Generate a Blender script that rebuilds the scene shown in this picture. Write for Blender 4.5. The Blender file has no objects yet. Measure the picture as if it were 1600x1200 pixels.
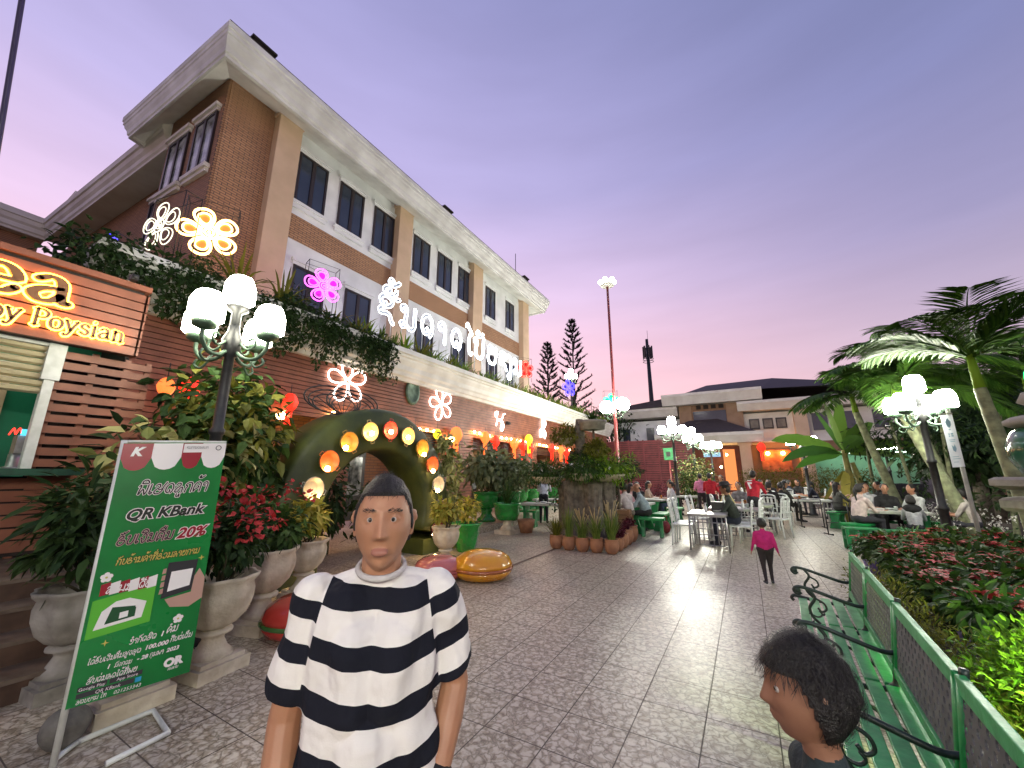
import bpy, math, random
import numpy as np
from mathutils import Vector, Matrix, Euler
R = math.radians
SC = bpy.context.scene
COL = SC.collection

# ------------------------------------------------------------------ camera
cam_d = bpy.data.cameras.new('camera')
cam = bpy.data.objects.new('camera', cam_d)
COL.objects.link(cam)
cam.location = (0, 0, 1.55)
cam.rotation_euler = (R(90 + 12.93), 0, R(30.25))
cam_d.sensor_width = 36
cam_d.lens = 36 * 610 / 1600
cam_d.clip_start = 0.05
cam_d.clip_end = 800
SC.camera = cam

# ------------------------------------------------------------------ dusk sky
W = bpy.data.worlds.new('World')
SC.world = W
W.use_nodes = True
nt = W.node_tree
nt.nodes.clear()
def wn(t, **k):
    n = nt.nodes.new(t)
    for a, b in k.items(): setattr(n, a, b)
    return n
tc = wn('ShaderNodeTexCoord')
sep = wn('ShaderNodeSeparateXYZ')
nt.links.new(tc.outputs['Generated'], sep.inputs[0])
def ramp(stops):
    r = wn('ShaderNodeValToRGB')
    e = r.color_ramp.elements
    while len(e) < len(stops): e.new(0.5)
    for i, (p, c) in enumerate(stops):
        e[i].position = p; e[i].color = (*c, 1)
    nt.links.new(sep.outputs['Z'], r.inputs[0])
    return r
warm = ramp([(0.0, (.78, .40, .36)), (0.10, (.82, .45, .44)), (0.25, (.72, .44, .50)), (0.42, (.54, .40, .55)), (0.62, (.34, .30, .50)), (0.85, (.25, .24, .44))])
cool = ramp([(0.0, (.52, .33, .31)), (0.10, (.50, .35, .38)), (0.25, (.36, .29, .38)), (0.42, (.22, .205, .34)), (0.62, (.15, .16, .305)), (0.85, (.11, .13, .26))])
dotp = wn('ShaderNodeVectorMath', operation='DOT_PRODUCT')
nt.links.new(tc.outputs['Generated'], dotp.inputs[0])
dotp.inputs[1].default_value = (-0.93, 0.36, 0)
mr = wn('ShaderNodeMapRange')
mr.interpolation_type = 'SMOOTHSTEP'
mr.inputs['From Min'].default_value = -0.15
mr.inputs['From Max'].default_value = 0.85
nt.links.new(dotp.outputs['Value'], mr.inputs['Value'])
mx = wn('ShaderNodeMix', data_type='RGBA')
nt.links.new(mr.outputs[0], mx.inputs['Factor'])
nt.links.new(cool.outputs[0], mx.inputs['A'])
nt.links.new(warm.outputs[0], mx.inputs['B'])
bg = wn('ShaderNodeBackground')
bg.inputs['Strength'].default_value = 1.14
# faint high cloud, drawn out along the horizon
mpp = wn('ShaderNodeMapping'); mpp.inputs['Scale'].default_value = (1.2, 1.2, 7)
nt.links.new(tc.outputs['Generated'], mpp.inputs['Vector'])
cl = wn('ShaderNodeTexNoise'); cl.inputs['Scale'].default_value = 2.2; cl.inputs['Detail'].default_value = 6
nt.links.new(mpp.outputs[0], cl.inputs['Vector'])
clr = wn('ShaderNodeMapRange'); clr.inputs['From Min'].default_value = .3; clr.inputs['From Max'].default_value = .7; clr.inputs['To Min'].default_value = .95; clr.inputs['To Max'].default_value = 1.05
nt.links.new(cl.outputs['Fac'], clr.inputs['Value'])
clm = wn('ShaderNodeVectorMath', operation='SCALE')
nt.links.new(mx.outputs['Result'], clm.inputs[0]); nt.links.new(clr.outputs[0], clm.inputs['Scale'])
nt.links.new(clm.outputs[0], bg.inputs['Color'])
out = wn('ShaderNodeOutputWorld')
nt.links.new(bg.outputs[0], out.inputs['Surface'])

# the afterglow: a very weak, very soft sun just above the western horizon
sun_d = bpy.data.lights.new('afterglow_sun', 'SUN')
sun_d.energy = 0.12
sun_d.angle = R(30)
sun_d.color = (1, .72, .68)
sun = bpy.data.objects.new('afterglow_sun', sun_d)
COL.objects.link(sun)
sun.rotation_euler = (R(84), 0, R(-111))

vs = SC.view_settings
vs.view_transform = 'Standard'
vs.look = 'None'
vs.exposure = 0.55
vs.gamma = 1
SC.cycles.max_bounces = 6
SC.cycles.diffuse_bounces = 3
SC.cycles.glossy_bounces = 3
SC.cycles.transmission_bounces = 3
SC.cycles.transparent_max_bounces = 6
SC.cycles.sample_clamp_indirect = 4
SC.cycles.caustics_reflective = False
SC.cycles.caustics_refractive = False

# ------------------------------------------------------------------ helpers
rng = np.random.default_rng(7)
random.seed(7)

class MB:
    """collects shapes, then links them as one mesh"""
    def __init__(s): s.v = []; s.f = []; s.m = []; s.sm = []
    def add(s, vs, fs, m=0, smooth=False):
        o = len(s.v)
        s.v.extend([tuple(map(float, p)) for p in vs])
        s.f.extend([tuple(i + o for i in f) for f in fs])
        s.m.extend([m] * len(fs)); s.sm.extend([smooth] * len(fs))
        return s
    def box(s, c, d, rz=0, m=0, ry=0, rx=0):
        x, y, z = (k / 2 for k in d)
        vs = [Vector(p) for p in ((-x,-y,-z),(x,-y,-z),(x,y,-z),(-x,y,-z),(-x,-y,z),(x,-y,z),(x,y,z),(-x,y,z))]
        if rz or ry or rx:
            e = Euler((rx, ry, rz)).to_matrix(); vs = [e @ p for p in vs]
        c = Vector(c)
        return s.add([p + c for p in vs], [(0,3,2,1),(4,5,6,7),(0,1,5,4),(1,2,6,5),(2,3,7,6),(3,0,4,7)], m)
    def bb(s, x0, x1, y0, y1, z0, z1, m=0):
        return s.box(((x0+x1)/2, (y0+y1)/2, (z0+z1)/2), (abs(x1-x0), abs(y1-y0), abs(z1-z0)), 0, m)
    def tube(s, pts, r, n=8, m=0, closed=False, caps=True, smooth=True, flat=1.0):
        P = [Vector(p) for p in pts]; k = len(P)
        rr = r if isinstance(r, (list, tuple)) else [r] * k
        vs = []; prev = None
        for i, p in enumerate(P):
            a = P[(i-1) % k] if (closed or i > 0) else p
            b = P[(i+1) % k] if (closed or i < k-1) else p
            t = (b - a)
            t = t.normalized() if t.length > 1e-9 else Vector((0,0,1))
            if prev is None:
                u = t.orthogonal().normalized()
                if abs(t.z) < .9:
                    u = t.cross(Vector((0,0,1))).normalized()
            else:
                u = prev - t * prev.dot(t)
                u = u.normalized() if u.length > 1e-6 else t.orthogonal().normalized()
            prev = u; w = t.cross(u)
            for j in range(n):
                a_ = 2 * math.pi * j / n
                vs.append(p + (u * math.cos(a_) + w * math.sin(a_) * flat) * rr[i])
        fs = []
        for i in range(k if closed else k - 1):
            for j in range(n):
                i2 = (i+1) % k; j2 = (j+1) % n
                fs.append((i*n+j, i*n+j2, i2*n+j2, i2*n+j))
        if caps and not closed:
            fs.append(tuple(range(n-1, -1, -1))); fs.append(tuple((k-1)*n + j for j in range(n)))
        return s.add(vs, fs, m, smooth)
    def lathe(s, prof, c=(0,0,0), n=24, m=0, smooth=True, flute=0, nf=8, sx=1, sy=1, square=0, cap=True):
        vs = []; k = len(prof)
        for (r, z) in prof:
            for j in range(n):
                a = 2*math.pi*j/n
                q = 1 + flute*math.cos(nf*a)
                if square:
                    mxx = max(abs(math.cos(a)), abs(math.sin(a))); q /= mxx**square
                vs.append((c[0] + r*q*math.cos(a)*sx, c[1] + r*q*math.sin(a)*sy, c[2] + z))
        fs = [(i*n+j, i*n+(j+1) % n, (i+1)*n+(j+1) % n, (i+1)*n+j) for i in range(k-1) for j in range(n)]
        if cap:
            fs.append(tuple(range(n-1, -1, -1))); fs.append(tuple((k-1)*n+j for j in range(n)))
        return s.add(vs, fs, m, smooth)
    def sphere(s, c, r, nu=16, nv=10, m=0, smooth=True, fn=None):
        r = r if isinstance(r, (tuple, list)) else (r, r, r)
        vs = [(0,0,-1)]; fs = []
        for i in range(1, nv):
            t = -math.pi/2 + math.pi*i/nv
            for j in range(nu):
                a = 2*math.pi*j/nu
                vs.append((math.cos(t)*math.cos(a), math.cos(t)*math.sin(a), math.sin(t)))
        vs.append((0,0,1)); L = len(vs)-1
        for j in range(nu):
            j2 = (j+1) % nu
            fs.append((0, 1+j2, 1+j))
            for i in range(nv-2):
                a = 1+i*nu; b = a+nu
                fs.append((a+j, a+j2, b+j2, b+j))
            fs.append((L, L-nu+j, L-nu+j2))
        if fn: vs = [fn(p) for p in vs]
        return s.add([(c[0]+p[0]*r[0], c[1]+p[1]*r[1], c[2]+p[2]*r[2]) for p in vs], fs, m, smooth)
    def prism(s, prof, y0, y1, m=0, axis='y', smooth=False):
        """profile in (x,z) extruded along y, or in (y,z) along x, or in (x,y) along z"""
        k = len(prof)
        f = {'y': lambda p, t: (p[0], t, p[1]), 'x': lambda p, t: (t, p[0], p[1]), 'z': lambda p, t: (p[0], p[1], t)}[axis]
        vs = [f(p, y0) for p in prof] + [f(p, y1) for p in prof]
        fs = [(i, (i+1) % k, k+(i+1) % k, k+i) for i in range(k)] + [tuple(range(k-1, -1, -1)), tuple(range(k, 2*k))]
        return s.add(vs, fs, m, smooth)
    def poly(s, pts, m=0): return s.add(pts, [tuple(range(len(pts)))], m)
    def leaves(s, B, D, U, L, Wd, curl=.25, fold=.12, m=0, ends=None):
        """many leaves at once: base, direction, up, length, width"""
        B = np.asarray(B, float); D = np.asarray(D, float); U = np.asarray(U, float)
        N = len(B)
        if N == 0: return s
        D /= np.linalg.norm(D, axis=1)[:, None] + 1e-9
        S = np.cross(D, U); S /= np.linalg.norm(S, axis=1)[:, None] + 1e-9
        U = np.cross(S, D)
        L = np.broadcast_to(np.asarray(L, float), (N,)); Wd = np.broadcast_to(np.asarray(Wd, float), (N,))
        T = np.array([(0,0,0),(.32,-.5,1),(.32,0,0),(.32,.5,1),(.7,-.36,1),(.7,0,0),(.7,.36,1),(1,0,0)])
        V = (B[:,None,:] + D[:,None,:]*(T[None,:,0,None]*L[:,None,None]) + S[:,None,:]*(T[None,:,1,None]*Wd[:,None,None])
             + U[:,None,:]*((-curl*T[None,:,0,None]**2)*L[:,None,None] + fold*T[None,:,2,None]*Wd[:,None,None]))
        F0 = [(0,2,1),(0,3,2),(1,2,5,4),(2,3,6,5),(4,5,7),(5,6,7)]
        o = len(s.v)
        s.v.extend(map(tuple, V.reshape(-1,3).tolist()))
        for i in range(N):
            b = o + 8*i
            s.f.extend([tuple(b+q for q in f) for f in F0])
        ms = m if not hasattr(m, '__len__') else None
        if ms is None:
            for i in range(N): s.m.extend([int(m[i])]*6)
        else: s.m.extend([ms]*(6*N))
        s.sm.extend([False]*(6*N))
        return s
    def xform(s, M):
        s.v = [tuple(M @ Vector(p)) for p in s.v]; return s
    def shift(s, d):
        s.v = [(p[0]+d[0], p[1]+d[1], p[2]+d[2]) for p in s.v]; return s
    def mesh(s, name, mats):
        me = bpy.data.meshes.new(name)
        me.from_pydata(s.v, [], s.f)
        for mt in (mats if isinstance(mats, (list, tuple)) else [mats]): me.materials.append(mt)
        me.polygons.foreach_set('material_index', s.m)
        me.polygons.foreach_set('use_smooth', s.sm)
        me.update()
        return me

def tag(o, label=None, cat=None, group=None, kind=None):
    if label: o['label'] = label
    if cat: o['category'] = cat
    if group: o['group'] = group
    if kind: o['kind'] = kind
    return o
def thing(name, label, cat, loc=(0,0,0), rz=0, group=None):
    o = bpy.data.objects.new(name, None)
    o.empty_display_size = .1
    COL.objects.link(o); o.location = loc; o.rotation_euler = (0, 0, rz)
    return tag(o, label, cat, group)
def world_loc(o):
    v = Vector(o.location)
    while o.parent: o = o.parent; v += Vector(o.location)
    return v
def part(name, mb, mats, parent, world=False, bevel=0):
    """mesh child; world=True when the shapes were collected in world coordinates"""
    if world: mb.shift(tuple(-k for k in world_loc(parent)))
    o = bpy.data.objects.new(name, mb.mesh(name, mats))
    COL.objects.link(o); o.parent = parent
    if bevel: bev(o, bevel)
    return o
def bev(o, w):
    b = o.modifiers.new('bevel', 'BEVEL'); b.width = w; b.segments = 2; b.limit_method = 'ANGLE'
def solo(name, mb, mats, label, cat, loc=(0,0,0), rz=0, group=None, world=False, bevel=0):
    if world: mb.shift(tuple(-k for k in loc))
    o = bpy.data.objects.new(name, mb.mesh(name, mats))
    COL.objects.link(o); o.location = loc; o.rotation_euler = (0,0,rz)
    if bevel: bev(o, bevel)
    return tag(o, label, cat, group)
def struct(name, mb, mats, kind='structure'):
    o = bpy.data.objects.new(name, mb.mesh(name, mats))
    COL.objects.link(o); o['kind'] = kind
    return o
def kids(o): return [c for c in bpy.data.objects if c.parent == o]
def dup(o, loc=None, rz=None, label=None, group=None, scale=None, parent=None):
    c = o.copy(); COL.objects.link(c)
    if parent: c.parent = parent
    if loc is not None: c.location = loc
    if rz is not None: c.rotation_euler = (0, 0, rz)
    if scale is not None: c.scale = (scale,)*3 if not hasattr(scale, '__len__') else scale
    if label: c['label'] = label
    if group: c['group'] = group
    for k in list(o.children): dup(k, parent=c)
    return c

def cr(pts, n=6, closed=False):
    """Catmull-Rom through points"""
    P = [np.array(p, float) for p in pts]; k = len(P); o = []
    for i in range(k if closed else k-1):
        p0 = P[(i-1) % k] if (closed or i > 0) else 2*P[0]-P[1]
        p1 = P[i]; p2 = P[(i+1) % k]
        p3 = P[(i+2) % k] if (closed or i < k-2) else 2*P[-1]-P[-2]
        for j in range(n):
            t = j/n
            o.append(.5*((2*p1)+(-p0+p2)*t+(2*p0-5*p1+4*p2-p3)*t*t+(-p0+3*p1-3*p2+p3)*t**3))
    if not closed: o.append(P[-1])
    return o

# ------------------------------------------------------------------ materials
def mat(name, c, c2=None, rough=.6, scale=8, bump=0, bscale=None, metal=0, emit=0, ecol=None, spec=.5, detail=4, island=0, trans=0, coat=0, lo=.35, hi=.65, sss=0):
    m = bpy.data.materials.new(name); m.use_nodes = True
    t = m.node_tree; b = t.nodes['Principled BSDF']
    def N(k, **a):
        n = t.nodes.new(k)
        for x, y in a.items(): setattr(n, x, y)
        return n
    b.inputs['Base Color'].default_value = (*c, 1)
    b.inputs['Roughness'].default_value = rough
    b.inputs['Metallic'].default_value = metal
    b.inputs['Specular IOR Level'].default_value = spec
    b.inputs['Coat Weight'].default_value = coat
    if sss:
        b.inputs['Subsurface Weight'].default_value = sss; b.inputs['Subsurface Radius'].default_value = (.02, .008, .005)
    co = None
    if c2 is not None or bump:
        tcx = N('ShaderNodeTexCoord')
        nz = N('ShaderNodeTexNoise'); nz.inputs['Scale'].default_value = scale; nz.inputs['Detail'].default_value = detail
        t.links.new(tcx.outputs['Object'], nz.inputs['Vector'])
    if c2 is not None:
        fac = nz.outputs['Fac']
        if island:
            ge = N('ShaderNodeNewGeometry'); fac2 = ge.outputs['Random Per Island']
            mth = N('ShaderNodeMix'); mth.inputs['Factor'].default_value = island
            t.links.new(nz.outputs['Fac'], mth.inputs['A']); t.links.new(fac2, mth.inputs['B']); fac = mth.outputs['Result']
        rp = N('ShaderNodeMapRange'); rp.inputs['From Min'].default_value = lo if not island else .2; rp.inputs['From Max'].default_value = hi if not island else .8
        t.links.new(fac, rp.inputs['Value'])
        mixn = N('ShaderNodeMix', data_type='RGBA')
        mixn.inputs['A'].default_value = (*c, 1); mixn.inputs['B'].default_value = (*c2, 1)
        t.links.new(rp.outputs[0], mixn.inputs['Factor'])
        t.links.new(mixn.outputs['Result'], b.inputs['Base Color']); co = mixn.outputs['Result']
        rr = N('ShaderNodeMapRange'); rr.inputs['To Min'].default_value = max(.03, rough-.08); rr.inputs['To Max'].default_value = min(1, rough+.12)
        t.links.new(nz.outputs['Fac'], rr.inputs['Value']); t.links.new(rr.outputs[0], b.inputs['Roughness'])
    if bump:
        n2 = N('ShaderNodeTexNoise'); n2.inputs['Scale'].default_value = bscale or scale*3; n2.inputs['Detail'].default_value = 5
        t.links.new(tcx.outputs['Object'], n2.inputs['Vector'])
        bp = N('ShaderNodeBump'); bp.inputs['Strength'].default_value = bump; bp.inputs['Distance'].default_value = .02
        t.links.new(n2.outputs['Fac'], bp.inputs['Height']); t.links.new(bp.outputs[0], b.inputs['Normal'])
    if emit:
        b.inputs['Emission Color'].default_value = (*(ecol or c), 1); b.inputs['Emission Strength'].default_value = emit
    if trans:
        tr = N('ShaderNodeBsdfTranslucent'); ms = N('ShaderNodeMixShader'); ms.inputs[0].default_value = trans
        if co: t.links.new(co, tr.inputs['Color'])
        else: tr.inputs['Color'].default_value = (*c, 1)
        t.links.new(b.outputs[0], ms.inputs[1]); t.links.new(tr.outputs[0], ms.inputs[2])
        t.links.new(ms.outputs[0], t.nodes['Material Output'].inputs['Surface'])
    return m
def glow(name, c, s):
    m = bpy.data.materials.new(name); m.use_nodes = True
    t = m.node_tree; t.nodes.clear()
    e = t.nodes.new('ShaderNodeEmission'); e.inputs[0].default_value = (*c, 1); e.inputs[1].default_value = s
    o = t.nodes.new('ShaderNodeOutputMaterial'); t.links.new(e.outputs[0], o.inputs[0])
    return m
def brick_mat(name, c1, c2, mortar, axes='yz', bw=.26, bh=.075, rough=.8):
    m = bpy.data.materials.new(name); m.use_nodes = True
    t = m.node_tree; b = t.nodes['Principled BSDF']; b.inputs['Roughness'].default_value = rough
    tcx = t.nodes.new('ShaderNodeTexCoord'); sp = t.nodes.new('ShaderNodeSeparateXYZ'); cb = t.nodes.new('ShaderNodeCombineXYZ')
    t.links.new(tcx.outputs['Object'], sp.inputs[0])
    t.links.new(sp.outputs[axes[0].upper()], cb.inputs[0]); t.links.new(sp.outputs[axes[1].upper()], cb.inputs[1])
    br = t.nodes.new('ShaderNodeTexBrick')
    br.inputs['Color1'].default_value = (*c1, 1); br.inputs['Color2'].default_value = (*c2, 1); br.inputs['Mortar'].default_value = (*mortar, 1)
    br.inputs['Scale'].default_value = 1; br.inputs['Brick Width'].default_value = bw; br.inputs['Row Height'].default_value = bh
    br.inputs['Mortar Size'].default_value = .012; br.inputs['Mortar Smooth'].default_value = .3
    t.links.new(cb.outputs[0], br.inputs['Vector'])
    nz = t.nodes.new('ShaderNodeTexNoise'); nz.inputs['Scale'].default_value = 1.3; nz.inputs['Detail'].default_value = 5
    t.links.new(tcx.outputs['Object'], nz.inputs['Vector'])
    mr_ = t.nodes.new('ShaderNodeMapRange'); mr_.inputs['To Min'].default_value = .72; mr_.inputs['To Max'].default_value = 1.2
    t.links.new(nz.outputs['Fac'], mr_.inputs['Value'])
    mu = t.nodes.new('ShaderNodeVectorMath'); mu.operation = 'SCALE'
    t.links.new(br.outputs['Color'], mu.inputs[0]); t.links.new(mr_.outputs[0], mu.inputs['Scale'])
    t.links.new(mu.outputs[0], b.inputs['Base Color'])
    bp = t.nodes.new('ShaderNodeBump'); bp.inputs['Strength'].default_value = .5; bp.inputs['Distance'].default_value = .01; bp.invert = True
    t.links.new(br.outputs['Fac'], bp.inputs['Height']); t.links.new(bp.outputs[0], b.inputs['Normal'])
    return m

M = {}
M['white_plaster'] = mat('white_plaster', (.84,.86,.87), (.70,.72,.73), .8, 1.2, .15, 30)
M['cornice'] = mat('cornice_plaster', (.82,.83,.79), (.64,.64,.60), .75, 1.5, .12, 25)
M['cornice2'] = mat('old_cornice', (.78,.75,.69), (.64,.60,.54), .8, 1.1, .15, 25)
M['cream'] = mat('cream_plaster', (.66,.48,.33), (.58,.42,.28), .8, 1.5, .12, 30)
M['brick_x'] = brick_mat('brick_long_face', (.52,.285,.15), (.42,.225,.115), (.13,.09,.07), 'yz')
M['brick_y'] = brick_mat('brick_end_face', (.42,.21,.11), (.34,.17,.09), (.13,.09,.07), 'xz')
M['roof'] = mat('roof_tiles', (.035,.026,.026), (.06,.045,.042), .7, 3, .3, 20)
M['slat'] = mat('stained_slat', (.28,.095,.05), (.18,.06,.032), .5, 2.5, .15, 18)
M['slat_red'] = mat('red_slat', (.24,.045,.05), (.15,.03,.035), .55, 2.5, .1, 18)
M['dark'] = mat('dark_gap', (.02,.014,.012), None, .8)
M['frame_dark'] = mat('dark_window_frame', (.025,.018,.018), None, .4)
M['metal_dark'] = mat('dark_metal', (.010,.011,.013), (.022,.022,.022), .45, 20, .05)
M['metal_white'] = mat('white_painted_metal', (.66,.68,.64), (.55,.57,.52), .4, 10)
M['steel'] = mat('steel', (.45,.45,.44), (.33,.33,.33), .32, 12, 0, metal=.85)
M['red_pole'] = mat('maroon_paint', (.28,.05,.05), (.2,.04,.04), .4, 4)
M['stone'] = mat('cast_stone', (.70,.63,.49), (.44,.37,.27), .85, 5, .5, 22)
M['stone_grey'] = mat('weathered_stone', (.34,.32,.28), (.18,.165,.14), .9, 5, .5, 20)
M['terracotta'] = mat('terracotta', (.36,.17,.085), (.24,.11,.06), .8, 6, .2, 25)
M['green_glaze'] = mat('green_glaze', (.012,.26,.035), (.02,.17,.03), .25, 7, .1, 10, coat=.4)
M['green_paint'] = mat('green_paint', (.02,.27,.085), (.03,.18,.06), .38, 9, .1, 30)
M['green_pale'] = mat('faded_green_paint', (.022,.33,.085), (.012,.23,.055), .4, 12, .12, 40)
M['green_dark'] = mat('dark_green_paint', (.01,.07,.035), (.008,.045,.025), .5, 8)
M['concrete'] = mat('concrete', (.42,.43,.38), (.30,.31,.27), .8, 6, .2, 30)
M['moss'] = mat('mossy_green_arch', (.075,.088,.014), (.03,.042,.009), .5, 2.2, .2, 14)
M['white_pl'] = mat('white_plastic', (.72,.74,.72), (.62,.64,.62), .35, 6)
M['wood_step'] = mat('dark_wood', (.055,.03,.02), (.10,.055,.035), .5, 6, .15, 18)
M['wood_box'] = mat('box_wood', (.30,.155,.07), (.2,.10,.045), .7, 4, .25, 16)
M['bark'] = mat('grey_bark', (.17,.15,.115), (.08,.07,.055), .9, 9, .7, 20)
M['palm_bark'] = mat('ringed_palm_bark', (.27,.30,.16), (.13,.14,.08), .8, 9, .4, 14)
M['soil'] = mat('soil', (.03,.02,.014), (.05,.035,.025), .95, 20, .5)
M['stem'] = mat('green_brown_stem', (.07,.06,.025), (.04,.035,.02), .8, 9)
def leafm(n, a, b, tr=.18, rough=.45): return mat(n, a, b, rough+.12, 3, island=.75, trans=tr, spec=.22)
M['leaf'] = leafm('leaf_green', (.022,.055,.012), (.06,.115,.022))
M['leaf_dark'] = leafm('leaf_dark', (.016,.038,.013), (.042,.082,.022))
M['leaf_cream'] = leafm('leaf_variegated', (.14,.18,.045), (.46,.44,.18))
M['leaf_gold'] = leafm('leaf_golden', (.22,.26,.03), (.50,.42,.08))
M['leaf_grey'] = leafm('leaf_grey_green', (.10,.14,.06), (.26,.28,.14))
M['leaf_red'] = leafm('bract_red', (.32,.02,.02), (.55,.07,.07))
M['leaf_maroon'] = leafm('leaf_maroon', (.06,.012,.02), (.12,.02,.03))
M['leaf_lime'] = leafm('leaf_lime', (.10,.22,.015), (.22,.34,.03))
M['leaf_olive'] = leafm('leaf_olive', (.09,.10,.015), (.20,.20,.03))
M['palm_leaf'] = leafm('palm_leaf', (.022,.07,.008), (.07,.15,.018))
M['banana_leaf'] = leafm('banana_leaf', (.045,.13,.02), (.12,.22,.03), .3)
M['grass_blade'] = leafm('grass_blade', (.08,.15,.025), (.20,.26,.05))
M['straw'] = leafm('seed_heads', (.34,.28,.12), (.46,.36,.17))
M['flower_white'] = mat('white_petals', (.72,.70,.64), None, .5, trans=.2)
M['pine'] = leafm('pine_needles', (.008,.014,.010), (.014,.024,.014), .05)
M['skin'] = mat('skin', (.42,.215,.13), (.36,.175,.105), .5, 9, .04, 120, sss=.12)
M['skin_dark'] = mat('skin_tan', (.27,.13,.075), (.22,.10,.06), .5, 9, .04, 120)
M['hair'] = mat('black_hair', (.008,.007,.007), (.02,.017,.015), .5, 60, .6, 160)
M['g_lamp'] = glow('lamp_globe_light', (1,.99,.84), 85)
M['g_lamp_near'] = glow('near_lamp_globe_light', (1,.97,.78), 28)
M['g_bulb'] = glow('warm_bulb_light', (1,.60,.22), 75)
M['g_orange'] = glow('orange_neon', (1,.52,.14), 9)
M['g_magenta'] = glow('magenta_neon', (1,.10,.95), 3.4)
M['g_white'] = glow('white_neon', (.86,.93,1), 8.5)
M['g_warmwhite'] = glow('warm_white_neon', (1,.86,.78), 8)
M['g_red'] = glow('red_neon', (1,.03,.02), 3.2)
M['g_blue'] = glow('blue_neon', (.07,.05,1), 4)
M['g_green'] = glow('green_neon', (.02,.85,.32), 3)
M['g_amber'] = glow('amber_backlight', (1,.40,.03), 17)
print('helpers ok')
# ================================================================== SETTING: ground
def tile_mat():
    m = bpy.data.materials.new('patterned_tiles'); m.use_nodes = True
    t = m.node_tree; b = t.nodes['Principled BSDF']
    L = t.links.new
    N = t.nodes.new
    tcx = N('ShaderNodeTexCoord')
    br = N('ShaderNodeTexBrick')
    br.offset = 0; br.squash = 1
    br.inputs['Scale'].default_value = 1; br.inputs['Brick Width'].default_value = .4; br.inputs['Row Height'].default_value = .4
    br.inputs['Mortar Size'].default_value = .004; br.inputs['Mortar Smooth'].default_value = .2
    br.inputs['Color1'].default_value = (1,1,1,1); br.inputs['Color2'].default_value = (.90,.90,.90,1); br.inputs['Mortar'].default_value = (0,0,0,1)
    L(tcx.outputs['Object'], br.inputs['Vector'])
    # leafy scribble print on every tile
    n1 = N('ShaderNodeTexNoise'); n1.inputs['Scale'].default_value = 9; n1.inputs['Detail'].default_value = 3; n1.inputs['Distortion'].default_value = 1.6
    L(tcx.outputs['Object'], n1.inputs['Vector'])
    ad = N('ShaderNodeVectorMath'); ad.operation = 'MULTIPLY_ADD'
    ad.inputs[1].default_value = (.10,.10,.10)
    L(n1.outputs['Color'], ad.inputs[0]); L(tcx.outputs['Object'], ad.inputs[2])
    vo = N('ShaderNodeTexVoronoi'); vo.feature = 'DISTANCE_TO_EDGE'; vo.inputs['Scale'].default_value = 15
    L(ad.outputs[0], vo.inputs['Vector'])
    r1 = N('ShaderNodeValToRGB')
    e = r1.color_ramp.elements
    e[0].position = .0; e[0].color = (.26,.21,.155,1); e[1].position = .17; e[1].color = (.63,.565,.465,1)
    k = e.new(.06); k.color = (.42,.36,.28,1)
    L(vo.outputs['Distance'], r1.inputs[0])
    n2 = N('ShaderNodeTexNoise'); n2.inputs['Scale'].default_value = 22; n2.inputs['Detail'].default_value = 4
    L(tcx.outputs['Object'], n2.inputs['Vector'])
    r2 = N('ShaderNodeValToRGB'); r2.color_ramp.elements[0].position = .42; r2.color_ramp.elements[0].color = (.68,.63,.57,1); r2.color_ramp.elements[1].position = .55; r2.color_ramp.elements[1].color = (1,1,1,1)
    L(n2.outputs['Fac'], r2.inputs[0])
    mu = N('ShaderNodeMix'); mu.data_type = 'RGBA'; mu.blend_type = 'MULTIPLY'; mu.inputs['Factor'].default_value = 1
    L(r1.outputs[0], mu.inputs['A']); L(r2.outputs[0], mu.inputs['B'])
    mu2 = N('ShaderNodeMix'); mu2.data_type = 'RGBA'; mu2.blend_type = 'MULTIPLY'; mu2.inputs['Factor'].default_value = 1
    L(mu.outputs['Result'], mu2.inputs['A']); L(br.outputs['Color'], mu2.inputs['B'])
    # scuffed patches
    n3 = N('ShaderNodeTexNoise'); n3.inputs['Scale'].default_value = .8; n3.inputs['Detail'].default_value = 5
    L(tcx.outputs['Object'], n3.inputs['Vector'])
    r3 = N('ShaderNodeMapRange'); r3.inputs['To Min'].default_value = .72; r3.inputs['To Max'].default_value = 1.12
    L(n3.outputs['Fac'], r3.inputs['Value'])
    sc = N('ShaderNodeVectorMath'); sc.operation = 'SCALE'
    L(mu2.outputs['Result'], sc.inputs[0]); L(r3.outputs[0], sc.inputs['Scale'])
    mm = N('ShaderNodeMix'); mm.data_type = 'RGBA'
    mm.inputs['B'].default_value = (.10,.08,.065,1)
    L(br.outputs['Fac'], mm.inputs['Factor']); L(sc.outputs[0], mm.inputs['A'])
    L(mm.outputs['Result'], b.inputs['Base Color'])
    rg = N('ShaderNodeMapRange'); rg.inputs['To Min'].default_value = .24; rg.inputs['To Max'].default_value = .50
    L(n3.outputs['Fac'], rg.inputs['Value'])
    ra = N('ShaderNodeMath'); ra.operation = 'MULTIPLY_ADD'; ra.inputs[1].default_value = .5
    L(br.outputs['Fac'], ra.inputs[0]); L(rg.outputs[0], ra.inputs[2]); L(ra.outputs[0], b.inputs['Roughness'])
    bp = N('ShaderNodeBump'); bp.inputs['Strength'].default_value = .35; bp.inputs['Distance'].default_value = .004
    L(vo.outputs['Distance'], bp.inputs['Height'])
    bp2 = N('ShaderNodeBump'); bp2.inputs['Strength'].default_value = .5; bp2.inputs['Distance'].default_value = .004; bp2.invert = True
    L(br.outputs['Fac'], bp2.inputs['Height']); L(bp.outputs[0], bp2.inputs['Normal']); L(bp2.outputs[0], b.inputs['Normal'])
    return m
M['tiles'] = tile_mat()
M['earth'] = mat('dark_earth', (.045,.05,.02), (.03,.03,.018), .95, 2, .3, 14)
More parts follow.
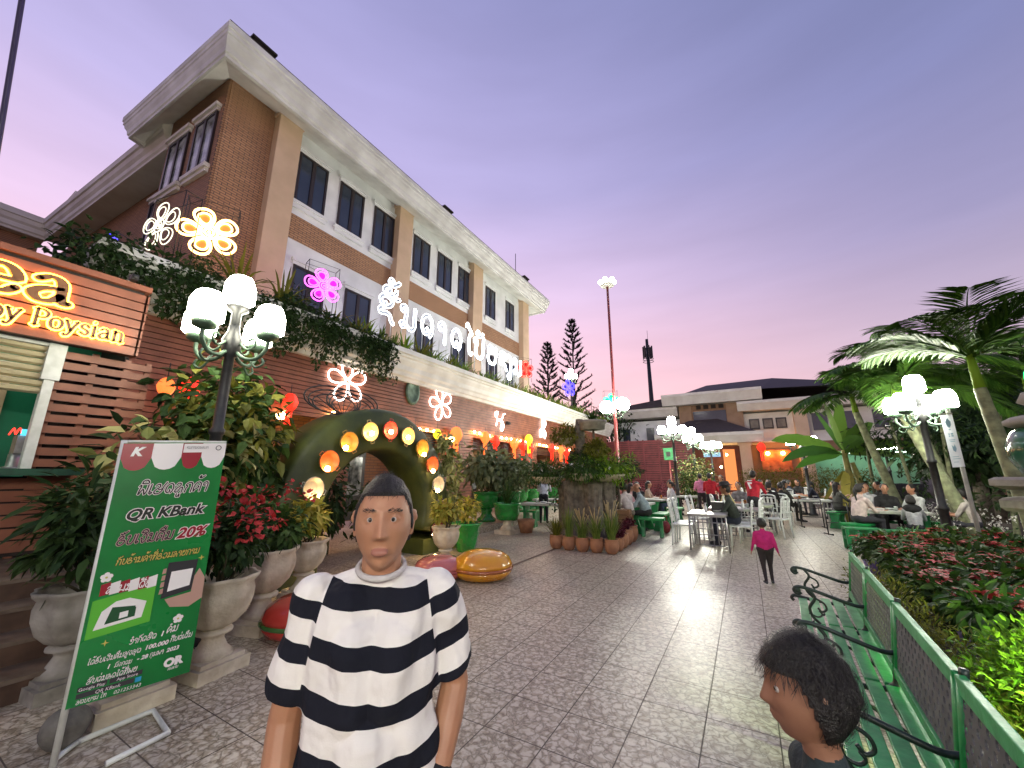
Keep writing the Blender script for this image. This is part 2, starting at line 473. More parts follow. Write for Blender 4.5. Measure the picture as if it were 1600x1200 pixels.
g = MB(); g.add([(-500,-500,-.03),(500,-500,-.03),(500,500,-.03),(-500,500,-.03)], [(0,1,2,3)])
struct('ground', g, M['earth'])
g = MB(); g.bb(-12, 22, -6, 44, -.02, 0)
struct('plaza_pavement', g, M['tiles'])
g = MB(); g.bb(-3.69, -3.63, 5.6, 30, .0005, .004)
struct('pavement_seam', g, M['wood_step'])
g = MB(); g.bb(-9, -6.25, 8.4, 30, .0, .16)
struct('raised_pavement', g, M['tiles'])
g = MB(); g.bb(2.75, 22, -6, 44, .0, .012)
struct('garden_soil', g, M['soil'])
g = MB(); g.bb(1.25, 2.75, -6, 7.6, .0, .011)
struct('bed_soil', g, M['soil'])

# ================================================================== MAIN BUILDING
bld = thing('main_building', 'tall brick and white three storey building with a wide moulded eave over the lit sign', 'building', (-11.5, 3.66, 0))
w = MB()
w.prism([(-11.5,4.4),(-11.5,21.6),(-20,21.6),(-20,4.4)], 3, 8.75, 0, 'z')
w.prism([(-11.5,4.4),(-11.5,21.6),(-20,21.6),(-20,4.4)], 9.6, 13.05, 0, 'z')
w.prism([(-11.48,4.5),(-11.48,21.58),(-20,21.58),(-20,4.5)], 8.75, 9.6, 1, 'z')
w.prism([(-11.49,3.66),(-11.49,5.0),(-14.7,5.0),(-14.7,3.5)], 3, 13.05, 1, 'z')
w.prism([(-11.46,3.72),(-11.46,5.0),(-11.49,5.0),(-11.49,3.72)], 3, 13.0, 1, 'z')
part('wall', w, [M['white_plaster'], M['brick_x']], bld, True)
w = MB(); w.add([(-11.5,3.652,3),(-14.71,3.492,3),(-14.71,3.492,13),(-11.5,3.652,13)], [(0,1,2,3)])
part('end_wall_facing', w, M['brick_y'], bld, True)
for yc, hw in ((5.32,.36),(10.32,.38),(15.6,.42),(20.95,.38)):
    w = MB(); w.bb(-11.6, -11.16, yc-hw, yc+hw, 3.2, 12.42)
    w.bb(-11.6, -11.10, yc-hw-.05, yc+hw+.05, 12.42, 12.62)
    part('pilaster', w, M['cream'], bld, True, .015)
# eave ring
inner = [(-11.5,3.66),(-11.5,21.6),(-20,21.6),(-14.7,3.5)]
outer = [(-10.2,3.0),(-10.2,22.6),(-21,22.6),(-16.4,2.68)]
def ring(prof):
    mb = MB(); vs = []
    for t, z in prof:
        for a, b in zip(inner, outer): vs.append((a[0]+t*(b[0]-a[0]), a[1]+t*(b[1]-a[1]), z))
    k = len(prof)
    mb.add(vs, [(i*4+j, i*4+(j+1) % 4, (i+1)*4+(j+1) % 4, (i+1)*4+j) for i in range(k-1) for j in range(4)])
    return mb
part('eave', ring([(0,12.60),(.10,12.60),(.10,12.50),(.70,12.22),(.72,12.14),(.80,12.14),(.80,12.24),(.84,12.27),(.86,12.42),(.92,12.55),(.94,12.66),(.97,12.69),(.97,12.80),(1,12.83),(1,13.0),(.93,13.02)]), M['cornice'], bld, True)
part('roof', ring([(.94,13.02),(.95,13.10),(.4,13.28),(-.3,13.5)]), M['roof'], bld, True)
for (x,y,d) in ((-10.75,3.95,.55),(-10.9,8.6,1.5),(-10.75,12.1,.5),(-10.9,13.0,1.0),(-10.7,19.6,.5)):
    w = MB(); w.bb(x-.3, x+.3, y-d/2, y+d/2, 13.1, 13.38 if d < .6 else 13.2); w.bb(x-.36, x+.36, y-d/2-.06, y+d/2+.06, 13.38 if d < .6 else 13.2, 13.44 if d < .6 else 13.25)
    part('roof_vent', w, M['dark'], bld, True)
w = MB(); w.tube([(-11,19.3,13),(-11,19.3,15.1)], .02, 6)
part('aerial', w, M['metal_dark'], bld, True)
M['pane'] = mat('dusk_window_glass', (.018,.03,.05), (.03,.045,.075), .08, .7, spec=.8)
def window_x(parent, X, y0, y1, z0, z1, leaves=2, trim=M['white_plaster']):
    """casement in a wall facing +x"""
    f = MB(); t = .075
    f.bb(X-.02, X+.05, y0, y0+t, z0, z1); f.bb(X-.02, X+.05, y1-t, y1, z0, z1)
    f.bb(X-.02, X+.045, y0+t, y1-t, z0, z0+t); f.bb(X-.02, X+.045, y0+t, y1-t, z1-t, z1)
    ym = (y0+y1)/2
    f.bb(X-.02, X+.055, ym-.06, ym+.06, z0+t, z1-t)
    fo = part('window', f, M['frame_dark'], parent, True)
    def sub(nm, mb, m):
        mb.shift(tuple(-k for k in world_loc(parent)))
        o = bpy.data.objects.new(nm, mb.mesh(nm, m)); COL.objects.link(o); o.parent = fo; return o
    p = MB(); p.bb(X-.01, X+.02, y0+t, ym-.06, z0+t, z1-t); p.bb(X-.01, X+.02, ym+.06, y1-t, z0+t, z1-t)
    sub('pane', p, M['pane'])
    s = MB(); s.bb(X-.02, X+.13, y0-.12, y1+.12, z0-.10, z0); s.bb(X-.02, X+.09, y0-.08, y1+.08, z0-.24, z0-.10)
    sub('sill', s, trim)
    s = MB(); s.bb(X-.02, X+.07, y0-.06, y1+.06, z1, z1+.10); s.bb(X-.02, X+.12, y0-.10, y1+.10, z1+.10, z1+.19)
    sub('lintel', s, trim)
    return fo
for y0 in (5.84,7.38,8.92,11.1,12.70,14.28):
    window_x(bld, -11.5, y0, y0+1.04, 10.07, 11.9)
for y0 in (16.75,18.92):
    window_x(bld, -11.5, y0, y0+.98, 10.07, 11.9)
for y0 in (6.12,8.0,11.5,13.9,16.9,18.9):
    window_x(bld, -11.5, y0, y0+1.1, 6.0, 7.95)
def window_y(parent, x0, x1, Yf, slope, z0, z1, glass, trim):
    """casement in the end wall, which faces -y and is turned a little"""
    xm = (x0+x1)/2; y = Yf + slope*(xm-x0); a = math.atan(slope); hw = (x1-x0)/2; h = z1-z0; zc = (z0+z1)/2; t = .075
    Mx = Matrix.Translation((xm, y, zc)) @ Matrix.Rotation(a, 4, 'Z')
    off = world_loc(parent)
    def go(nm, mb, m, par, first=False):
        mb.xform(Mx); mb.shift(tuple(-k for k in off))
        o = bpy.data.objects.new(nm, mb.mesh(nm, m)); COL.objects.link(o); o.parent = par; return o
    f = MB(); f.bb(-hw, -hw+t, -.06, .02, -h/2, h/2); f.bb(hw-t, hw, -.06, .02, -h/2, h/2)
    f.bb(-hw+t, hw-t, -.055, .02, -h/2, -h/2+t); f.bb(-hw+t, hw-t, -.055, .02, h/2-t, h/2); f.bb(-.05, .05, -.065, .02, -h/2+t, h/2-t)
    fo = go('window', f, M['frame_dark'], parent)
    p = MB(); p.bb(-hw+t, -.05, -.03, .01, -h/2+t, h/2-t); p.bb(.05, hw-t, -.03, .01, -h/2+t, h/2-t)
    go('pane', p, glass, fo)
    s = MB(); s.bb(-hw-.1, hw+.1, -.14, .02, -h/2-.12, -h/2); s.bb(-hw-.06, hw+.06, -.09, .02, -h/2-.24, -h/2-.12); go('sill', s, trim, fo)
    s = MB(); s.bb(-hw-.05, hw+.05, -.08, .02, h/2, h/2+.1); s.bb(-hw-.1, hw+.1, -.14, .02, h/2+.1, h/2+.2); go('lintel', s, trim, fo)
M['pane_pale'] = mat('pale_mottled_window_glass', (.05,.06,.06), (.42,.45,.42), .12, 3.2, spec=.8)  # dark glass mottled with pale patches
window_y(bld, -12.85, -11.72, 3.585, .05, 9.75, 11.55, M['pane_pale'], M['cornice2'])
window_y(bld, -14.45, -13.25, 3.505, .05, 9.75, 11.55, M['pane_pale'], M['cornice2'])

# ================================================================== SIDE WING at the far left
wing = thing('side_wing', 'dim lower wing with a heavy eave running off behind the vine-hung roof terrace', 'building', (-20, 3.9, 0))
w = MB(); w.prism([(-14.72,4.2),(-14.72,12),(-40,12),(-40,2.9)], 2.5, 11.7, 0, 'z')
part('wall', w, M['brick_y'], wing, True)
w = MB()
pa = [(-14.6,3.36),(-27.0,2.70)]
def eave_run(p0, p1, nx, ny, z, depth):
    vs = []
    prof = [(0.95*depth,z-.9),(.10,z-.9),(.10,z-.8),(.05,z-.74),(.05,z-.55),(-.02,z-.45),(-.05,z-.28),(-.1,z-.25),(-.1,z),(.5*depth,z+.25),(depth,z+.5)]
    for (x, y) in (p0, p1):
        for o_, zz in prof: vs.append((x+nx*o_, y+ny*o_, zz))
    k = len(prof)
    w.add(vs, [(i, i+1, k+i+1, k+i) for i in range(k-1)] + [tuple(range(k)), tuple(range(2*k-1, k-1, -1))])
eave_run((-14.75,3.36), (-25.6,2.78), .05, 1, 12.5, 1.1)
part('eave', w, M['cornice2'], wing, True)
w = MB(); eave_run((-25.5,2.9), (-25.2,-6), -1, 0, 12.5, 1.1)
part('eave', w, M['cornice2'], wing, True)
w = MB(); w.prism([(-25.9,2.8),(-25.9,-6),(-40,-6),(-40,2.8)], 2.5, 11.7, 0, 'z')
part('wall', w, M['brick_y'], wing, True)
w = MB(); w.bb(-25.0,-23.2,3.2,4.4,12.4,13.0); w.bb(-25.2,-23.0,3.0,4.6,13.0,13.15); part('roof_dormer', w, M['cornice2'], wing, True)
for x0 in (-15.95,-17.35):
    window_y(wing, x0, x0+.95, 4.19+.105*(x0+14.72)*.5, .05, 9.2, 10.95, M['pane'], M['cornice2'])

# ================================================================== RESTAURANT FRONT
res = thing('restaurant_front', 'long slatted restaurant front with a white moulded ledge, warm lit openings under it', 'building', (-9, 12, 0))
prof = [(-9.0,4.36),(-8.88,4.36),(-8.85,4.46),(-8.78,4.50),(-8.76,4.60),(-8.70,4.66),(-8.67,4.80),(-8.58,4.92),(-8.56,4.99),(-8.50,5.02),(-8.50,5.08),(-8.42,5.10),(-8.42,5.24),(-8.56,5.24),(-8.56,5.12),(-11.4,5.12),(-11.4,4.36)]
w = MB(); w.prism(prof, 1.45, 30.4)
part('roof_ledge', w, M['cornice'], res, True)
w = MB(); w.bb(-9.10, -9.04, 1.5, 30, 2.9, 4.4, 1)
z = 2.9
while z < 4.34:
    w.bb(-9.035, -8.99, 1.5, 30, z, z+.088, 0); z += .105
for y0 in np.arange(1.6, 30, 1.22): w.bb(-9.04, -9.037, y0, y0+.04, 2.9, 4.36, 0)
part('slat_fascia', w, [M['slat'], M['dark']], res, True)
# slatted piers down to the ground
for (y0, y1) in ((-3,4.55),(6.0,6.9),(10.55,11.1),(11.2,12.4),(15.6,17.9),(20.2,21.6),(24.2,30)):
    w = MB(); w.bb(-9.5, -9.04, y0+.02, y1-.02, .16, 2.9, 1); z = .2
    while z < 2.86:
        w.bb(-9.04, -8.995, y0, y1, z, z+.088, 0)
        w.bb(-9.5, -9.04, y0-.001, y0+.019, z, z+.088, 0); z += .105
    part('slat_pier', w, [M['slat'], M['dark']], res, True)
M['brick_warm'] = brick_mat('porch_brick', (.42,.20,.10), (.34,.16,.08), (.2,.13,.09), 'yz', .3, .09)
M['warm_wall'] = mat('cream_porch_wall', (.62,.45,.28), (.55,.40,.24), .8, 2)
w = MB(); w.bb(-10.6, -10.5, -3, 30, .16, 4.3, 0); w.bb(-10.49, -10.47, 12.4, 15.6, .16, 2.6, 1); w.bb(-10.49, -10.47, 17.9, 20.2, .16, 2.6, 1)
part('porch_back_wall', w, [M['brick_warm'], M['warm_wall']], res, True)
for (y0,y1) in ((13.9,14.8),(18.8,19.6),(7.6,8.6)):
    w = MB(); w.bb(-10.47, -10.42, y0, y1, .2, 2.2, 0)
    d = part('door', w, M['frame_dark'], res, True)
    w = MB(); w.bb(-10.42, -10.41, y0+.12, y1-.12, .9, 2.05, 0); w.shift((9,-12,0))
    o = bpy.data.objects.new('pane', w.mesh('pane', M['pane_pale'])); COL.objects.link(o); o.parent = d
for (y0,y1) in ((6.95,10.5),(12.45,15.55),(17.95,20.15),(21.65,24.15)):
    w = MB()
    for i in range(5): w.bb(-9.3, -9.22, y0, y1, 2.5+.08*i, 2.55+.08*i, 0)
    part('louvre_blind', w, M['metal_dark'], res, True)
w = MB(); w.bb(-11.4,-9.5,29.9,30,.0,4.36,0); part('end_wall', w, M['cream'], res, True)

# round metal plaque on the slats
w = MB(); w.lathe([(.30,0),(.30,.05),(.24,.06),(.22,.04),(.05,.05)], n=20, m=0)
w.xform(Matrix.Rotation(R(90),4,'Y') @ Matrix.Scale(1.45,4,(1,0,0)))
M['patina'] = mat('green_patina', (.10,.16,.11), (.05,.09,.06), .45, 8, .3, 30, metal=.4)
solo('wall_plaque', w, M['patina'], 'oval green patinated plaque on the slats between two white neon blossoms', 'plaque', (-8.985, 9.02, 4.12))
w = MB(); w.box((0,0,0),(.1,.16,.14)); w.box((.08,0,-.02),(.1,.1,.1))
solo('wall_speaker', w, M['metal_dark'], 'small black speaker fixed to the slats below the ledge', 'speaker', (-8.94, 14.95, 3.75))

# ================================================================== TEA KIOSK at the left
kio = thing('tea_kiosk', 'slatted tea kiosk with amber backlit letters and a half open shutter', 'kiosk', (-6.9, -.5, 0))
w = MB(); w.bb(-6.66, -6.56, -4, 1.66, 3.0, 3.86, 1); z = 3.0
while z < 3.82:
    w.bb(-6.555, -6.5, -4, 1.69, z, z+.10, 0); w.bb(-6.70, -6.5, 1.67, 1.71, z, z+.10, 0); z += .118
w.bb(-6.72,-6.48,-4,1.71,3.86,3.93,0)
part('sign_board', w, [M['slat'], M['dark']], kio, True)
w = MB(); z = .75
while z < 3.0:
    w.bb(-6.82, -6.78, 1.12, 1.95, z, z+.085, 0); z += .125
for y in (1.14,1.42,1.72,1.93): w.bb(-6.86, -6.82, y-.03, y+.03, .68, 3.0, 0)
part('slat_screen', w, [M['slat'], M['dark']], kio, True)
M['shutter'] = mat('roller_shutter', (.50,.44,.27), (.42,.36,.22), .5, 3)
w = MB(); z = 2.42
while z < 3.02:
    w.prism([(-6.74,z),(-6.70,z+.02),(-6.69,z+.055),(-6.74,z+.075)], -4, 1.10); z += .08
part('roller_shutter', w, M['shutter'], kio, True)
w = MB(); w.bb(-6.78,-6.66,1.03,1.11,1.60,2.62,0); w.bb(-6.80,-6.64,1.0,1.14,2.58,3.0,0); w.bb(-6.76,-6.66,-4,1.1,2.96,3.02,0)
part('white_frame', w, M['metal_white'], kio, True)
w = MB(); w.bb(-7.2,-6.35,-4,1.45,1.53,1.60,0); w.bb(-6.95,-6.75,-4,.9,.68,1.53,0)
part('counter', w, M['green_dark'], kio, True)
w = MB(); w.bb(-6.88,-6.80,.9,1.96,.70,1.52,0); z = .74
while z < 1.5:
    w.bb(-6.80,-6.77,.9,1.96,z,z+.11,1); z += .13
part('lower_slats', w, [M['dark'],M['slat']], kio, True)
M['green_wall'] = mat('kiosk_green_wall', (.005,.23,.11), (.008,.18,.09), .5, 2)
w = MB(); w.bb(-8.0,-7.95,-4,1.7,.68,3.84,0); w.bb(-7.95,-6.9,1.70,1.74,.68,3.84,2); w.bb(-7.05,-7.0,1.13,1.70,.68,3.0,2); w.bb(-8,-6.72,-4,1.7,3.80,3.84,2); w.bb(-7.94,-7.9,.55,.95,1.4,2.9,1)  # near-black sheet behind the slats puts the shade of their gaps into its colour
part('back_wall', w, [M['green_wall'],M['warm_wall'],M['dark']], kio, True)
w = MB(); w.bb(-7.6,-7.5,-.6,1.0,3.1,3.16)
part('ceiling_lamp', w, glow('kiosk_tube_light', (.95,1,.88), 9), kio, True)
# deck and steps
w = MB()
for i in range(4):
    w.bb(-9, -4.55-.3*i, -5, 1.62+.0*i, .17*i, .17*(i+1)-.03, 0); w.bb(-9, -4.52-.3*i, -5, 1.64, .17*(i+1)-.03, .17*(i+1), 1)
M['nosing'] = mat('worn_step_edge', (.16,.12,.09), (.10,.07,.05), .6, 7, .1)
solo('steps', w, [M['wood_step'], M['nosing']], 'dark wooden steps leading up to the tea kiosk', 'steps', (-5.6, 0, 0), world=True)
# things on the counter
w = MB(); w.lathe([(.035,0),(.035,.13),(.012,.15),(.012,.18)], n=12); w.box((.02,0,.19),(.07,.02,.02))
pump = solo('pump_bottle', w, mat('lime_plastic', (.10,.55,.05), None, .3), 'lime green pump bottle on the kiosk counter', 'bottle', (-6.7,.80,1.60), group='pump bottles on the kiosk counter')
dup(pump, (-6.7,.72,1.60), .5)
w = MB(); w.lathe([(.13,0),(.13,.02),(.10,.03),(.10,.16),(.05,.2)], n=16); w.box((.0,0,.27),(.22,.16,.2))
solo('drink_machine', w, [M['steel']], 'steel drink machine behind the kiosk counter', 'machine', (-7.05,1.08,1.60))
w = MB(); w.bb(-.01,.01,-.035,.035,0,.07)
solo('light_sign', w, glow('cyan_sign', (.1,.55,.8), 1.2), 'small glowing cyan sign on the drink machine', 'sign', (-6.85,1.035,1.96))
w = MB(); w.tube(cr([(0,-.1,0),(0,-.04,.12),(0,.0,.02),(0,.05,.13),(0,.1,0)]), .014, 6)
o_ = solo('neon_letter_sign', w, M['g_red'], 'red neon squiggle beside the cyan sign in the kiosk', 'neon sign', (-6.85,.965,1.96)); o_.scale = (.45,.45,.6)
w = MB(); w.box((0,0,0),(.1,.07,.07)); w.tube([(.05,0,0),(.07,0,0)], .028, 10)
solo('security_camera', w, M['metal_dark'], 'small security camera on the corner of the kiosk sign', 'camera', (-6.45,1.5,3.98))

# ================================================================== RED SLAT FENCE
w = MB(); z = .25
while z < 4.0:
    w.bb(-11, -3.2, 31.03, 31.07, z, z+.13, 0); z += .165
for x in np.arange(-10.9, -3.1, 1.1): w.bb(x-.05, x+.05, 30.95, 31.03, 0, 4.05, 0)
w.bb(-11,-3.2,31.09,31.12,0,3.9,1)
solo('slat_fence', w, [M['slat_red'],M['dark']], 'tall dark red slat fence closing the far end of the plaza', 'fence', (-7,31,0), world=True)

# ================================================================== FAR BUILDING
far = thing('far_building', 'two storey cream and white building with dark hip roof and projecting porch', 'building', (0, 40, 0))
w = MB(); w.bb(-11,-4.6,40,50,0,6.6,0); w.bb(-11,-4.6,39.6,40,3.1,3.4,0)
part('wall', w, M['white_plaster'], far, True)
w = MB(); w.bb(.3,22,40,50,3.3,6.7,0); w.bb(.3,22,39.9,40,4.15,4.28,0); part('wall', w, M['cornice2'], far, True)
w = MB(); w.bb(.3,4.2,39.99,50,0,4.15,0); w.bb(5.0,22,39.97,40,3.3,4.15,0); w.bb(11.5,22,39.97,40.1,0,3.3,0)
M['brown_pl'] = mat('brown_plaster', (.30,.17,.10), (.25,.14,.085), .8, 2)
part('brown_wall', w, M['brown_pl'], far, True)
w = MB(); w.bb(-4.75,.35,39.7,50,0,8.0,0); part('tower_wall', w, M['brown_pl'], far, True)
w = MB(); w.bb(-4.8,-3.7,39.55,39.72,0,7.9,0); w.bb(-.85,.4,39.55,39.72,0,7.9,0); part('tower_pier', w, mat('tan_plaster',(.36,.23,.15),(.30,.19,.12),.8,2), far, True)
w = MB(); w.bb(-3.6,-.9,39.6,39.69,4.6,7.15,0); part('window', w, M['pane'], far, True)
for i in range(4):
    w = MB(); w.bb(-3.3+.62*i,-2.9+.62*i,39.6,39.69,7.35,7.72,0); part('vent_window', w, M['dark'], far, True)
def slab(x0,x1,y0,y1,z0,z1):
    w = MB(); w.prism([(y0+.3,z0),(y0,z1-.25),(y0-.05,z1-.25),(y0-.05,z1),(y1,z1),(y1,z0)], x0, x1, 0, 'x'); return w
part('eave', slab(-12,-4.9,39.0,41,6.85,7.7), M['cornice2'], far, True)
part('eave', slab(-6.1,1.95,38.4,41,7.75,8.75), M['cornice2'], far, True)
part('eave', slab(.0,24,38.8,41,6.85,7.65), M['cornice2'], far, True)
w = MB(); w.add([(-13,38.9,7.7),(-5,38.9,7.7),(24,38.9,7.66),(24,54,7.66),(-13,54,7.7),(-6,46,9.0),(-2.6,46.5,10.9),(3.4,46.5,11.0),(-4.9,39.5,8.75),(2,39.5,8.75),(15,46.5,9.0)],
    [(0,1,8,5),(8,9,7,6),(5,8,6),(9,2,10,7),(2,3,10),(3,4,5,6,7,10),(4,0,5)])
part('roof', w, M['roof'], far, True)
# porch
w = MB(); w.add([(-6.2,35.4,4.75),(1.35,35.4,4.65),(1.35,40,4.7),(-6.2,40,4.7),(-3.9,38.4,6.2),(-1.6,39,6.3)], [(0,1,5,4),(1,2,5),(3,0,4),(2,3,4,5)])
part('porch_roof', w, M['roof'], far, True)
part('porch_eave', slab(-6.4,1.5,35.2,39,3.95,4.75), M['cornice2'], far, True)
for x in (-5.6,.2):
    w = MB(); w.bb(x-.38,x+.38,36,36.7,0,3.75,0); w.bb(x-.48,x+.48,35.9,36.8,3.75,3.95,0); part('porch_column', w, M['cream'], far, True)
w = MB(); w.bb(-4.7,.3,39.4,39.5,0,3.9,0); part('porch_back', w, mat('dark_red_panel',(.13,.035,.025),(.09,.025,.02),.6,2), far, True)
w = MB(); w.bb(-1.5,-.6,38.9,39.0,.2,3.6,0); part('lit_doorway', w, glow('doorway_light',(1,.32,.10),.8), far, True)
w = MB(); w.bb(-2.95,-1.65,37.9,38.0,2.95,3.3,0); part('screen_sign', w, glow('screen_blue',(.35,.6,.85),.8), far, True)
for x,zz in ((-2.2,3.55),(-1.7,2.1),(-2.4,1.6),(-1.2,3.1)):
    w = MB(); w.sphere((x,37.8,zz),.09,8,6); part('hanging_lamp', w, M['g_bulb'], far, True)
for x in (1.15,2.15,3.1):
    w = MB(); w.bb(x-.38,x+.38,39.88,40.0,5.3,6.2,0); wi = part('window', w, M['frame_dark'], far, True)
    w = MB(); w.bb(x-.28,x+.28,39.84,39.9,5.42,6.08,0); w.shift((0,-40,0)); o = bpy.data.objects.new('pane', w.mesh('pane', mat('curtained_pane',(.20,.17,.13),(.12,.1,.08),.3,3))); COL.objects.link(o); o.parent = wi
for x in (5.7,7.4,9.5):
    w = MB(); w.bb(x-.5,x+.5,39.88,40.0,5.0,6.4,0); part('window', w, M['pane'], far, True)
for x in (-9.9,-7.6,-5.5):
    w = MB(); w.bb(x-.35,x+.35,39.88,40.0,4.1,5.9,0); part('window', w, M['pane'], far, True)
w = MB(); w.bb(3.95,4.85,39.3,40,0,6.7,0); part('corner_column', w, M['cream'], far, True)
w = MB(); w.bb(1.3,3.4,39.8,39.95,1.7,3.5,0); part('wall_mural', w, mat('mural_relief',(.55,.16,.05),(.32,.08,.03),.6,3,.8,4), far, True)
for x in (1.8,2.85):
    w = MB(); w.tube([(x,39.8,3.35),(x,39.5,3.35),(x,39.45,3.25)], .03, 6); w.sphere((x,39.5,3.2),.15,10,8,1); part('mural_lamp', w, [M['metal_dark'], glow('mural_lamp_light',(1,.42,.10),60)], far, True)
w = MB(); w.bb(5.0,11.5,42.5,42.6,0,3.3,0); w.bb(5.0,11.5,40,42.6,3.25,3.32,0); part('open_hall', w, mat('mint_wall',(.33,.62,.42),(.28,.55,.38),.8,2), far, True)
for x in (6.6,9.6):
    w = MB(); w.bb(x-1.2,x+1.2,41.2,41.3,3.14,3.2,0); part('tube_light', w, glow('tube_light',(.8,1,.85),9), far, True)
# ================================================================== WRITING: hand drawn strokes for the Lao letters
G = {
 'so': (.82, [[(.36,.70),(.27,.60),(.14,.68),(.12,.86),(.30,.99),(.56,.95),(.66,.78),(.52,.62),(.28,.52),(.10,.40),(.16,.27),(.44,.32),(.58,.26),(.64,.10),(.74,.0)]]),
 'no': (.92, [[(.30,.76),(.18,.72),(.12,.86),(.24,.97),(.36,.84),(.34,.45),(.32,.14),(.20,.05),(.11,.16),(.24,.24),(.46,.10),(.66,.04),(.80,.22),(.80,.60),(.80,.98)]]),
 'do': (.86, [[(.44,.36),(.52,.20),(.38,.08),(.20,.16),(.11,.46),(.18,.80),(.42,.98),(.66,.86),(.76,.52),(.72,.20),(.62,.02)]]),
 'aa': (.62, [[(.30,.62),(.18,.60),(.10,.76),(.22,.95),(.42,.94),(.52,.74),(.52,.36),(.50,.0)]]),
 'oo': (.56, [[(.02,1.42),(.10,1.58),(.24,1.36),(.42,1.16),(.28,1.02),(.22,.66),(.24,.22),(.34,.02),(.46,.10)]]),
 'po': (.86, [[(.26,.78),(.14,.80),(.12,.94),(.24,.99),(.30,.80),(.22,.46),(.24,.16),(.44,.02),(.66,.12),(.76,.44),(.76,.84),(.78,1.22)]]),
 'yo': (.84, [[(.34,.72),(.22,.70),(.14,.84),(.28,.98),(.46,.90),(.44,.70),(.22,.58),(.11,.34),(.22,.08),(.48,.02),(.68,.18),(.74,.56),(.74,.98)]]),
 'ia': (.50, [[(.10,.98),(.28,.92),(.36,.70),(.36,.20),(.34,-.30),(.20,-.46),(.06,-.32),(.16,-.18),(.28,-.24)]]),
 'pho': (.94, [[(.10,.84),(.18,.97),(.26,.84),(.20,.45),(.22,.04),(.48,.56),(.72,.04),(.84,.45),(.84,.98)]]),
 'e': (.46, [[(.16,.98),(.16,.5),(.16,.16),(.28,.03),(.38,.16),(.28,.24)]]),
 'sso': (.98, [[(.12,.80),(.26,.97),(.46,.90),(.48,.66),(.24,.48),(.11,.22),(.26,.03),(.56,.06),(.76,.30),(.80,.66),(.98,1.12)],[(.44,.46),(.62,.44),(.78,.54)]]),
 'lo': (.88, [[(.12,.78),(.24,.97),(.46,.92),(.48,.68),(.22,.46),(.12,.18),(.24,.05),(.40,.14),(.52,.44),(.70,.54),(.76,.30),(.76,.0)]]),
 'ko': (.84, [[(.18,.0),(.20,.36),(.30,.60),(.12,.74),(.34,.97),(.64,.92),(.74,.62),(.74,.0)]]),
 'kho': (.86, [[(.42,.60),(.56,.46),(.44,.34),(.24,.20),(.16,.0),(.11,.46),(.24,.88),(.50,.98),(.72,.76),(.74,.30),(.74,.0)]]),
 'ho': (.86, [[(.14,.74),(.22,.94),(.44,.98),(.56,.82),(.40,.66),(.18,.52),(.11,.24),(.30,.02),(.60,.06),(.76,.32),(.64,.54),(.40,.46)]]),
 'bo': (.86, [[(.12,.82),(.20,.97),(.30,.84),(.22,.46),(.24,.14),(.44,.02),(.66,.12),(.76,.46),(.76,.98)]]),
 'ngo': (.76, [[(.10,.56),(.24,.46),(.28,.20),(.40,.02),(.58,.14),(.66,.52),(.58,.88),(.38,.97),(.28,.82)]]),
 'tho': (.86, [[(.10,.84),(.20,.97),(.28,.80),(.24,.40),(.24,.0),(.38,.66),(.58,.97),(.74,.80),(.76,.36),(.76,.0)]]),
 'wo': (.80, [[(.16,.74),(.30,.95),(.54,.95),(.70,.66),(.66,.24),(.44,.02),(.20,.12),(.22,.30)]]),
 'mo': (.92, [[(.12,.84),(.20,.97),(.30,.82),(.26,.40),(.28,.12),(.16,.04),(.12,.20),(.34,.24),(.66,.18),(.82,.04),(.80,.50),(.80,.98)]]),
 'cho': (.84, [[(.24,.60),(.38,.50),(.42,.68),(.26,.78),(.14,.84),(.34,.98),(.62,.90),(.74,.58),(.66,.20),(.40,.03),(.18,.12)]]),
 'to': (.86, [[(.44,.36),(.52,.20),(.38,.08),(.20,.16),(.11,.46),(.16,.84),(.32,.96),(.44,.82),(.58,.97),(.74,.78),(.76,.40),(.70,.0)]]),
 'ai': (.52, [[(.10,1.26),(.22,1.40),(.36,1.26),(.26,1.02),(.24,.50),(.28,.10),(.38,.03),(.44,.16)]]),
 'tth': (.90, [[(.12,.80),(.26,.97),(.40,.80),(.24,.62),(.20,.2),(.42,.02),(.66,.10),(.76,.40),(.76,.98)]]),
 # marks sit on the letter before them
 '^i': (0, [[(-.70,1.14),(-.66,1.36),(-.44,1.46),(-.22,1.34),(-.16,1.14),(-.42,1.10),(-.70,1.14)]]),
 '^ii': (0, [[(-.56,1.24),(-.46,1.36),(-.58,1.46),(-.72,1.36),(-.70,1.20),(-.46,1.14),(-.24,1.26),(-.16,1.46),(-.20,1.22),(-.14,1.06),(-.02,1.12)]]),
 '^uu': (0, [[(-.70,1.14),(-.62,1.36),(-.42,1.44),(-.20,1.30),(-.16,1.12),(-.70,1.14)],[(-.36,1.44),(-.34,1.62)],[(-.16,1.3),(-.14,1.56)]]),
 '^a': (0, [[(-.68,1.26),(-.56,1.14),(-.42,1.22),(-.46,1.36),(-.30,1.28),(-.08,1.48)]]),
 '^o': (0, [[(-.46,1.18),(-.56,1.30),(-.44,1.42),(-.32,1.30),(-.46,1.18)]]),
 '^1': (0, [[(-.36,1.52),(-.36,1.82)]]),
 '^2': (0, [[(-.52,1.70),(-.44,1.84),(-.36,1.76),(-.48,1.62),(-.28,1.62),(-.06,1.82)]]),
 '_u': (0, [[(-.36,-.10),(-.26,-.20),(-.26,-.40)]]),
 '_uu': (0, [[(-.50,-.12),(-.48,-.36),(-.34,-.38),(-.26,-.14),(-.22,-.42)]]),
 ' ': (.5, []),
}
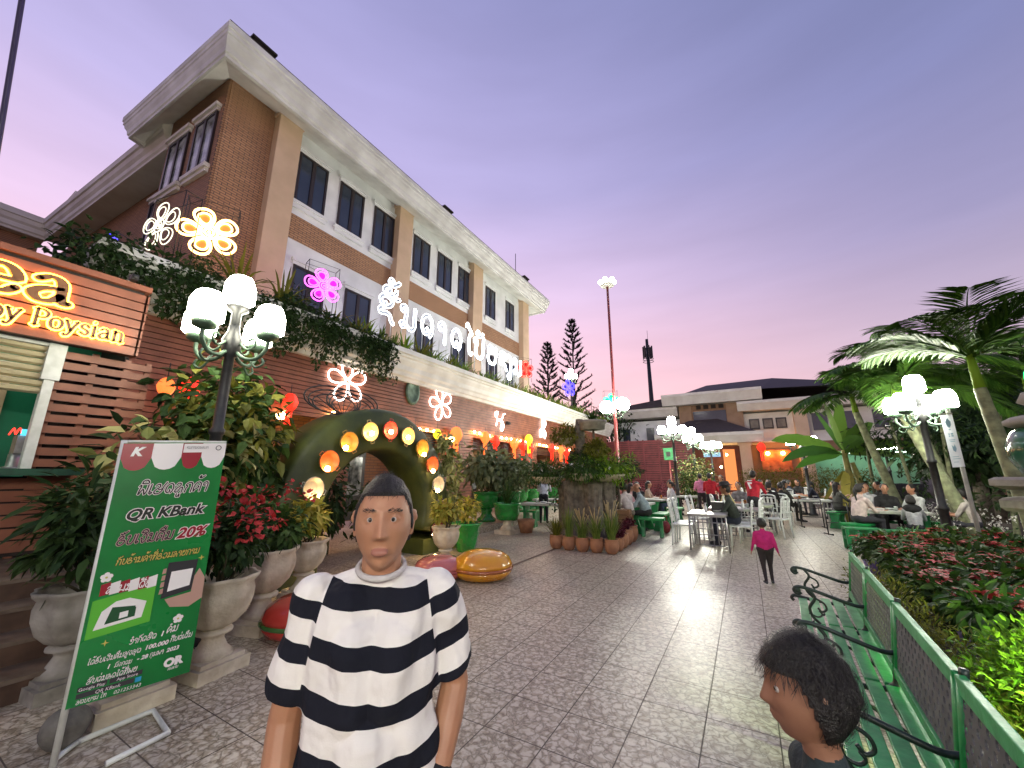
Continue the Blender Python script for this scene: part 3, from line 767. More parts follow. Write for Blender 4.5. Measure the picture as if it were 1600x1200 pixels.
def lao(seq):
    """list of glyph names -> (list of smooth strokes, width)"""
    x = 0; o = []; hi = 0
    for g in seq.split('.'):
        if g == '': continue
        w, st = G[g]
        for s_ in st:
            dy = -.18 if (g in ('^1', '^2') and not hi) else 0
            o.append([(x+p[0], p[1]+dy) for p in s_])
        if w: hi = 0
        elif g[0] == '^': hi = 1
        x += w
    return [cr(s_, 5) for s_ in o], x
def ribbon(st, hw, nib=None):
    """2-D outline of a stroke: closed loop of points"""
    P = np.array(st); d = np.gradient(P, axis=0); d /= np.linalg.norm(d, axis=1)[:,None]+1e-9
    n = np.stack([-d[:,1], d[:,0]], 1)
    w = np.full(len(P), hw)
    if nib is not None: w = hw*(nib + (1-nib)*np.abs(d[:,1])**1.3)
    L = P + n*w[:,None]; Rr = P - n*w[:,None]
    def cap(c, dd, nn, ww): return [c + nn*ww*math.cos(a) + dd*ww*math.sin(a) for a in np.linspace(0, math.pi, 6)[1:-1]]
    return list(L) + cap(P[-1], d[-1], n[-1], w[-1]) + list(Rr[::-1]) + cap(P[0], -d[0], -n[0], w[0]), L, Rr
def ribbon_mesh(mb, st, hw, to3, m=0, nib=None):
    _, L, Rr = ribbon(st, hw, nib)
    k = len(L); vs = [to3(p) for p in L] + [to3(p) for p in Rr]
    P = np.array(st)
    fs = [(i, k+i, k+i+1, i+1) for i in range(k-1)]
    mb.add(vs, fs, m)
    for c, w in ((P[0], np.linalg.norm(L[0]-P[0])), (P[-1], np.linalg.norm(L[-1]-P[-1]))):
        mb.add([to3((c[0]+w*math.cos(a), c[1]+w*math.sin(a))) for a in np.linspace(0, 2*math.pi, 11)[:-1]], [tuple(range(10))], m)
def text2d(s, size=1, shear=0, offset=0):
    c = bpy.data.curves.new('lettering', 'FONT'); c.body = s; c.size = size; c.shear = shear; c.offset = offset; c.resolution_u = 3
    o = bpy.data.objects.new('lettering', c); COL.objects.link(o)
    dg = bpy.context.evaluated_depsgraph_get(); dg.update()
    me = bpy.data.meshes.new_from_object(o.evaluated_get(dg))
    vs = [(v.co.x, v.co.y) for v in me.vertices]; fs = [tuple(p.vertices) for p in me.polygons]
    bpy.data.objects.remove(o); bpy.data.curves.remove(c); bpy.data.meshes.remove(me)
    xs = [v[0] for v in vs]
    return vs, fs, (min(xs), max(xs))

# ================================================================== WHITE NEON LETTERS above the ledge
M['tube_body'] = mat('sign_body', (.22,.23,.26), None, .5)
sign = thing('lit_sign', 'row of white neon outlined Lao letters standing on rods above the ledge', 'lit sign', (-8.9, 7.3, 5.3))
letters = [('so',7.32,.82,6.06,.82,''), ('no',8.16,.86,6.08,.78,'^ii.^2'), ('do',9.12,.78,6.14,.76,''), ('aa',9.98,.80,6.14,.76,''), ('do',10.72,.80,6.14,.76,''),
           ('oo',11.66,.9,6.14,.78,''), ('po',12.12,.96,6.14,.78,'^2'), ('yo',13.12,.96,6.14,.78,''), ('so',14.1,.9,6.14,.76,''), ('ia',14.82,.9,6.14,.76,''), ('no',15.32,.95,6.14,.76,'')]
for nm, y, sx, zb, sz, marks in letters:
    w = MB(); t = MB()
    strokes = [cr(s_, 5) for s_ in G[nm][1]]
    if nm == 'no' and marks: pass
    for mk in [q for q in marks.split('.') if q]:
        hi = -.35 if nm == 'po' else 0
        dx = G[nm][0]*.92 - (0.86 if nm == 'no' else 0)
        strokes += [cr([(p[0]+dx, p[1]+hi+(-.04)) for p in s_], 5) for s_ in G[mk][1]]
    for st in strokes:
        loop, L, Rr = ribbon(st, .070)
        ribbon_mesh(w, st, .05, lambda p: (-8.91, y+p[0]*sx, zb+p[1]*sz), 0)
        ribbon_mesh(w, st, .05, lambda p: (-8.95, y+p[0]*sx, zb+p[1]*sz), 0)
        t.tube([(-8.89, y+p[0]*sx, zb+p[1]*sz) for p in loop], .010, 5, 0, closed=True)
    o = part('letter', w, M['tube_body'], sign, True)
    t.shift(tuple(-k for k in world_loc(sign)))
    n_ = bpy.data.objects.new('neon_tube', t.mesh('neon_tube', M['g_white'])); COL.objects.link(n_); n_.parent = o
    w = MB()
    for q in (.2, .7): w.tube([(-8.93, y+q*sx, 5.15), (-8.93, y+q*sx, zb+.05)], .011, 6)
    w.shift(tuple(-k for k in world_loc(sign)))
    n_ = bpy.data.objects.new('support_rod', w.mesh('support_rod', M['metal_white'])); COL.objects.link(n_); n_.parent = o

# ================================================================== NEON FLOWERS
def neon_flower(name, label, loc, size, glowm, rz=0, ry=0, twist=0, rods=True, group='neon blossoms on the roof terrace', backing=None, r=.016, frame=True):
    """five ringed petals round a double ringed heart, flat in the local yz plane"""
    t = thing(name, label, 'neon flower', loc, rz, group)
    for k in range(5):
        a = R(90) + twist + 2*math.pi*k/5; w = MB()
        for s_, rr in ((1, r), (.62, r*.8)):
            c = .60
            pts = []
            for j in range(18):
                b = 2*math.pi*j/18
                u = c*(1 if s_ == 1 else .92) + .36*s_*math.cos(b); v = .30*s_*math.sin(b)*(1+.25*math.cos(b))
                pts.append((0.012*(s_ < 1), size*(u*math.cos(a)-v*math.sin(a)), size*(u*math.sin(a)+v*math.cos(a))))
            w.tube(pts, rr, 6, 0, closed=True)
            if s_ < 1 and backing: w.add([(-.02, p[1], p[2]) for p in pts], [tuple(range(18))], 1)
        part('petal', w, [glowm, backing or glowm], t)
    w = MB()
    for q in (.26, .14): w.tube([(.03, size*q*math.cos(b), size*q*math.sin(b)) for b in np.linspace(0, 2*math.pi, 17)[:-1]], r, 6, 0, closed=True)
    w.sphere((.03,0,0), size*.06, 8, 6)
    part('heart', w, glowm, t)
    if frame:
        w = MB(); q = size*.8
        w.tube([(-.06,-q,-size*1.3),(-.06,-q,size*1.35),(-.06,q,size*1.35),(-.06,q,-size*1.3)], .009, 5)
        w.tube([(-.36,-q,-size*1.3),(-.36,-q,size*1.35),(-.36,q,size*1.35),(-.36,q,-size*1.3)], .009, 5)
        for s_ in (-1,1): w.tube([(-.06,s_*q,size*1.35),(-.36,s_*q,size*1.35)], .009, 5)
        part('wire_frame', w, M['metal_dark'], t)
    return t
M['mag_back'] = mat('magenta_panel', (.25,.01,.22), None, .4, emit=.5, ecol=(.8,.02,.75))
M['or_back'] = mat('orange_panel', (.35,.13,.04), None, .4, emit=.25, ecol=(1,.3,.05))
neon_flower('neon_flower', 'large orange neon blossom over the vines by the brick corner', (-8.9, 3.0, 6.34), .54, M['g_orange'], R(-25), twist=.35, backing=M['or_back'], r=.024)
neon_flower('neon_flower', 'unlit-looking pale neon blossom seen edge on beside the orange one', (-9.3, 2.36, 6.25), .55, glow('dim_white_neon',(1,.95,.7),1.6), R(-78), twist=.1, r=.010)
neon_flower('neon_flower', 'magenta neon blossom in front of the dark roof terrace shrub', (-9.3, 5.82, 6.50), .50, M['g_magenta'], R(-15), twist=.25, backing=M['mag_back'], r=.018)
neon_flower('neon_flower', 'red neon blossom at the far end of the lit letters', (-8.9, 16.65, 6.62), .46, M['g_red'], R(-30), twist=.1, backing=mat('red_panel',(.3,.01,.01),None,.4), r=.022)
neon_flower('neon_flower', 'blue neon blossom before the conifers past the roof ledge end', (-8.9, 22.3, 6.75), .55, M['g_blue'], R(-25), twist=.2, backing=mat('blue_panel',(.01,.01,.3),None,.4,emit=.6,ecol=(.02,.02,1)), r=.024)
neon_flower('neon_flower', 'small blue neon blossom peeping over the vines at the far left', (-10.5, 1.97, 6.1), .15, M['g_blue'], R(-60), r=.018)
neon_flower('neon_flower', 'green neon blossom behind the globes of the tall maroon pole', (-6.2, 22.0, 5.6), .48, M['g_green'], R(-60), r=.024, group='neon blossoms on the roof terrace', backing=mat('green_panel',(.01,.3,.1),None,.4,emit=.6,ecol=(.02,.8,.3)))

# plain white blossoms on the slats
def wall_blossom(label, y, z, size, twist, nn=5, rot=None, squash=1):
    t = MB()
    for k in range(nn):
        a = R(90)+twist+2*math.pi*k/nn
        pts = []
        for j in range(16):
            b = 2*math.pi*j/16
            u = .55+.45*math.cos(b); v = .27*math.sin(b)*(1+.35*math.cos(b))
            pts.append((0, squash*size*(u*math.cos(a)-v*math.sin(a)), size*(u*math.sin(a)+v*math.cos(a))))
        t.tube(pts, .019, 6, 0, closed=True)
    if rot: t.xform(Matrix.Rotation(rot, 4, 'Z'))
    return solo('neon_blossom', t, M['g_warmwhite'], label, 'neon flower', (-8.93, y, z), group='white neon blossoms on the slats')
wall_blossom('large five petalled white neon blossom above the green arch', 6.58, 3.95, .60, .12)
wall_blossom('five petalled white neon blossom to the right of the oval plaque', 10.40, 3.93, .60, .30)
def neon_curl(label, y, z, strokes, s):
    t = MB()
    for st in strokes: t.tube([(0, s*p[0], s*p[1]) for p in cr(st, 6)], .022, 6)
    solo('neon_curl', t, M['g_warmwhite'], label, 'neon flower', (-8.93, y, z), group='white neon blossoms on the slats')
neon_curl('white neon blossom seen as crossing curls above the door lanterns', 14.25, 3.82, [[(-.5,.15),(-.55,.45),(-.25,.5),(-.35,.1),(0,0),(.35,.15),(.5,.45),(.75,.5)],[(0,0),(.35,-.05),(.55,-.4),(.3,-.75),(.15,-.55),(.3,-.2),(0,0)],[(0,0),(-.3,-.15),(-.45,-.45)]], .62)
neon_curl('narrow white neon blossom near the far door', 18.55, 3.85, [[(-.1,.9),(-.2,.5),(0,.0),(.5,.35),(.4,.75),(0,.0)],[(-.1,.9),(0,.5),(0,-.7)],[(0,0),(-.6,-.2),(-.5,-.75),(0,-.1)],[(0,0),(.5,-.3),(.3,-.8),(0,-.2)]], .62)

# ================================================================== KIOSK LETTERS, backlit
L = {
 'e': (.62, [[(.10,.30),(.50,.32),(.46,.52),(.30,.60),(.12,.48),(.08,.26),(.20,.04),(.40,.03),(.52,.14)]]),
 'a': (.64, [[(.14,.50),(.30,.60),(.44,.50),(.46,.20),(.50,.04),(.58,.06)],[(.45,.36),(.22,.30),(.10,.16),(.20,.02),(.36,.06),(.45,.18)]]),
 'y': (.62, [[(.06,.60),(.16,.40),(.28,.08)],[(.54,.60),(.40,.32),(.24,-.10),(.12,-.22),(.04,-.16)],[(.0,.6),(.2,.6)],[(.42,.6),(.62,.6)]]),
 'P': (.68, [[(.18,.90),(.18,.45),(.18,.02)],[(.18,.88),(.40,.90),(.60,.76),(.56,.54),(.36,.46),(.20,.47)],[(.06,.02),(.32,.02)],[(.06,.89),(.22,.89)]]),
 'o': (.64, [[(.30,.60),(.12,.50),(.08,.30),(.14,.10),(.31,.02),(.48,.10),(.55,.31),(.48,.52),(.30,.60)]]),
 's': (.50, [[(.42,.48),(.28,.60),(.12,.52),(.14,.38),(.34,.28),(.42,.14),(.30,.02),(.08,.12)]]),
 'i': (.34, [[(.17,.58),(.17,.30),(.17,.02)],[(.06,.02),(.28,.02)],[(.06,.58),(.18,.58)],[(.16,.80),(.18,.84)]]),
 'n': (.68, [[(.15,.60),(.15,.3),(.15,.02)],[(.15,.44),(.28,.58),(.44,.54),(.48,.34),(.48,.02)],[(.04,.02),(.27,.02)],[(.36,.02),(.60,.02)],[(.04,.59),(.16,.59)]]),
 'T': (.7, [[(.05,.88),(.35,.9),(.65,.88)],[(.35,.9),(.35,.4),(.35,.02)]]), 'b': (.6, [[(.1,.95),(.1,.5),(.1,.05)],[(.1,.4),(.3,.6),(.5,.4),(.45,.1),(.25,.02),(.1,.1)]]), ' ': (.35, []),
}
M['amber_face'] = mat('bronze_letter', (.20,.085,.03), None, .5)
def kiosk_word(word, y1, zb, s, zs):
    tot = sum(L[c][0] for c in word)*s; y = y1-tot
    for c in word:
        if c == ' ': y += L[c][0]*s; continue
        w = MB(); h = MB()
        for st in L[c][1]:
            st = cr(st, 5); hw = .075 if len(st) > 6 else .05
            ribbon_mesh(w, st, hw, lambda p: (-6.445, y+p[0]*s, zb+p[1]*zs), 0, nib=.5)
            lp, _, _ = ribbon(st, hw*1.02, .5)
            k = len(lp)
            a_ = [(-6.445, y+p[0]*s, zb+p[1]*zs) for p in lp]; b_ = [(-6.475, q[1], q[2]) for q in a_]
            w.add(a_+b_, [(i,(i+1)%k,k+(i+1)%k,k+i) for i in range(k)], 0)
            h.tube([(-6.478, y+p[0]*s, zb+p[1]*zs) for p in ribbon(st, hw+.028, .6)[0]], .010, 5, 0, closed=True)
        o = part('letter', w, M['amber_face'], kio, True)
        h.shift(tuple(-k for k in world_loc(kio)))
        n_ = bpy.data.objects.new('backlight', h.mesh('backlight', M['g_amber'])); COL.objects.link(n_); n_.parent = o
        y += L[c][0]*s
kiosk_word('Tea', 1.06, 3.40, .58, .50)
kiosk_word('by Poysian', 1.55, 3.12, .185, .21)

# ================================================================== LAMPS
def globe_lamp(name, label, loc, h, group, rz=0, n=4, armr=.39, gr=.152, top=True, poleM=None, scale=1, globes=None):
    t = thing(name, label, 'street lamp', loc, rz, group)
    pm = poleM or M['metal_dark']
    w = MB(); w.lathe([(.16,0),(.16,.06),(.11,.10),(.10,.45),(.075,.52),(.068,.9),(.085,.93),(.085,.97),(.06,1.0),(.055,h*.62),(.072,h*.62+.02),(.072,h*.62+.06),(.052,h*.62+.08),(.048,h-.35),(.07,h-.33),(.09,h-.24),(.10,h-.16),(.06,h-.06),(.05,h+.02)], n=14)
    part('pole', w, pm, t)
    for k in range(n):
        a = 2*math.pi*k/n; ca, sa = math.cos(a), math.sin(a); w = MB()
        w.tube([(p[0]*ca, p[0]*sa, p[1]) for p in cr([(.05,h-.28),(.16,h-.36),(.30,h-.36),(armr,h-.26),(armr+.01,h-.16)], 5)], .021, 7)
        w.tube([(p[0]*ca, p[0]*sa, p[1]) for p in cr([(.08,h-.18),(.18,h-.26),(.26,h-.22),(.24,h-.14),(.18,h-.16)], 4)], .013, 6)
        w.tube([(p[0]*ca, p[0]*sa, p[1]) for p in cr([(.22,h-.37),(.30,h-.46),(.38,h-.42),(.36,h-.36)], 4)], .012, 6)
        w.lathe([(.03,h-.17),(.10,h-.14),(.115,h-.09),(.09,h-.07)], (armr*ca, armr*sa, 0), 12)
        part('arm', w, M['patina'] if poleM is None else pm, t)
        g = MB(); g.lathe([(.085,-.13),(.15,-.08),(gr,.02),(gr*.98,.10),(gr*.78,.18),(gr*.62,.21),(gr*.5,.17)], (armr*ca, armr*sa, h+.02), 14, flute=.05, nf=6)
        part('globe', g, globes or M['g_lamp'], t)
    if top:
        w = MB(); w.lathe([(.05,h),(.05,h+.16),(.11,h+.2),(.11,h+.24)], n=12); part('collar', w, pm, t)
        g = MB(); g.lathe([(.085,-.13),(.15,-.08),(gr,.02),(gr*.98,.10),(gr*.78,.18),(gr*.62,.21),(gr*.5,.17)], (0,0,h+.38), 14, flute=.05, nf=6)
        part('globe', g, globes or M['g_lamp'], t)
    return t
GL = 'lamps round the plaza'
globe_lamp('street_lamp', 'near black street lamp with five glowing tulip globes over the shrubs', (-4.68, 1.96, 0), 3.12, GL, .5, globes=M['g_lamp_near'])
globe_lamp('street_lamp', 'street lamp with glowing globes beside the hanging white banner under the palms', (2.95, 10.1, 0), 2.78, GL, .8)
globe_lamp('street_lamp', 'far globe lamp on slim post before the dark red fence', (-2.36, 16.84, 0), 3.2, GL, .2, top=True)
globe_lamp('street_lamp', 'globe lamp between the fence lamp and the porch', (-2.0, 20.4, 0), 3.1, GL, .9, top=True)
globe_lamp('street_lamp', 'globe lamp nearest to the porch roof, partly behind the white flowering bush', (-1.4, 22.5, 0), 2.9, GL, .4, top=False)
globe_lamp('street_lamp', 'pair of small globes shining through the banana leaves, left one', (2.05, 19.2, 0), 2.75, GL, .2, n=2, top=False, gr=.15)
globe_lamp('street_lamp', 'small globes glowing to the right of the banana plant', (5.0, 21.5, 0), 2.6, GL, .5, n=3, top=False, gr=.15, armr=.3)
globe_lamp('street_lamp', 'globe lamp on the roof terrace before the conifers', (-9.6, 24.5, 5.1), 2.9, GL, .5, n=4, gr=.15, armr=.26)
globe_lamp('street_lamp', 'globe lamp behind the photographer lighting the striped shirt and the green banner', (1.3, -4.0, 0), 3.1, GL, .3)
globe_lamp('street_lamp', 'globe lamp behind the bench end lighting the poinsettia bed', (3.6, -2.6, 0), 3.1, GL, .1)
# tall pole
tp = thing('flood_light_pole', 'very tall maroon pole with a crown of floodlights and two globes halfway up', 'light pole', (-4.77, 17.35, 0), -.5)
w = MB(); w.lathe([(.16,0),(.16,.1),(.085,.3),(.08,4.1),(.065,4.4),(.06,7.5),(.055,10.5),(.0,10.55)], n=12); part('pole', w, M['red_pole'], tp)
w = MB(); w.lathe([(.25,10.38),(.34,10.44),(.34,10.48),(.1,10.56)], n=14); part('crown_ring', w, M['metal_white'], tp)
for k in range(6):
    a = 2*math.pi*k/6; w = MB(); w.sphere((.30*math.cos(a), .30*math.sin(a), 10.62), (.14,.14,.10), 10, 6); part('flood_light', w, glow('flood_light_glow',(1,.98,.85),40) if k == 0 else bpy.data.materials['flood_light_glow'], tp)
for s_ in (-1,1):
    w = MB(); w.tube([(p[0]*s_,0,p[1]) for p in cr([(.05,4.05),(.2,3.95),(.42,3.98),(.5,4.15)],5)], .028, 7); w.tube([(p[0]*s_,0,p[1]) for p in cr([(.06,4.25),(.18,4.12),(.28,4.18),(.2,4.26)],4)], .016, 6); w.lathe([(.06,4.12),(.15,4.2),(.13,4.26)], (.5*s_,0,0), 12); part('arm', w, M['patina'], tp)
    g = MB(); g.lathe([(.1,-.2),(.24,-.1),(.30,.05),(.27,.22),(.15,.35),(.05,.38)], (.5*s_,0,4.45), 14, flute=.04, nf=6); part('globe', g, M['g_lamp'], tp)

# ================================================================== STRING LIGHTS AND LANTERNS under the ledge
def festoon(label, pts, nb, r=.045):
    t = thing('string_lights', label, 'string lights', pts[0], 0, 'warm string lights along the restaurant front')
    c = cr(pts, 8); w = MB(); o0 = np.array(pts[0])
    w.tube([tuple(p-o0) for p in c], .008, 5); part('cord', w, M['metal_dark'], t)
    for i in range(nb):
        p = c[int((i+.5)/nb*(len(c)-1))]-o0
        w = MB(); w.lathe([(.018,.03),(.02,0),(.0,-.001)], tuple(p), 8); w.sphere((p[0],p[1],p[2]-r), r, 8, 6, 1)
        part('bulb', w, [M['metal_dark'], M['g_bulb']], t)
festoon('string of warm bulbs above the green arch', [(-8.9,6.05,3.12),(-8.9,7.5,3.02),(-8.9,9.0,3.0),(-8.9,10.4,2.98)], 10)
festoon('string of warm bulbs above the middle door', [(-8.9,12.2,3.18),(-8.9,13.6,3.10),(-8.9,15.2,3.10),(-8.9,17.0,3.05)], 11)
festoon('string of warm bulbs above the far door', [(-8.9,17.9,3.05),(-8.9,19.2,3.0),(-8.9,20.8,2.98),(-8.9,22.5,2.95)], 9)
festoon('string of warm bulbs behind the foreground shrubs', [(-8.9,3.0,2.75),(-8.9,4.2,2.85),(-8.9,5.4,2.95)], 3, .055)
for (y,z,x) in ((10.9,2.75,-8.8),(22.9,2.75,-8.8),(5.15,2.9,-9.3)):
    w = MB(); w.tube([(0,0,.3),(0,0,.12)],.01,5); w.sphere((0,0,0),.11,10,8,1)
    solo('porch_lamp', w, [M['metal_dark'], glow('porch_lamp_light',(1,.58,.2),45)] if 'porch_lamp_light' not in bpy.data.materials else [M['metal_dark'], bpy.data.materials['porch_lamp_light']],
         {10.9:'bright bare porch bulb by the orange lit pier',22.9:'bright bare porch bulb at the far end of the front',5.15:'bright bare porch bulb beside the red lantern'}[y], 'lamp', (x,y,z))
# warm ceiling lamps inside the porch
for y in (4.9,8.7,14,19):
    w = MB(); w.lathe([(.16,0),(.16,-.04),(.1,-.07)], n=12); w.shift((0,0,0))
    solo('ceiling_lamp', w, glow('porch_ceiling_light',(1,.45,.12),24) if 'porch_ceiling_light' not in bpy.data.materials else bpy.data.materials['porch_ceiling_light'],
      'round warm ceiling lamp inside the porch, hidden by the slats', 'lamp', (-9.9,y,4.3), group='porch ceiling lamps')
M['lantern_red'] = mat('red_lantern_cloth', (.55,.02,.015), None, .5, emit=1.1, ecol=(1,.03,.01))
M['lantern_orange'] = mat('orange_lantern_cloth', (.6,.10,.02), None, .5, emit=1.5, ecol=(1,.16,.03))
M['lantern_yellow'] = mat('yellow_lantern_cloth', (.6,.45,.02), None, .5, emit=1.2, ecol=(1,.75,.03))
M['lantern_gold'] = mat('gold_lantern_cloth', (.5,.3,.05), None, .5, emit=1.1, ecol=(1,.6,.15))
def lantern(label, y, z, m, s=1, x=-8.75, tail=True):
    t = thing('paper_lantern', label, 'lantern', (x,y,z), 0, 'lanterns along the restaurant front')
    w = MB(); w.lathe([(.04,.22),(.09,.2),(.15,.12),(.19,0),(.15,-.12),(.09,-.2),(.05,-.22)], n=8, smooth=False); w.xform(Matrix.Scale(s,4)); part('shade', w, m, t)
    w = MB(); w.tube([(0,0,.22*s),(0,0,.42)], .008, 5); part('cord', w, M['metal_dark'], t)
    if tail:
        w = MB()
        for k in range(6): w.box((.05*s*math.cos(k),.05*s*math.sin(k),-.42*s),(.05*s,.004,.42*s),k)
        part('tassel', w, m, t)
lantern('red lantern with streamers by the porch brick left of the arch', 5.0, 3.12, M['lantern_red'], .95)
lantern('round red lantern above the right shoulder of the arch', 9.0, 2.85, M['lantern_red'], .75, tail=False)
lantern('yellow lantern above the right end of the arch', 10.05, 2.84, M['lantern_yellow'], .75, tail=False)
lantern('gold lantern above the crown of the arch', 7.45, 2.98, M['lantern_gold'], .7, tail=False)
lantern('long orange lantern on the pier right of the arch', 11.05, 2.9, M['lantern_orange'], 1.25)
for y, z, m, lab in ((12.9,2.95,'lantern_orange','big orange lantern at the left of the middle door'),(13.65,2.85,'lantern_red','red lantern second from the left over the middle door'),(15.2,2.85,'lantern_orange','orange red lantern at the middle door blind'),(16.0,2.82,'lantern_red','red lantern in the cluster beside the middle door'),(16.6,3.15,'lantern_yellow','yellow lantern at the top of the cluster'),(16.75,2.75,'lantern_red','lowest red lantern in the cluster between the doors'),(19.2,2.85,'lantern_red','red lantern over the far door frame'),(20.4,2.85,'lantern_orange','orange lantern right of the far door'),(21.2,2.75,'lantern_red','red lantern against the bright far pier')):
    lantern(lab, y, z, M[m], 1.05)
lantern('orange cloth lantern among the shrub leaves left of the lamp post', 2.62, 2.98, M['lantern_orange'], .7, x=-8.3, tail=False)
lantern('red paper lantern close to the lamp post in the shrubs', 2.95, 3.02, M['lantern_red'], .9, x=-8.3, tail=False)
for x, lab in ((-.1,'red lantern under the porch eave of the far building'),):
    lantern(lab, 35.4, 3.5, M['lantern_red'], 1.6, x=1.25)

# ================================================================== GREEN ARCH WITH LIT PANS
arch = thing('garden_arch', 'mossy green arch hung with lit metal pans behind the striped shirt', 'arch', (-5.9, 5.03, 0))
w = MB(); A = np.linspace(R(-18), R(198), 37); vs = []
for a in A:
    c, s_ = math.cos(a), math.sin(a)
    ro, ri = (1.86, 1.12)
    if s_ < 0: pass
    for (r_, x) in ((ri,.25),(ri+.06,.32),(ro-.08,.32),(ro,.22),(ro,-.50),(ro-.1,-.58),(ri+.05,-.55),(ri,-.45)):
        vs.append((x, r_*c, .85+r_*s_))
k = 8
w.add(vs, [(i*k+j, (i+1)*k+j, (i+1)*k+(j+1)%k, i*k+(j+1)%k) for i in range(len(A)-1) for j in range(k)] + [tuple(range(k)), tuple(range(len(vs)-1, len(vs)-k-1, -1))], 0, True)
for s_ in (-1,1): w.box((-.12, s_*1.49, .14), (.85,.74,.30))
part('arch_band', w, M['moss'], arch)
pan_cols = [(.10,.012,.02),(.06,.06,.17),(.42,.40,.36),(.55,.13,.03),(.50,.27,.05),(.60,.45,.18),(.55,.05,.04),(.60,.45,.20),(.58,.30,.04),(.55,.12,.04),(.45,.43,.40),(.07,.06,.18),(.12,.015,.03)]
names = ['maroon','violet blue','silver','orange red','gold','cream gold','red','cream','amber','orange','silver','violet','dark maroon']
where = ['lowest on the left limb of the arch','on the left limb of the arch','on the left limb of the arch beside a bulb','on the left shoulder of the arch','left of the crown of the arch','just left of the crown of the arch','at the crown of the arch','just right of the crown of the arch','right of the crown of the arch','on the right shoulder of the arch','on the right limb of the arch','on the right limb of the arch beside a bulb','lowest on the right limb of the arch']
for i, c in enumerate(pan_cols):
    a = R(196 - 212*i/12)
    pm = mat('pan_metal_%s' % names[i].replace(' ', '_'), c, tuple(q*.75 for q in c), .35, 6, metal=.1)
    y, z = 5.03+1.47*math.cos(a), .85+1.47*math.sin(a)
    t = thing('hanging_pan', '%s pan with two handles %s' % (names[i], where[i]), 'pan', (-5.57, y, z), 0, 'pans hung on the arch')
    w = MB(); w.lathe([(.09,.02),(.12,.03),(.155,.09),(.165,.10),(.17,.09),(.13,.01),(.10,.0)], n=20); w.xform(Matrix.Rotation(R(90),4,'Y')); part('bowl', w, pm, t)
    for s_ in (-1,1):
        w = MB(); b = a + (0 if s_ > 0 else math.pi)
        ux, uy = math.cos(b), math.sin(b)
        w.tube([(.09, q[0]*ux-q[1]*uy, q[0]*uy+q[1]*ux) for q in ((.165,-.035),(.20,-.035),(.205,.035),(.165,.035))], .008, 5); part('handle', w, pm, t)
for i in range(13):  # a bulb for every pan, some of them added to brighten the pans
    a = R(196 - 212*i/12 + (5 if i < 5 else -5 if i > 7 else 0)); q = 1.47-.05 if i in (5,6,7,3,4) else 1.38
    w = MB(); w.tube([(0,0,0),(.05,0,0)], .022, 8); w.sphere((.09,0,0), .04, 10, 8, 1)
    lab = {0:'beside the lowest left pan',4:'in the gold pan',10:'beside the right silver pan',12:'beside the lowest right pan',1:'beside the left violet pan',2:'beside the left silver pan',3:'in the orange red pan',5:'in the pan left of the crown',6:'in the red crown pan',7:'in the pan right of the crown',8:'in the amber pan',9:'in the right orange pan',11:'beside the right violet pan'}[i]
    solo('arch_bulb', w, [M['metal_dark'], M['g_bulb']], 'small warm bulb glowing '+lab, 'light bulb', (-5.56, 5.03+q*math.cos(a), .85+q*math.sin(a)+.02), group='bulbs among the pans')
# black wire butterfly over the arch
w = MB()
for k in range(3):
    for s_ in (-1,1):
        pts = [(0, s_*(.1+.55*math.cos(b))*(.75+.12*k)+s_*.1, (.25+.22*math.sin(b))*(.75+.15*k)) for b in np.linspace(0, 2*math.pi, 20)[:-1]]
        w.tube(pts, .012, 5, closed=True)
for s_ in np.linspace(-.7,.7,9): w.tube([(0,0,0),(.0,s_,.38-.2*abs(s_))], .007, 5)
solo('wire_ornament', w, M['metal_dark'], 'black curled wire ornament on the left crown of the green arch', 'ornament', (-5.95, 4.35, 2.52))

# ================================================================== PROMOTION BANNER
bn = thing('promotion_banner', 'tall green promotion banner on a white stand in the left foreground', 'banner', (-3.43, .93, 0))
ex = Vector((.16,.50,0)).normalized(); nz_ = Vector((.50,-.16,0)).normalized(); BW = .535; B0 = .27; BH = 1.47
def bp3(x, y, d=0): # x across 0..1 , y up 0..1
    bow = .012*math.sin(x*math.pi)
    return ex*(x*BW) + Vector((0,0,B0+y*BH + x*.03)) + nz_*(.016+d+bow)
w = MB(); nx_, ny_ = 8, 14
w.add([bp3(i/nx_, j/ny_, 0) for j in range(ny_+1) for i in range(nx_+1)] + [bp3(i/nx_, j/ny_, -.004) for j in range(ny_+1) for i in range(nx_+1)],
      [(j*9+i, j*9+i+1, (j+1)*9+i+1, (j+1)*9+i) for j in range(ny_) for i in range(nx_)] + [(135+(j+1)*9+i, 135+(j+1)*9+i+1, 135+j*9+i+1, 135+j*9+i) for j in range(ny_) for i in range(nx_)])
M['banner_green'] = mat('printed_green_vinyl', (.02,.32,.07), (.015,.22,.05), .28, 2.4, .08, 5, trans=.4)
sheet = part('sheet', w, M['banner_green'], bn)
P_ = {k: mat('print_'+k, c, None, .32) for k, c in dict(white=(.78,.76,.74), red=(.28,.008,.02), black=(.012,.02,.014), yellow=(.5,.48,.10), grey=(.25,.25,.25), hand=(.45,.28,.22), dark=(.03,.03,.035), deep=(.006,.07,.02), lime=(.09,.42,.03), pink=(.55,.33,.36), blue=(.02,.3,.5)).items()}
def bpoly(mb, pts, d, m): mb.add([bp3(p[0], p[1], d) for p in pts], [tuple(range(len(pts)))], m)
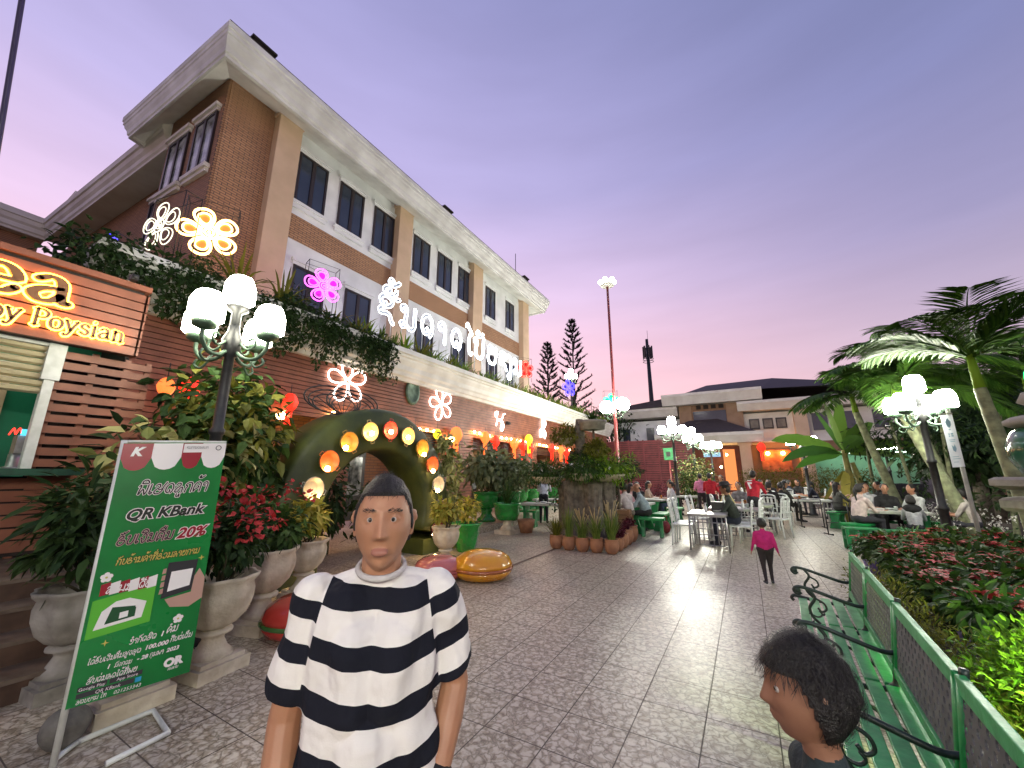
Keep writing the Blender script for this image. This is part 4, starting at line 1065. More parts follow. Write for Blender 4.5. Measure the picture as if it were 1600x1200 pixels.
# scalloped awning across the top
a_ = MB(); cols = [0,1,0,1]
edges = [.0,.27,.55,.75,1.0]
for i in range(4):
    x0, x1 = edges[i], edges[i+1]
    for q in range(6):
        u0, u1 = x0+(x1-x0)*q/6, x0+(x1-x0)*(q+1)/6
        f = lambda u: .935 - .055*math.sqrt(max(0, 1-((u-(x0+x1)/2)/((x1-x0)/2))**2))
        bpoly(a_, [(u0,f(u0)),(u1,f(u1)),(u1,.998),(u0,.998)], .003, cols[i])
bpoly(a_, [(.56,.955),(.99,.955),(.99,.995),(.56,.995)], .005, 1)
def sub(nm, mb, ms, par=sheet):
    o = bpy.data.objects.new(nm, mb.mesh(nm, ms)); COL.objects.link(o); o.parent = par; return o
sub('printed_awning', a_, [P_['red'], P_['white']])
def lao_line(seq, xc, y, size, mf, mo=None, slant=.18, hw=.062, d=.006, halo=.06, width=None):
    st, wd = lao(seq); s = size if width is None else width/wd
    mb = MB(); asp = BW/BH
    def f(dd): return lambda p: bp3(xc + (p[0]-wd/2+slant*p[1])*s/BW*1.0, y + p[1]*s*1.12/BH, dd)
    for q in st:
        if mo is not None: ribbon_mesh(mb, q, hw+halo, f(d), 1)
    for q in st: ribbon_mesh(mb, q, hw, f(d+.002), 0)
    sub('lettering', mb, [mf, mo or mf])
def lat_line(s, xc, y, size, mf, mo=None, shear=.2, off=.01, d=.006, halo=.05, width=None):
    mb = MB()
    for (mm, o_, dd) in (([(1, off+halo*size, d)] if mo else []) + [(0, off, d+.002)]):
        vs, fs, (xa, xb) = text2d(s, size, shear, o_)
        if mm == 1 or not mo: base = (xa+xb)/2
        mb.add([bp3(xc+(v[0]-base)/BW, y+v[1]/BH, dd) for v in vs], fs, mm)
    sub('lettering', mb, [mf, mo or mf])
lat_line('K', .145, .945, .075, P_['white'], None, .3, .004)
lao_line('so.no.ko.aa.no.do.lo.ho.mo.ko', .70, .972, .014, P_['grey'], None, .0, .07)
w = MB(); w.tube([bp3(.92+.028*math.cos(b), .975+.0105*math.sin(b), .009) for b in np.linspace(0, 2*math.pi, 17)[:-1]], .0022, 5, closed=True); sub('printed_badge', w, P_['black'])
lao_line('pho.^i.e.sso.do.lo._uu.ko.kho.^2.aa', .53, .775, .060, P_['black'], P_['white'], width=.36)
lat_line('QR KBank', .53, .675, .088, P_['black'], P_['white'], .25, .003)
lao_line('ho.^a.bo.e.ngo.^i.no.kho.^uu.no', .36, .575, .055, P_['black'], P_['pink'], width=.265)
lat_line('20%', .80, .575, .088, P_['red'], P_['white'], .25, .003)
lao_line('ko.^a.bo.ho.^2.aa.no.kho.^2.aa.tho.^ii.^1.ho.^1.wo.mo.lo.aa.yo.ko.aa.no', .52, .497, .03, P_['yellow'], P_['black'], width=.40, hw=.075, halo=.08)
# phone in a hand
w = MB()
bpoly(w, [(.60,.33),(.88,.345),(.90,.47),(.62,.475)], .006, 0)
bpoly(w, [(.65,.355),(.855,.365),(.865,.435),(.66,.435)], .008, 1)
bpoly(w, [(.89,.40),(.93,.43),(1.0,.385),(1.0,.30),(.88,.275),(.70,.29),(.64,.325),(.88,.335)], .005, 2)
for i in range(4): bpoly(w, [(.575,.35+.027*i),(.61,.352+.027*i),(.61,.372+.027*i),(.58,.37+.027*i)], .009, 2)
sub('printed_phone', w, [P_['dark'], P_['white'], P_['hand']])
# little shop front with a stand card
w = MB()
bpoly(w, [(.03,.23),(.54,.25),(.54,.40),(.03,.37)], .004, 3)
for i in range(6):
    x0 = .07+.078*i; bpoly(w, [(x0,.385),(x0+.078,.389),(x0+.078,.435),(x0,.428)], .006, i % 2)
bpoly(w, [(.08,.26),(.46,.275),(.48,.335),(.33,.36),(.22,.355),(.12,.325)], .006, 1)
bpoly(w, [(.16,.275),(.40,.285),(.40,.325),(.20,.335)], .008, 2)
bpoly(w, [(.27,.287),(.34,.29),(.34,.312),(.27,.31)], .010, 1)
sub('printed_shop', w, [P_['red'], P_['white'], P_['deep'], P_['lime']])
lao_line('lo.aa.mo.no.wo.do.ii.yo'.replace('.ii','.^ii'), .30, .392, .02, P_['white'], None, width=.20, hw=.07, d=.009)
lat_line('QR', .43, .318, .028, P_['white'], None, 0, .001, d=.009)
def blossom(x, y, s):
    w = MB()
    for k in range(5):
        a = 2*math.pi*k/5+.3
        c = (x+.62*s*math.cos(a)/BW, y+.62*s*math.sin(a)/BH)
        bpoly(w, [(c[0]+.5*s*math.cos(b)/BW, c[1]+.5*s*math.sin(b)/BH) for b in np.linspace(0, 2*math.pi, 9)[:-1]], .007+.0006*k, 0)
    bpoly(w, [(x+.25*s*math.cos(b)/BW, y+.25*s*math.sin(b)/BH) for b in np.linspace(0, 2*math.pi, 7)[:-1]], .0115, 1)
    sub('printed_blossom', w, [P_['white'], P_['yellow']])
blossom(.10,.455,.026); blossom(.80,.235,.024)
for x, y in ((.93,.475),(.20,.205)):
    w = MB(); s = .018
    w.add([bp3(x+s*q[0]/BW, y+s*q[1]/BH, .007) for q in ((0,1),(.2,.2),(1,0),(.2,-.2),(0,-1),(-.2,-.2),(-1,0),(-.2,.2))], [tuple(range(8))], 0); sub('printed_star', w, P_['yellow'])
lao_line('cho.^o.aa.ko.^a.do.sso.^i.do. .', .52, .178, .026, P_['white'], None, width=.135, hw=.07); lat_line('1', .68, .180, .038, P_['white'], None, .2, .001); lao_line('kho.^o.no', .76, .186, .026, P_['white'], None, width=.055, hw=.07)
lao_line('ai.do.^2.ho.^a.bo.e.ngo.^i.no.kho.^uu.no.sso._uu.ngo.sso._u.do', .30, .138, .02, P_['white'], None, width=.225, hw=.07); lat_line('100.000', .65, .142, .034, P_['white'], None, .2, .001); lao_line('ko.^ii.bo.to.^1.e.do.^uu.no', .86, .146, .02, P_['white'], None, width=.11, hw=.07)
lat_line('1', .27, .108, .03, P_['white'], None, .2, .001); lao_line('mo.^a.ngo.ko.do.no', .38, .106, .02, P_['white'], None, width=.075, hw=.07); lat_line('- 28', .54, .109, .03, P_['white'], None, .2, .001); lao_line('ko._u.mo.pho.aa', .655, .109, .02, P_['white'], None, width=.065, hw=.07); lat_line('2023', .80, .11, .03, P_['white'], None, .2, .001)
lat_line('OR', .83, .052, .062, P_['white'], None, .0, .004)
lao_line('kho.mo.lo.aa.no', .83, .036, .01, P_['white'], None, width=.05, hw=.07)
w = MB()
for (x0, x1, y0) in ((.06,.28,.048),(.30,.56,.05),(.06,.50,.026)): bpoly(w, [(x0,y0),(x1,y0+.003),(x1,y0+.02),(x0,y0+.017)], .006, 0)
bpoly(w, [(.51,.028),(.56,.028),(.56,.045),(.51,.045)], .007, 1)
sub('printed_store_badges', w, [P_['dark'], P_['blue']])
lao_line('sso.^a.bo.do.^1.no.lo.do.ai.do.^2.tho.^ii.^1.pho.yo', .31, .070, .012, P_['white'], None, width=.21, hw=.07)
lat_line('Google Play', .17, .052, .022, P_['white'], None, 0, 0, d=.008); lat_line('App Store', .44, .054, .022, P_['white'], None, 0, 0, d=.008); lat_line('QR KBank', .30, .030, .024, P_['white'], None, .2, 0, d=.008)
lao_line('sso.do.bo.tth.aa.mo. .oo.tho', .18, .008, .012, P_['white'], None, width=.12, hw=.07); lat_line('021253343', .46, .008, .026, P_['white'], None, .2, 0)
w = MB(); w.tube([(0,0,.0),(0,0,B0+BH+.02)], .016, 10); w.tube([tuple(Vector((0,0,B0+BH+.012))), tuple(ex*BW+Vector((0,0,B0+BH+.035)))], .008, 8)
part('post', w, M['metal_white'], bn)
w = MB()
cn = [(-.13,.12,.018),(-.14,.47,.018),(.23,.42,.018),(.26,.14,.018)]
w.tube([cn[0],cn[1],cn[2],cn[3]], .016, 8); w.tube([(0,0,.03),(-.13,.12,.018)], .014, 8)
part('foot_frame', w, M['metal_white'], bn)
w = MB(); w.sphere((0,0,.10), (.10,.11,.11), 14, 10, fn=lambda p: (p[0]*(1+.15*math.sin(5*p[2])), p[1], p[2]))
solo('sand_bag', w, mat('grey_sack', (.16,.15,.13), (.09,.085,.075), .9, 9, .6, 30), 'grey weight bag at the foot of the green banner', 'bag', (-3.62,1.0,0))
# ================================================================== PLANTS
def crown_pts(n, c, r, shell=.55, zmin=-1):
    """points through a lumpy ellipsoid, with outward directions"""
    d = rng.normal(size=(n,3)); d /= np.linalg.norm(d,axis=1)[:,None]
    d = d[d[:,2] > zmin]; n = len(d)
    q = shell + (1-shell)*rng.random(n)**.5
    lump = 1 + .22*np.sin(3.1*d[:,0]+5*d[:,1]+rng.random()*6) + .15*np.sin(7*d[:,2]+4*d[:,0])
    p = np.array(c) + d*np.array(r)*(q*lump)[:,None]
    return p, d
def add_leaves(mb, p, d, L, Wd, m=0, droop=.25, curl=.3, jit=.55, fold=.12):
    n = len(p)
    dd = d + rng.normal(size=(n,3))*jit; dd[:,2] -= droop
    up = np.tile((0,0,1.), (n,1)) + rng.normal(size=(n,3))*.35
    mb.leaves(p, dd, up, L*(.65+.7*rng.random(n)), Wd*(.65+.7*rng.random(n)), curl, fold, m)
def bush(mb, c, r, n, L, Wd, m=0, clumps=6, **k):
    """crown of several leafy clumps with gaps between them"""
    c = np.array(c, float); r = np.array(r, float)
    for i in range(clumps):
        a = rng.normal(size=3); a /= np.linalg.norm(a)
        cc = c + a*r*.55*(rng.random()**.4)
        rr = r*(.38+.25*rng.random())
        p, d = crown_pts(max(4, n//clumps), cc, rr, .4)
        add_leaves(mb, p, d, L, Wd, m if not hasattr(m, '__len__') else m[i % len(m)], **k)
def stems(mb, base, tips, r=.012, m=0):
    for t_ in tips:
        b = np.array(base, float) + rng.normal(size=3)*np.array((.03,.03,0)); t_ = np.array(t_, float)
        mid = (b+t_)/2 + rng.normal(size=3)*.06
        mb.tube(cr([b, mid, t_], 4), [r*(1-.6*i/8) for i in range(9)], 5, m)
def blades(mb, c, n, h, spread, w=.02, m=0, lean=.5):
    """arching strap leaves from one crown"""
    for i in range(n):
        a = rng.random()*2*math.pi; L_ = h*(.6+.5*rng.random()); s_ = spread*(.4+.9*rng.random())
        ca, sa = math.cos(a), math.sin(a); b = (c[0]+rng.normal()*.03, c[1]+rng.normal()*.03, c[2])
        pts = []
        dr = lean*rng.random()
        for t_ in (0,.35,.65,.85,1):
            pts.append((b[0]+ca*s_*t_**1.4, b[1]+sa*s_*t_**1.4, b[2]+L_*(t_-dr*t_**2.6)))
        vs = []; 
        for j, p in enumerate(pts):
            ww = w*(1,1.1,.9,.6,.05)[j]
            vs += [(p[0]-sa*ww, p[1]+ca*ww, p[2]), (p[0]+sa*ww, p[1]-ca*ww, p[2])]
        mb.add(vs, [(2*j,2*j+1,2*j+3,2*j+2) for j in range(4)], m)
URN = [(.19,0),(.19,.07),(.175,.09),(.15,.10),(.10,.17),(.075,.24),(.085,.27),(.13,.29),(.13,.31),(.09,.33),(.13,.35),(.19,.42),(.225,.52),(.235,.60),(.225,.66),(.26,.69),(.265,.71),(.235,.71),(.21,.66),(.20,.62)]
def urn_mb(s=1, sq=True):
    w = MB()
    if sq:
        w.box((0,0,.045*s),(.40*s,.40*s,.09*s)); w.box((0,0,.105*s),(.34*s,.34*s,.03*s))
        w.lathe([(.16*s,.12*s),(.11*s,.17*s),(.075*s,.24*s),(.085*s,.27*s),(.13*s,.285*s),(.13*s,.305*s),(.09*s,.32*s)], n=20)
    else: w.lathe([(r*s,z*s) for r,z in URN[:10]], n=20)
    w.lathe([(.09*s,.32*s),(.14*s,.35*s),(.20*s,.42*s),(.235*s,.52*s),(.24*s,.60*s),(.225*s,.655*s),(.255*s,.69*s),(.265*s,.72*s),(.235*s,.715*s),(.205*s,.65*s),(.0,.64*s)], n=48, flute=.055, nf=8)
    return w
def potted(label, loc, pot, potm, plantfn, group=None, rz=0, potpart='urn'):
    """pot, soil line and plant as one thing; plantfn(thing) adds the green parts"""
    t = thing('potted_plant', label, 'potted plant', loc, rz, group)
    part(potpart, pot, potm, t)
    plantfn(t)
    return t
def simple_leaves(c, r, n, L, Wd, leafmat, clumps=6, stem=True, flowers=None, base=None, **k):
    def fn(t):
        w = MB(); bush(w, c, r, n, L, Wd, 0, clumps, **k); part('foliage', w, leafmat, t)
        if stem:
            w = MB(); bs = base or (c[0],c[1],c[2]-r[2]); 
            tips = [np.array(c)+rng.normal(size=3)*np.array(r)*.5 for _ in range(7)]
            stems(w, bs, tips, .012); part('stem', w, M['stem'], t)
        if flowers: flowers(t)
    return fn
def flower_heads(c, r, n, size, m, petals=14, pet=.035):
    def fn(t):
        p, d = crown_pts(n*3, c, r, .95); 
        p = p[d[:,2] > -.35][:n]; w = MB()
        for q in p:
            pp, dd = crown_pts(petals, q, (size,size,size*.8), .7)
            add_leaves(w, pp, dd, pet, pet*.9, 0, 0, .1)
        part('flowers', w, m, t)
    return fn
FG = 'foreground urn plants'
# urn right of the banner: red-flowered crown-of-thorns
potted('ornate cream urn with red flowers standing right of the green banner', (-3.92,1.86,0), urn_mb(1.0), M['stone'],
       simple_leaves((0.0,.02,1.02),(.30,.32,.36), 900, .085, .04, M['leaf_dark'], 9, base=(0,0,.66), flowers=flower_heads((.05,-.02,1.10),(.33,.36,.34), 11, .075, M['leaf_red'], 22, .05)), FG, .15)
potted('cream urn behind the red flowers with a spreading green plant', (-4.50,2.55,0), urn_mb(1.08), M['stone'],
       simple_leaves((0.02,.05,1.02),(.34,.36,.34), 800, .10, .05, M['leaf'], 9, base=(0,0,.7), flowers=flower_heads((.05,0,1.15),(.3,.3,.3), 6, .07, M['leaf_red'], 18, .05)), FG, .3)
potted('round cream urn with golden leaved plant left of the striped shirt', (-5.1,3.38,0), urn_mb(.98), M['stone'],
       simple_leaves((0,0,.98),(.32,.34,.24), 420, .13, .06, M['leaf_gold'], 9, base=(0,0,.66)), FG, .2)
potted('weathered grey urn by the dark steps left of the banner', (-4.55,1.18,0), urn_mb(.98), M['stone_grey'],
       simple_leaves((-.05,.0,1.15),(.38,.42,.50), 520, .15, .055, M['leaf_dark'], 9, base=(0,0,.64)), FG, .1)
w = urn_mb(1.05)
potted('pale carved urn hidden behind the green banner down to its plinth', (-3.86,1.33,0), w, M['stone'],
       simple_leaves((-.05,.05,1.05),(.25,.28,.3), 260, .13, .06, M['leaf'], 6, base=(0,0,.7)), FG, .05)
# the tall shrubs behind: big hibiscus-like leaves
def big_shrub(label, loc, specs, trunk):
    t = thing('tall_shrub', label, 'shrub', loc, 0, 'tall shrubs round the near lamp')
    w = MB(); stems(w, (0,0,0), trunk, .03); part('trunk', w, M['stem'], t)
    for nm, m, c, r, n, L_, W_, cl in specs:
        w = MB(); bush(w, c, r, n, L_, W_, 0, cl, droop=.55, curl=.35); part(nm, w, M[m], t)
    return t
big_shrub('tall shrub with cream splashed leaves behind the left side of the banner', (-5.35,2.15,0),
   [('foliage','leaf',(0,.1,2.0),(.55,.8,.95),760,.15,.10,15), ('olive_foliage','leaf_olive',(.1,.2,2.1),(.5,.8,.85),260,.15,.10,10), ('pale_foliage','leaf_cream',(.2,-.1,1.75),(.5,.9,.6),330,.17,.12,11)], [(0,.3,1.7),(.2,-.3,1.6),(-.2,.1,1.9),(.1,.5,1.8),(.2,-.6,1.5)])
big_shrub('tall dark green shrub between the lamp post and the arch', (-5.7,2.72,0),
   [('foliage','leaf',(0,.0,1.85),(.5,.50,.85),760,.155,.11,15), ('dark_foliage','leaf_dark',(-.2,.1,1.4),(.6,.6,.9),420,.18,.11,11)], [(0,.3,1.7),(.2,-.3,1.6),(-.2,.1,1.9),(.1,.4,1.6)])
big_shrub('dark shrub with hanging blades against the kiosk', (-5.75,1.45,0.3),
   [('foliage','leaf_dark',(0,.2,1.0),(.45,.5,.75),300,.24,.07,9)], [(0,.3,1.2),(.2,-.2,1.0),(-.2,.1,1.3)])
big_shrub('loose leafy shrub rising behind the lamp post', (-6.3,2.7,0),
   [('foliage','leaf_dark',(0,0,2.35),(.6,.95,.9),640,.15,.10,14), ('pale_foliage','leaf_olive',(.1,.3,2.2),(.5,.7,.6),120,.2,.14,7)], [(0,.3,2.3),(.2,-.3,2.1),(-.2,.1,2.4)])
# plants right of the arch
potted('carved pale pot with golden leaves behind the pink seat', (-4.60,5.62,0), urn_mb(.92), M['stone'],
       simple_leaves((0,0,.92),(.32,.34,.24), 420, .11, .055, M['leaf_gold'], 9, base=(0,0,.6)), 'pots right of the arch')
def tub(s, h, n=28): return MB().lathe([(.62*s*.5,0),(.66*s*.5,.03),(.86*s*.5,h*.5),(.98*s*.5,h*.86),(s*.56,h*.93),(s*.57,h),(s*.50,h),(s*.47,h*.85),(0,h*.84)], n=n, flute=.03, nf=10)
potted('bright green fluted pot right of the carved pale pot', (-5.15,6.95,0), tub(.58,.56), M['green_glaze'],
       simple_leaves((0,0,.82),(.36,.38,.26), 380, .11, .05, M['leaf_gold'], 9, base=(0,0,.5)), 'pots right of the arch', potpart='pot')
# golden climber on the right limb
w = MB()
for i in range(9):
    q = i/8; bush(w, (.1, .30*math.sin(2.5*q)+.2*q, .1+2.0*(1-q)), (.25,.34,.28), 80, .14, .10, 0, 3, droop=.7)
solo('climbing_plant', w, M['leaf_cream'], 'pale golden climber hanging down the right limb of the arch', 'climber', (-5.75,6.75,.15))
def urn_g(s): 
    w = MB(); w.lathe([(r*s*1.25,z*s) for r,z in [(.2,0),(.2,.06),(.13,.12),(.10,.2),(.13,.28),(.12,.31)]], n=22)
    w.lathe([(r*s*1.25,z*s) for r,z in [(.12,.31),(.2,.36),(.245,.46),(.265,.62),(.26,.68),(.30,.72),(.30,.75),(.26,.75),(.24,.7),(0,.69)]], n=30, flute=.025, nf=10); return w
potted('large mottled shrub in green urn nearest the golden climber', (-6.9,10.3,.16), urn_g(1.15), M['green_glaze'],
       simple_leaves((0,0,1.55),(.85,.95,.70), 850, .20, .13, M['leaf_grey'], 16, base=(0,0,.8), droop=.6), 'green urns by the raised edge')
potted('mottled shrub in green urn just left of the feathery fern', (-6.5,10.9,.16), urn_g(1.15), M['green_glaze'],
       simple_leaves((0,0.1,1.45),(.75,.9,.65), 620, .20, .13, M['leaf_grey'], 14, base=(0,0,.8), droop=.6), 'green urns by the raised edge')
def fern(n, h, sp, m, z0, wd=.006):
    def fn(t):
        w = MB(); blades(w, (0,0,z0), n, h, sp, wd, 0, .5)
        p, d = crown_pts(500, (0,0,z0+h*.5), (sp*.75,sp*.75,h*.5), .2); add_leaves(w, p, d, .09, .008, 0, 0, .2)
        part('foliage', w, m, t)
    return fn
w = MB(); w.box((0,0,.05),(.5,.5,.1)); w.lathe([(.22,.1),(.13,.2),(.10,.28),(.14,.34)], n=20, m=0)
w.lathe([(.14,.34),(.28,.36),(.33,.5),(.35,.70),(.38,.74),(.38,.78),(.33,.78),(.3,.7),(0,.69)], n=30, flute=.02, nf=8, m=1)
potted('feathery green fern in bright green pot on white plinth', (-5.66,9.45,0), w, [M['stone'],M['green_glaze']], fern(110,.75,.45,M['leaf'],.7), 'green urns by the raised edge')
w = MB(); w.lathe([(.16,0),(.22,.2),(.24,.34),(.2,.34),(.18,.3),(0,.29)], n=18)
solo('terracotta_pot', w, M['terracotta'], 'small empty terracotta pot beside the white fern plinth', 'pot', (-5.3,9.85,0))
proto = potted('dark shrub with white flecks in a row of green urns before the far doors', (-7.6,14.5,.16), urn_g(1.05), M['green_glaze'],
       simple_leaves((0,0,1.25),(.5,.5,.5), 300, .12, .06, M['leaf_dark'], 8, base=(0,0,.7), flowers=flower_heads((0,0,1.35),(.5,.5,.42), 7, .02, M['flower_white'], 6, .06)), 'row of green urns before the doors')
for i, (x,y) in enumerate([(-7.6,13.6),(-7.6,15.4),(-7.5,16.4),(-7.5,17.3),(-7.4,18.4),(-7.4,19.5),(-7.3,20.6),(-7.2,22)]):
    dup(proto, (x,y,.16), .9*i)
# ---------------- planter island: clay pots of tall grass, stumps with fern bowls
def pot_mb(s=1): return MB().lathe([(.085*s,0),(.12*s,.05*s),(.142*s,.13*s),(.138*s,.20*s),(.128*s,.235*s),(.138*s,.25*s),(.138*s,.265*s),(.115*s,.265*s),(.11*s,.23*s),(0,.225*s)], n=20)
def grass_pot(label, loc, h, m, seed=False, group='clay pots edging the planter island', n=90, sp=.22):
    t = thing('potted_plant', label, 'potted plant', loc, rng.random()*6, group)
    part('pot', pot_mb(1.03), M['terracotta'], t)
    w = MB(); blades(w, (0,0,.22), n, h, sp, .0065, 0, .25); part('foliage', w, m, t)
    if seed:
        w = MB()
        for i in range(16):
            a = rng.random()*6.28; q = .12*rng.random()+.03; L_ = h*(.85+.45*rng.random())
            w.tube([(0,0,.25),(q*math.cos(a)*.5,q*math.sin(a)*.5,.25+L_*.6),(q*1.5*math.cos(a),q*1.5*math.sin(a),.25+L_)], [.002,.003,.009], 4)
        part('seed_heads', w, M['straw'], t)
    return t
grass_pot('clay pot with fine bushy grass at the left end of the front row', (-3.66,8.16,0), .42, M['leaf_olive'], n=170, sp=.26)
grass_pot('clay pot with tall upright reed, second in the front row', (-3.36,8.13,0), .70, M['grass_blade'], n=80, sp=.14)
grass_pot('clay pot with straw tinted grass in the middle of the front row', (-3.06,8.13,0), .48, M['grass_blade'], True, n=110)
grass_pot('clay pot with yellow green grass, fourth in the front row', (-2.77,8.16,0), .50, M['grass_blade'], True, n=110)
grass_pot('clay pot with tall pale seed heads at the corner of the front row', (-2.47,8.18,0), .62, M['grass_blade'], True, n=120, sp=.24)
for i, (x, y) in enumerate([(-2.46,8.55),(-2.48,8.95),(-2.50,9.38),(-2.52,9.85)]):
    potted(['clay pot with maroon leaves next to the seed heads','clay pot with maroon leaves, second along the side of the island','clay pot with maroon leaves, third along the side of the island','largest clay pot with maroon leaves beside the wooden box'][i], (x,y,0), pot_mb(1.0+.12*i), M['terracotta'],
       simple_leaves((0,0,.34+.03*i),(.17,.17,.11), 240, .06, .035, M['leaf_maroon'], 6, stem=False), 'clay pots edging the planter island', potpart='pot')
w = MB(); w.prism([(-.29,-.29),(.29,-.29),(.33,.29),(-.33,.29)], 0, .0, axis='z') if False else None
w.box((0,0,.33),(.58,.58,.66))
for z in (.11,.22,.33,.44,.55): w.box((0,0,z),(.588,.588,.008), m=1)
for s_ in (-1,1):
    for q in (-1,1): w.box((s_*.28,q*.28,.34),(.06,.06,.68))
t = thing('wooden_planter', 'square wooden planter box with a clipped tree beside the seated men', 'planter', (-2.92,10.45,0), .1)
part('box', w, [M['wood_box'],M['dark']], t)
w = MB(); w.tube([(0,0,.6),(.03,.02,1.0),(0,.03,1.4)], [.05,.04,.03], 7); part('trunk', w, M['bark'], t)
w = MB(); bush(w, (0,0,1.35),(.42,.42,.35), 420, .09, .045, 0, 9); part('crown', w, M['leaf_dark'], t)
# stump cluster
t = thing('tree_stump', 'fluted grey tree stump carrying bowls of ferns in the planter island', 'tree stump', (-3.55,9.7,0))
w = MB()
for (x,y,r_,h) in ((0,0,.42,1.42),(-.5,.1,.22,1.25),(.42,.25,.28,1.38),(.3,-.25,.22,1.3),(-.2,-.3,.22,1.36)):
    w.lathe([(r_*1.35,0),(r_*1.1,.15),(r_,.5),(r_*.95,h*.8),(r_*1.05,h),(r_*.5,h+.03)], (x,y,0), 40, flute=.10, nf=11)
w.lathe([(.16,1.4),(.13,2.0),(.12,2.7),(.09,2.95)], (-.1,.1,0), 16, flute=.08, nf=5)
w.tube([(.32,-.1,1.4),(.34,-.1,2.62)], .03, 8)
part('trunk', w, M['bark'], t)
def bowl_plant(label, loc, s, m, h, flowers=False):
    w = MB(); w.lathe([(.10*s,0),(.24*s,.04),(.33*s,.13),(.36*s,.17),(.33*s,.17),(.28*s,.1),(0,.1)], n=22)
    t2 = thing('bowl_planter', label, 'bowl planter', loc, 0, 'fern bowls on the stump')
    part('bowl', w, M['stone'], t2)
    w = MB(); blades(w, (0,0,.1), 90, h*1.25, .62*s, .009, 0, .7); p, d = crown_pts(1100, (0,0,.1+h*.45), (.56*s,.56*s,h*.62), .3); add_leaves(w, p, d, .12, .03, 0, .35)
    part('foliage', w, M[m], t2)
    if flowers:
        w = MB()
        for i in range(12):
            q = (rng.normal()*.3*s, rng.normal()*.3*s-.1, .2+rng.random()*h*.6); pp, dd = crown_pts(7, q, (.015,)*3, .8); add_leaves(w, pp, dd, .05, .035, 0, 0, .05)
        part('flowers', w, M['flower_white'], t2)
bowl_plant('low stone bowl of fern on the left of the stump', (-4.45,9.35,1.30), 1.0, 'leaf', .42)
bowl_plant('broad stone bowl with the fullest green fern on the right of the stump', (-3.0,9.75,1.36), 1.35, 'leaf_lime', .52)
bowl_plant('stone bowl with white flowers at the front of the stump', (-3.35,9.0,1.38), .9, 'leaf', .35, True)
bowl_plant('high bowl of feathery fern on the upper left of the stump', (-4.05,9.9,2.30), .85, 'leaf_olive', .36)
bowl_plant('small bowl at the back right rim of the stump', (-2.75,10.35,1.40), .9, 'leaf_dark', .40)
bowl_plant('middle bowl of dark leaves against the slim post', (-3.55,9.9,1.8), .7, 'leaf_dark', .3)
bowl_plant('middle right bowl hanging below the top box', (-3.15,9.55,1.95), .5, 'leaf_olive', .25)
w = MB(); w.lathe([(.18,0),(.3,.02),(.32,.16),(.36,.18),(.36,.24),(.3,.24),(0,.2)], n=22); w.tube([(0,0,.2),(0,0,.75)], .008, 5)
t2 = thing('bowl_planter', 'topmost stone box of spiky plants on the slim post', 'bowl planter', (-3.23,9.6,2.62), 0, 'fern bowls on the stump')
part('bowl', w, M['stone_grey'], t2)
w = MB(); blades(w, (0,0,.2), 60, .38, .3, .012, 0, .4); part('foliage', w, M['leaf'], t2)
for (x,y,lab) in ((-4.3,10.2,'dense green shrub filling the left side of the planter island'),(-3.3,10.5,'dense dark shrub at the back of the planter island')):
    w = MB(); bush(w, (0,0,.9),(.55,.55,.65), 600, .10, .05, 0, 12); t2 = thing('shrub', lab, 'shrub', (x,y,0)); part('foliage', w, M['leaf_dark'], t2)
    w = MB(); stems(w, (0,0,0), [(.2,0,.9),(-.2,.1,1),(0,-.2,.8)], .02); part('stem', w, M['stem'], t2)
# ---------------- roof terrace: strap plants behind the letters, vines over the ledge
def strap(label, loc, h, m, n=34, sp=.5, group='strap leaved plants along the ledge'):
    w = MB(); blades(w, (0,0,0), n, h, sp, .026, 0, .75)
    return solo('strap_plant', w, M[m], label, 'plant', loc, 0, group)
protos = [strap('arching strap leaved plant along the ledge behind the white letters', (-8.72,6.6,5.12), .75, 'leaf_olive'),
          strap('arching strap leaved plant along the ledge behind the white letters', (-8.75,7.4,5.12), .68, 'grass_blade'),
          strap('arching strap leaved plant along the ledge behind the white letters', (-8.7,8.3,5.12), .72, 'leaf_lime')]
y = 5.9; i = 0
while y < 29.5:
    if not any(abs(y-q) < .25 for q in (6.6,7.4,8.3)):
        c = dup(protos[i % 3], (-8.74-.25*rng.random(), y, 5.12), rng.random()*6.28, scale=.8+.45*rng.random())
        if y > 17: c['label'] = 'arching strap leaved plant on the ledge beyond the letters'
    y += .42+.22*rng.random(); i += 1
for y, lab in ((3.6,'brown tipped strap plant above the near lamp'),(4.5,'tall strap plant left of the magenta blossom')):
    strap(lab, (-8.7,y,5.12), 1.0, 'leaf_olive', 40, .6)
w = MB(); bush(w, (0,0,.7),(.55,.75,.85), 800, .09, .05, 0, 14); t2 = thing('shrub', 'dark dense shrub behind the magenta neon blossom', 'shrub', (-9.9,5.55,5.1)); part('foliage', w, M['leaf_dark'], t2)
w = MB(); stems(w, (0,0,0), [(.2,0,.9),(-.2,.1,1),(0,-.2,.8)], .02); part('stem', w, M['stem'], t2)
w = MB(); bush(w, (0,0,.8),(.45,.55,.95), 700, .08, .04, 0, 12); t2 = thing('shrub', 'dark shrub at the foot of the orange neon blossom', 'shrub', (-9.7,3.2,4.75)); part('foliage', w, M['leaf_dark'], t2)
w = MB(); stems(w, (0,0,0), [(.2,0,.9),(-.2,.1,1),(0,-.2,.8)], .02); part('stem', w, M['stem'], t2)
w = MB()
for i in range(120):
    y = 1.3+6.0*rng.random(); x = -8.42; z = 5.25-.75*rng.random()*(1.0 if y < 5.5 else .7); 
    p, d = crown_pts(26, (x, y, z), (.10,.28,.2), .3); add_leaves(w, p, d, .10, .065, 0, .4)
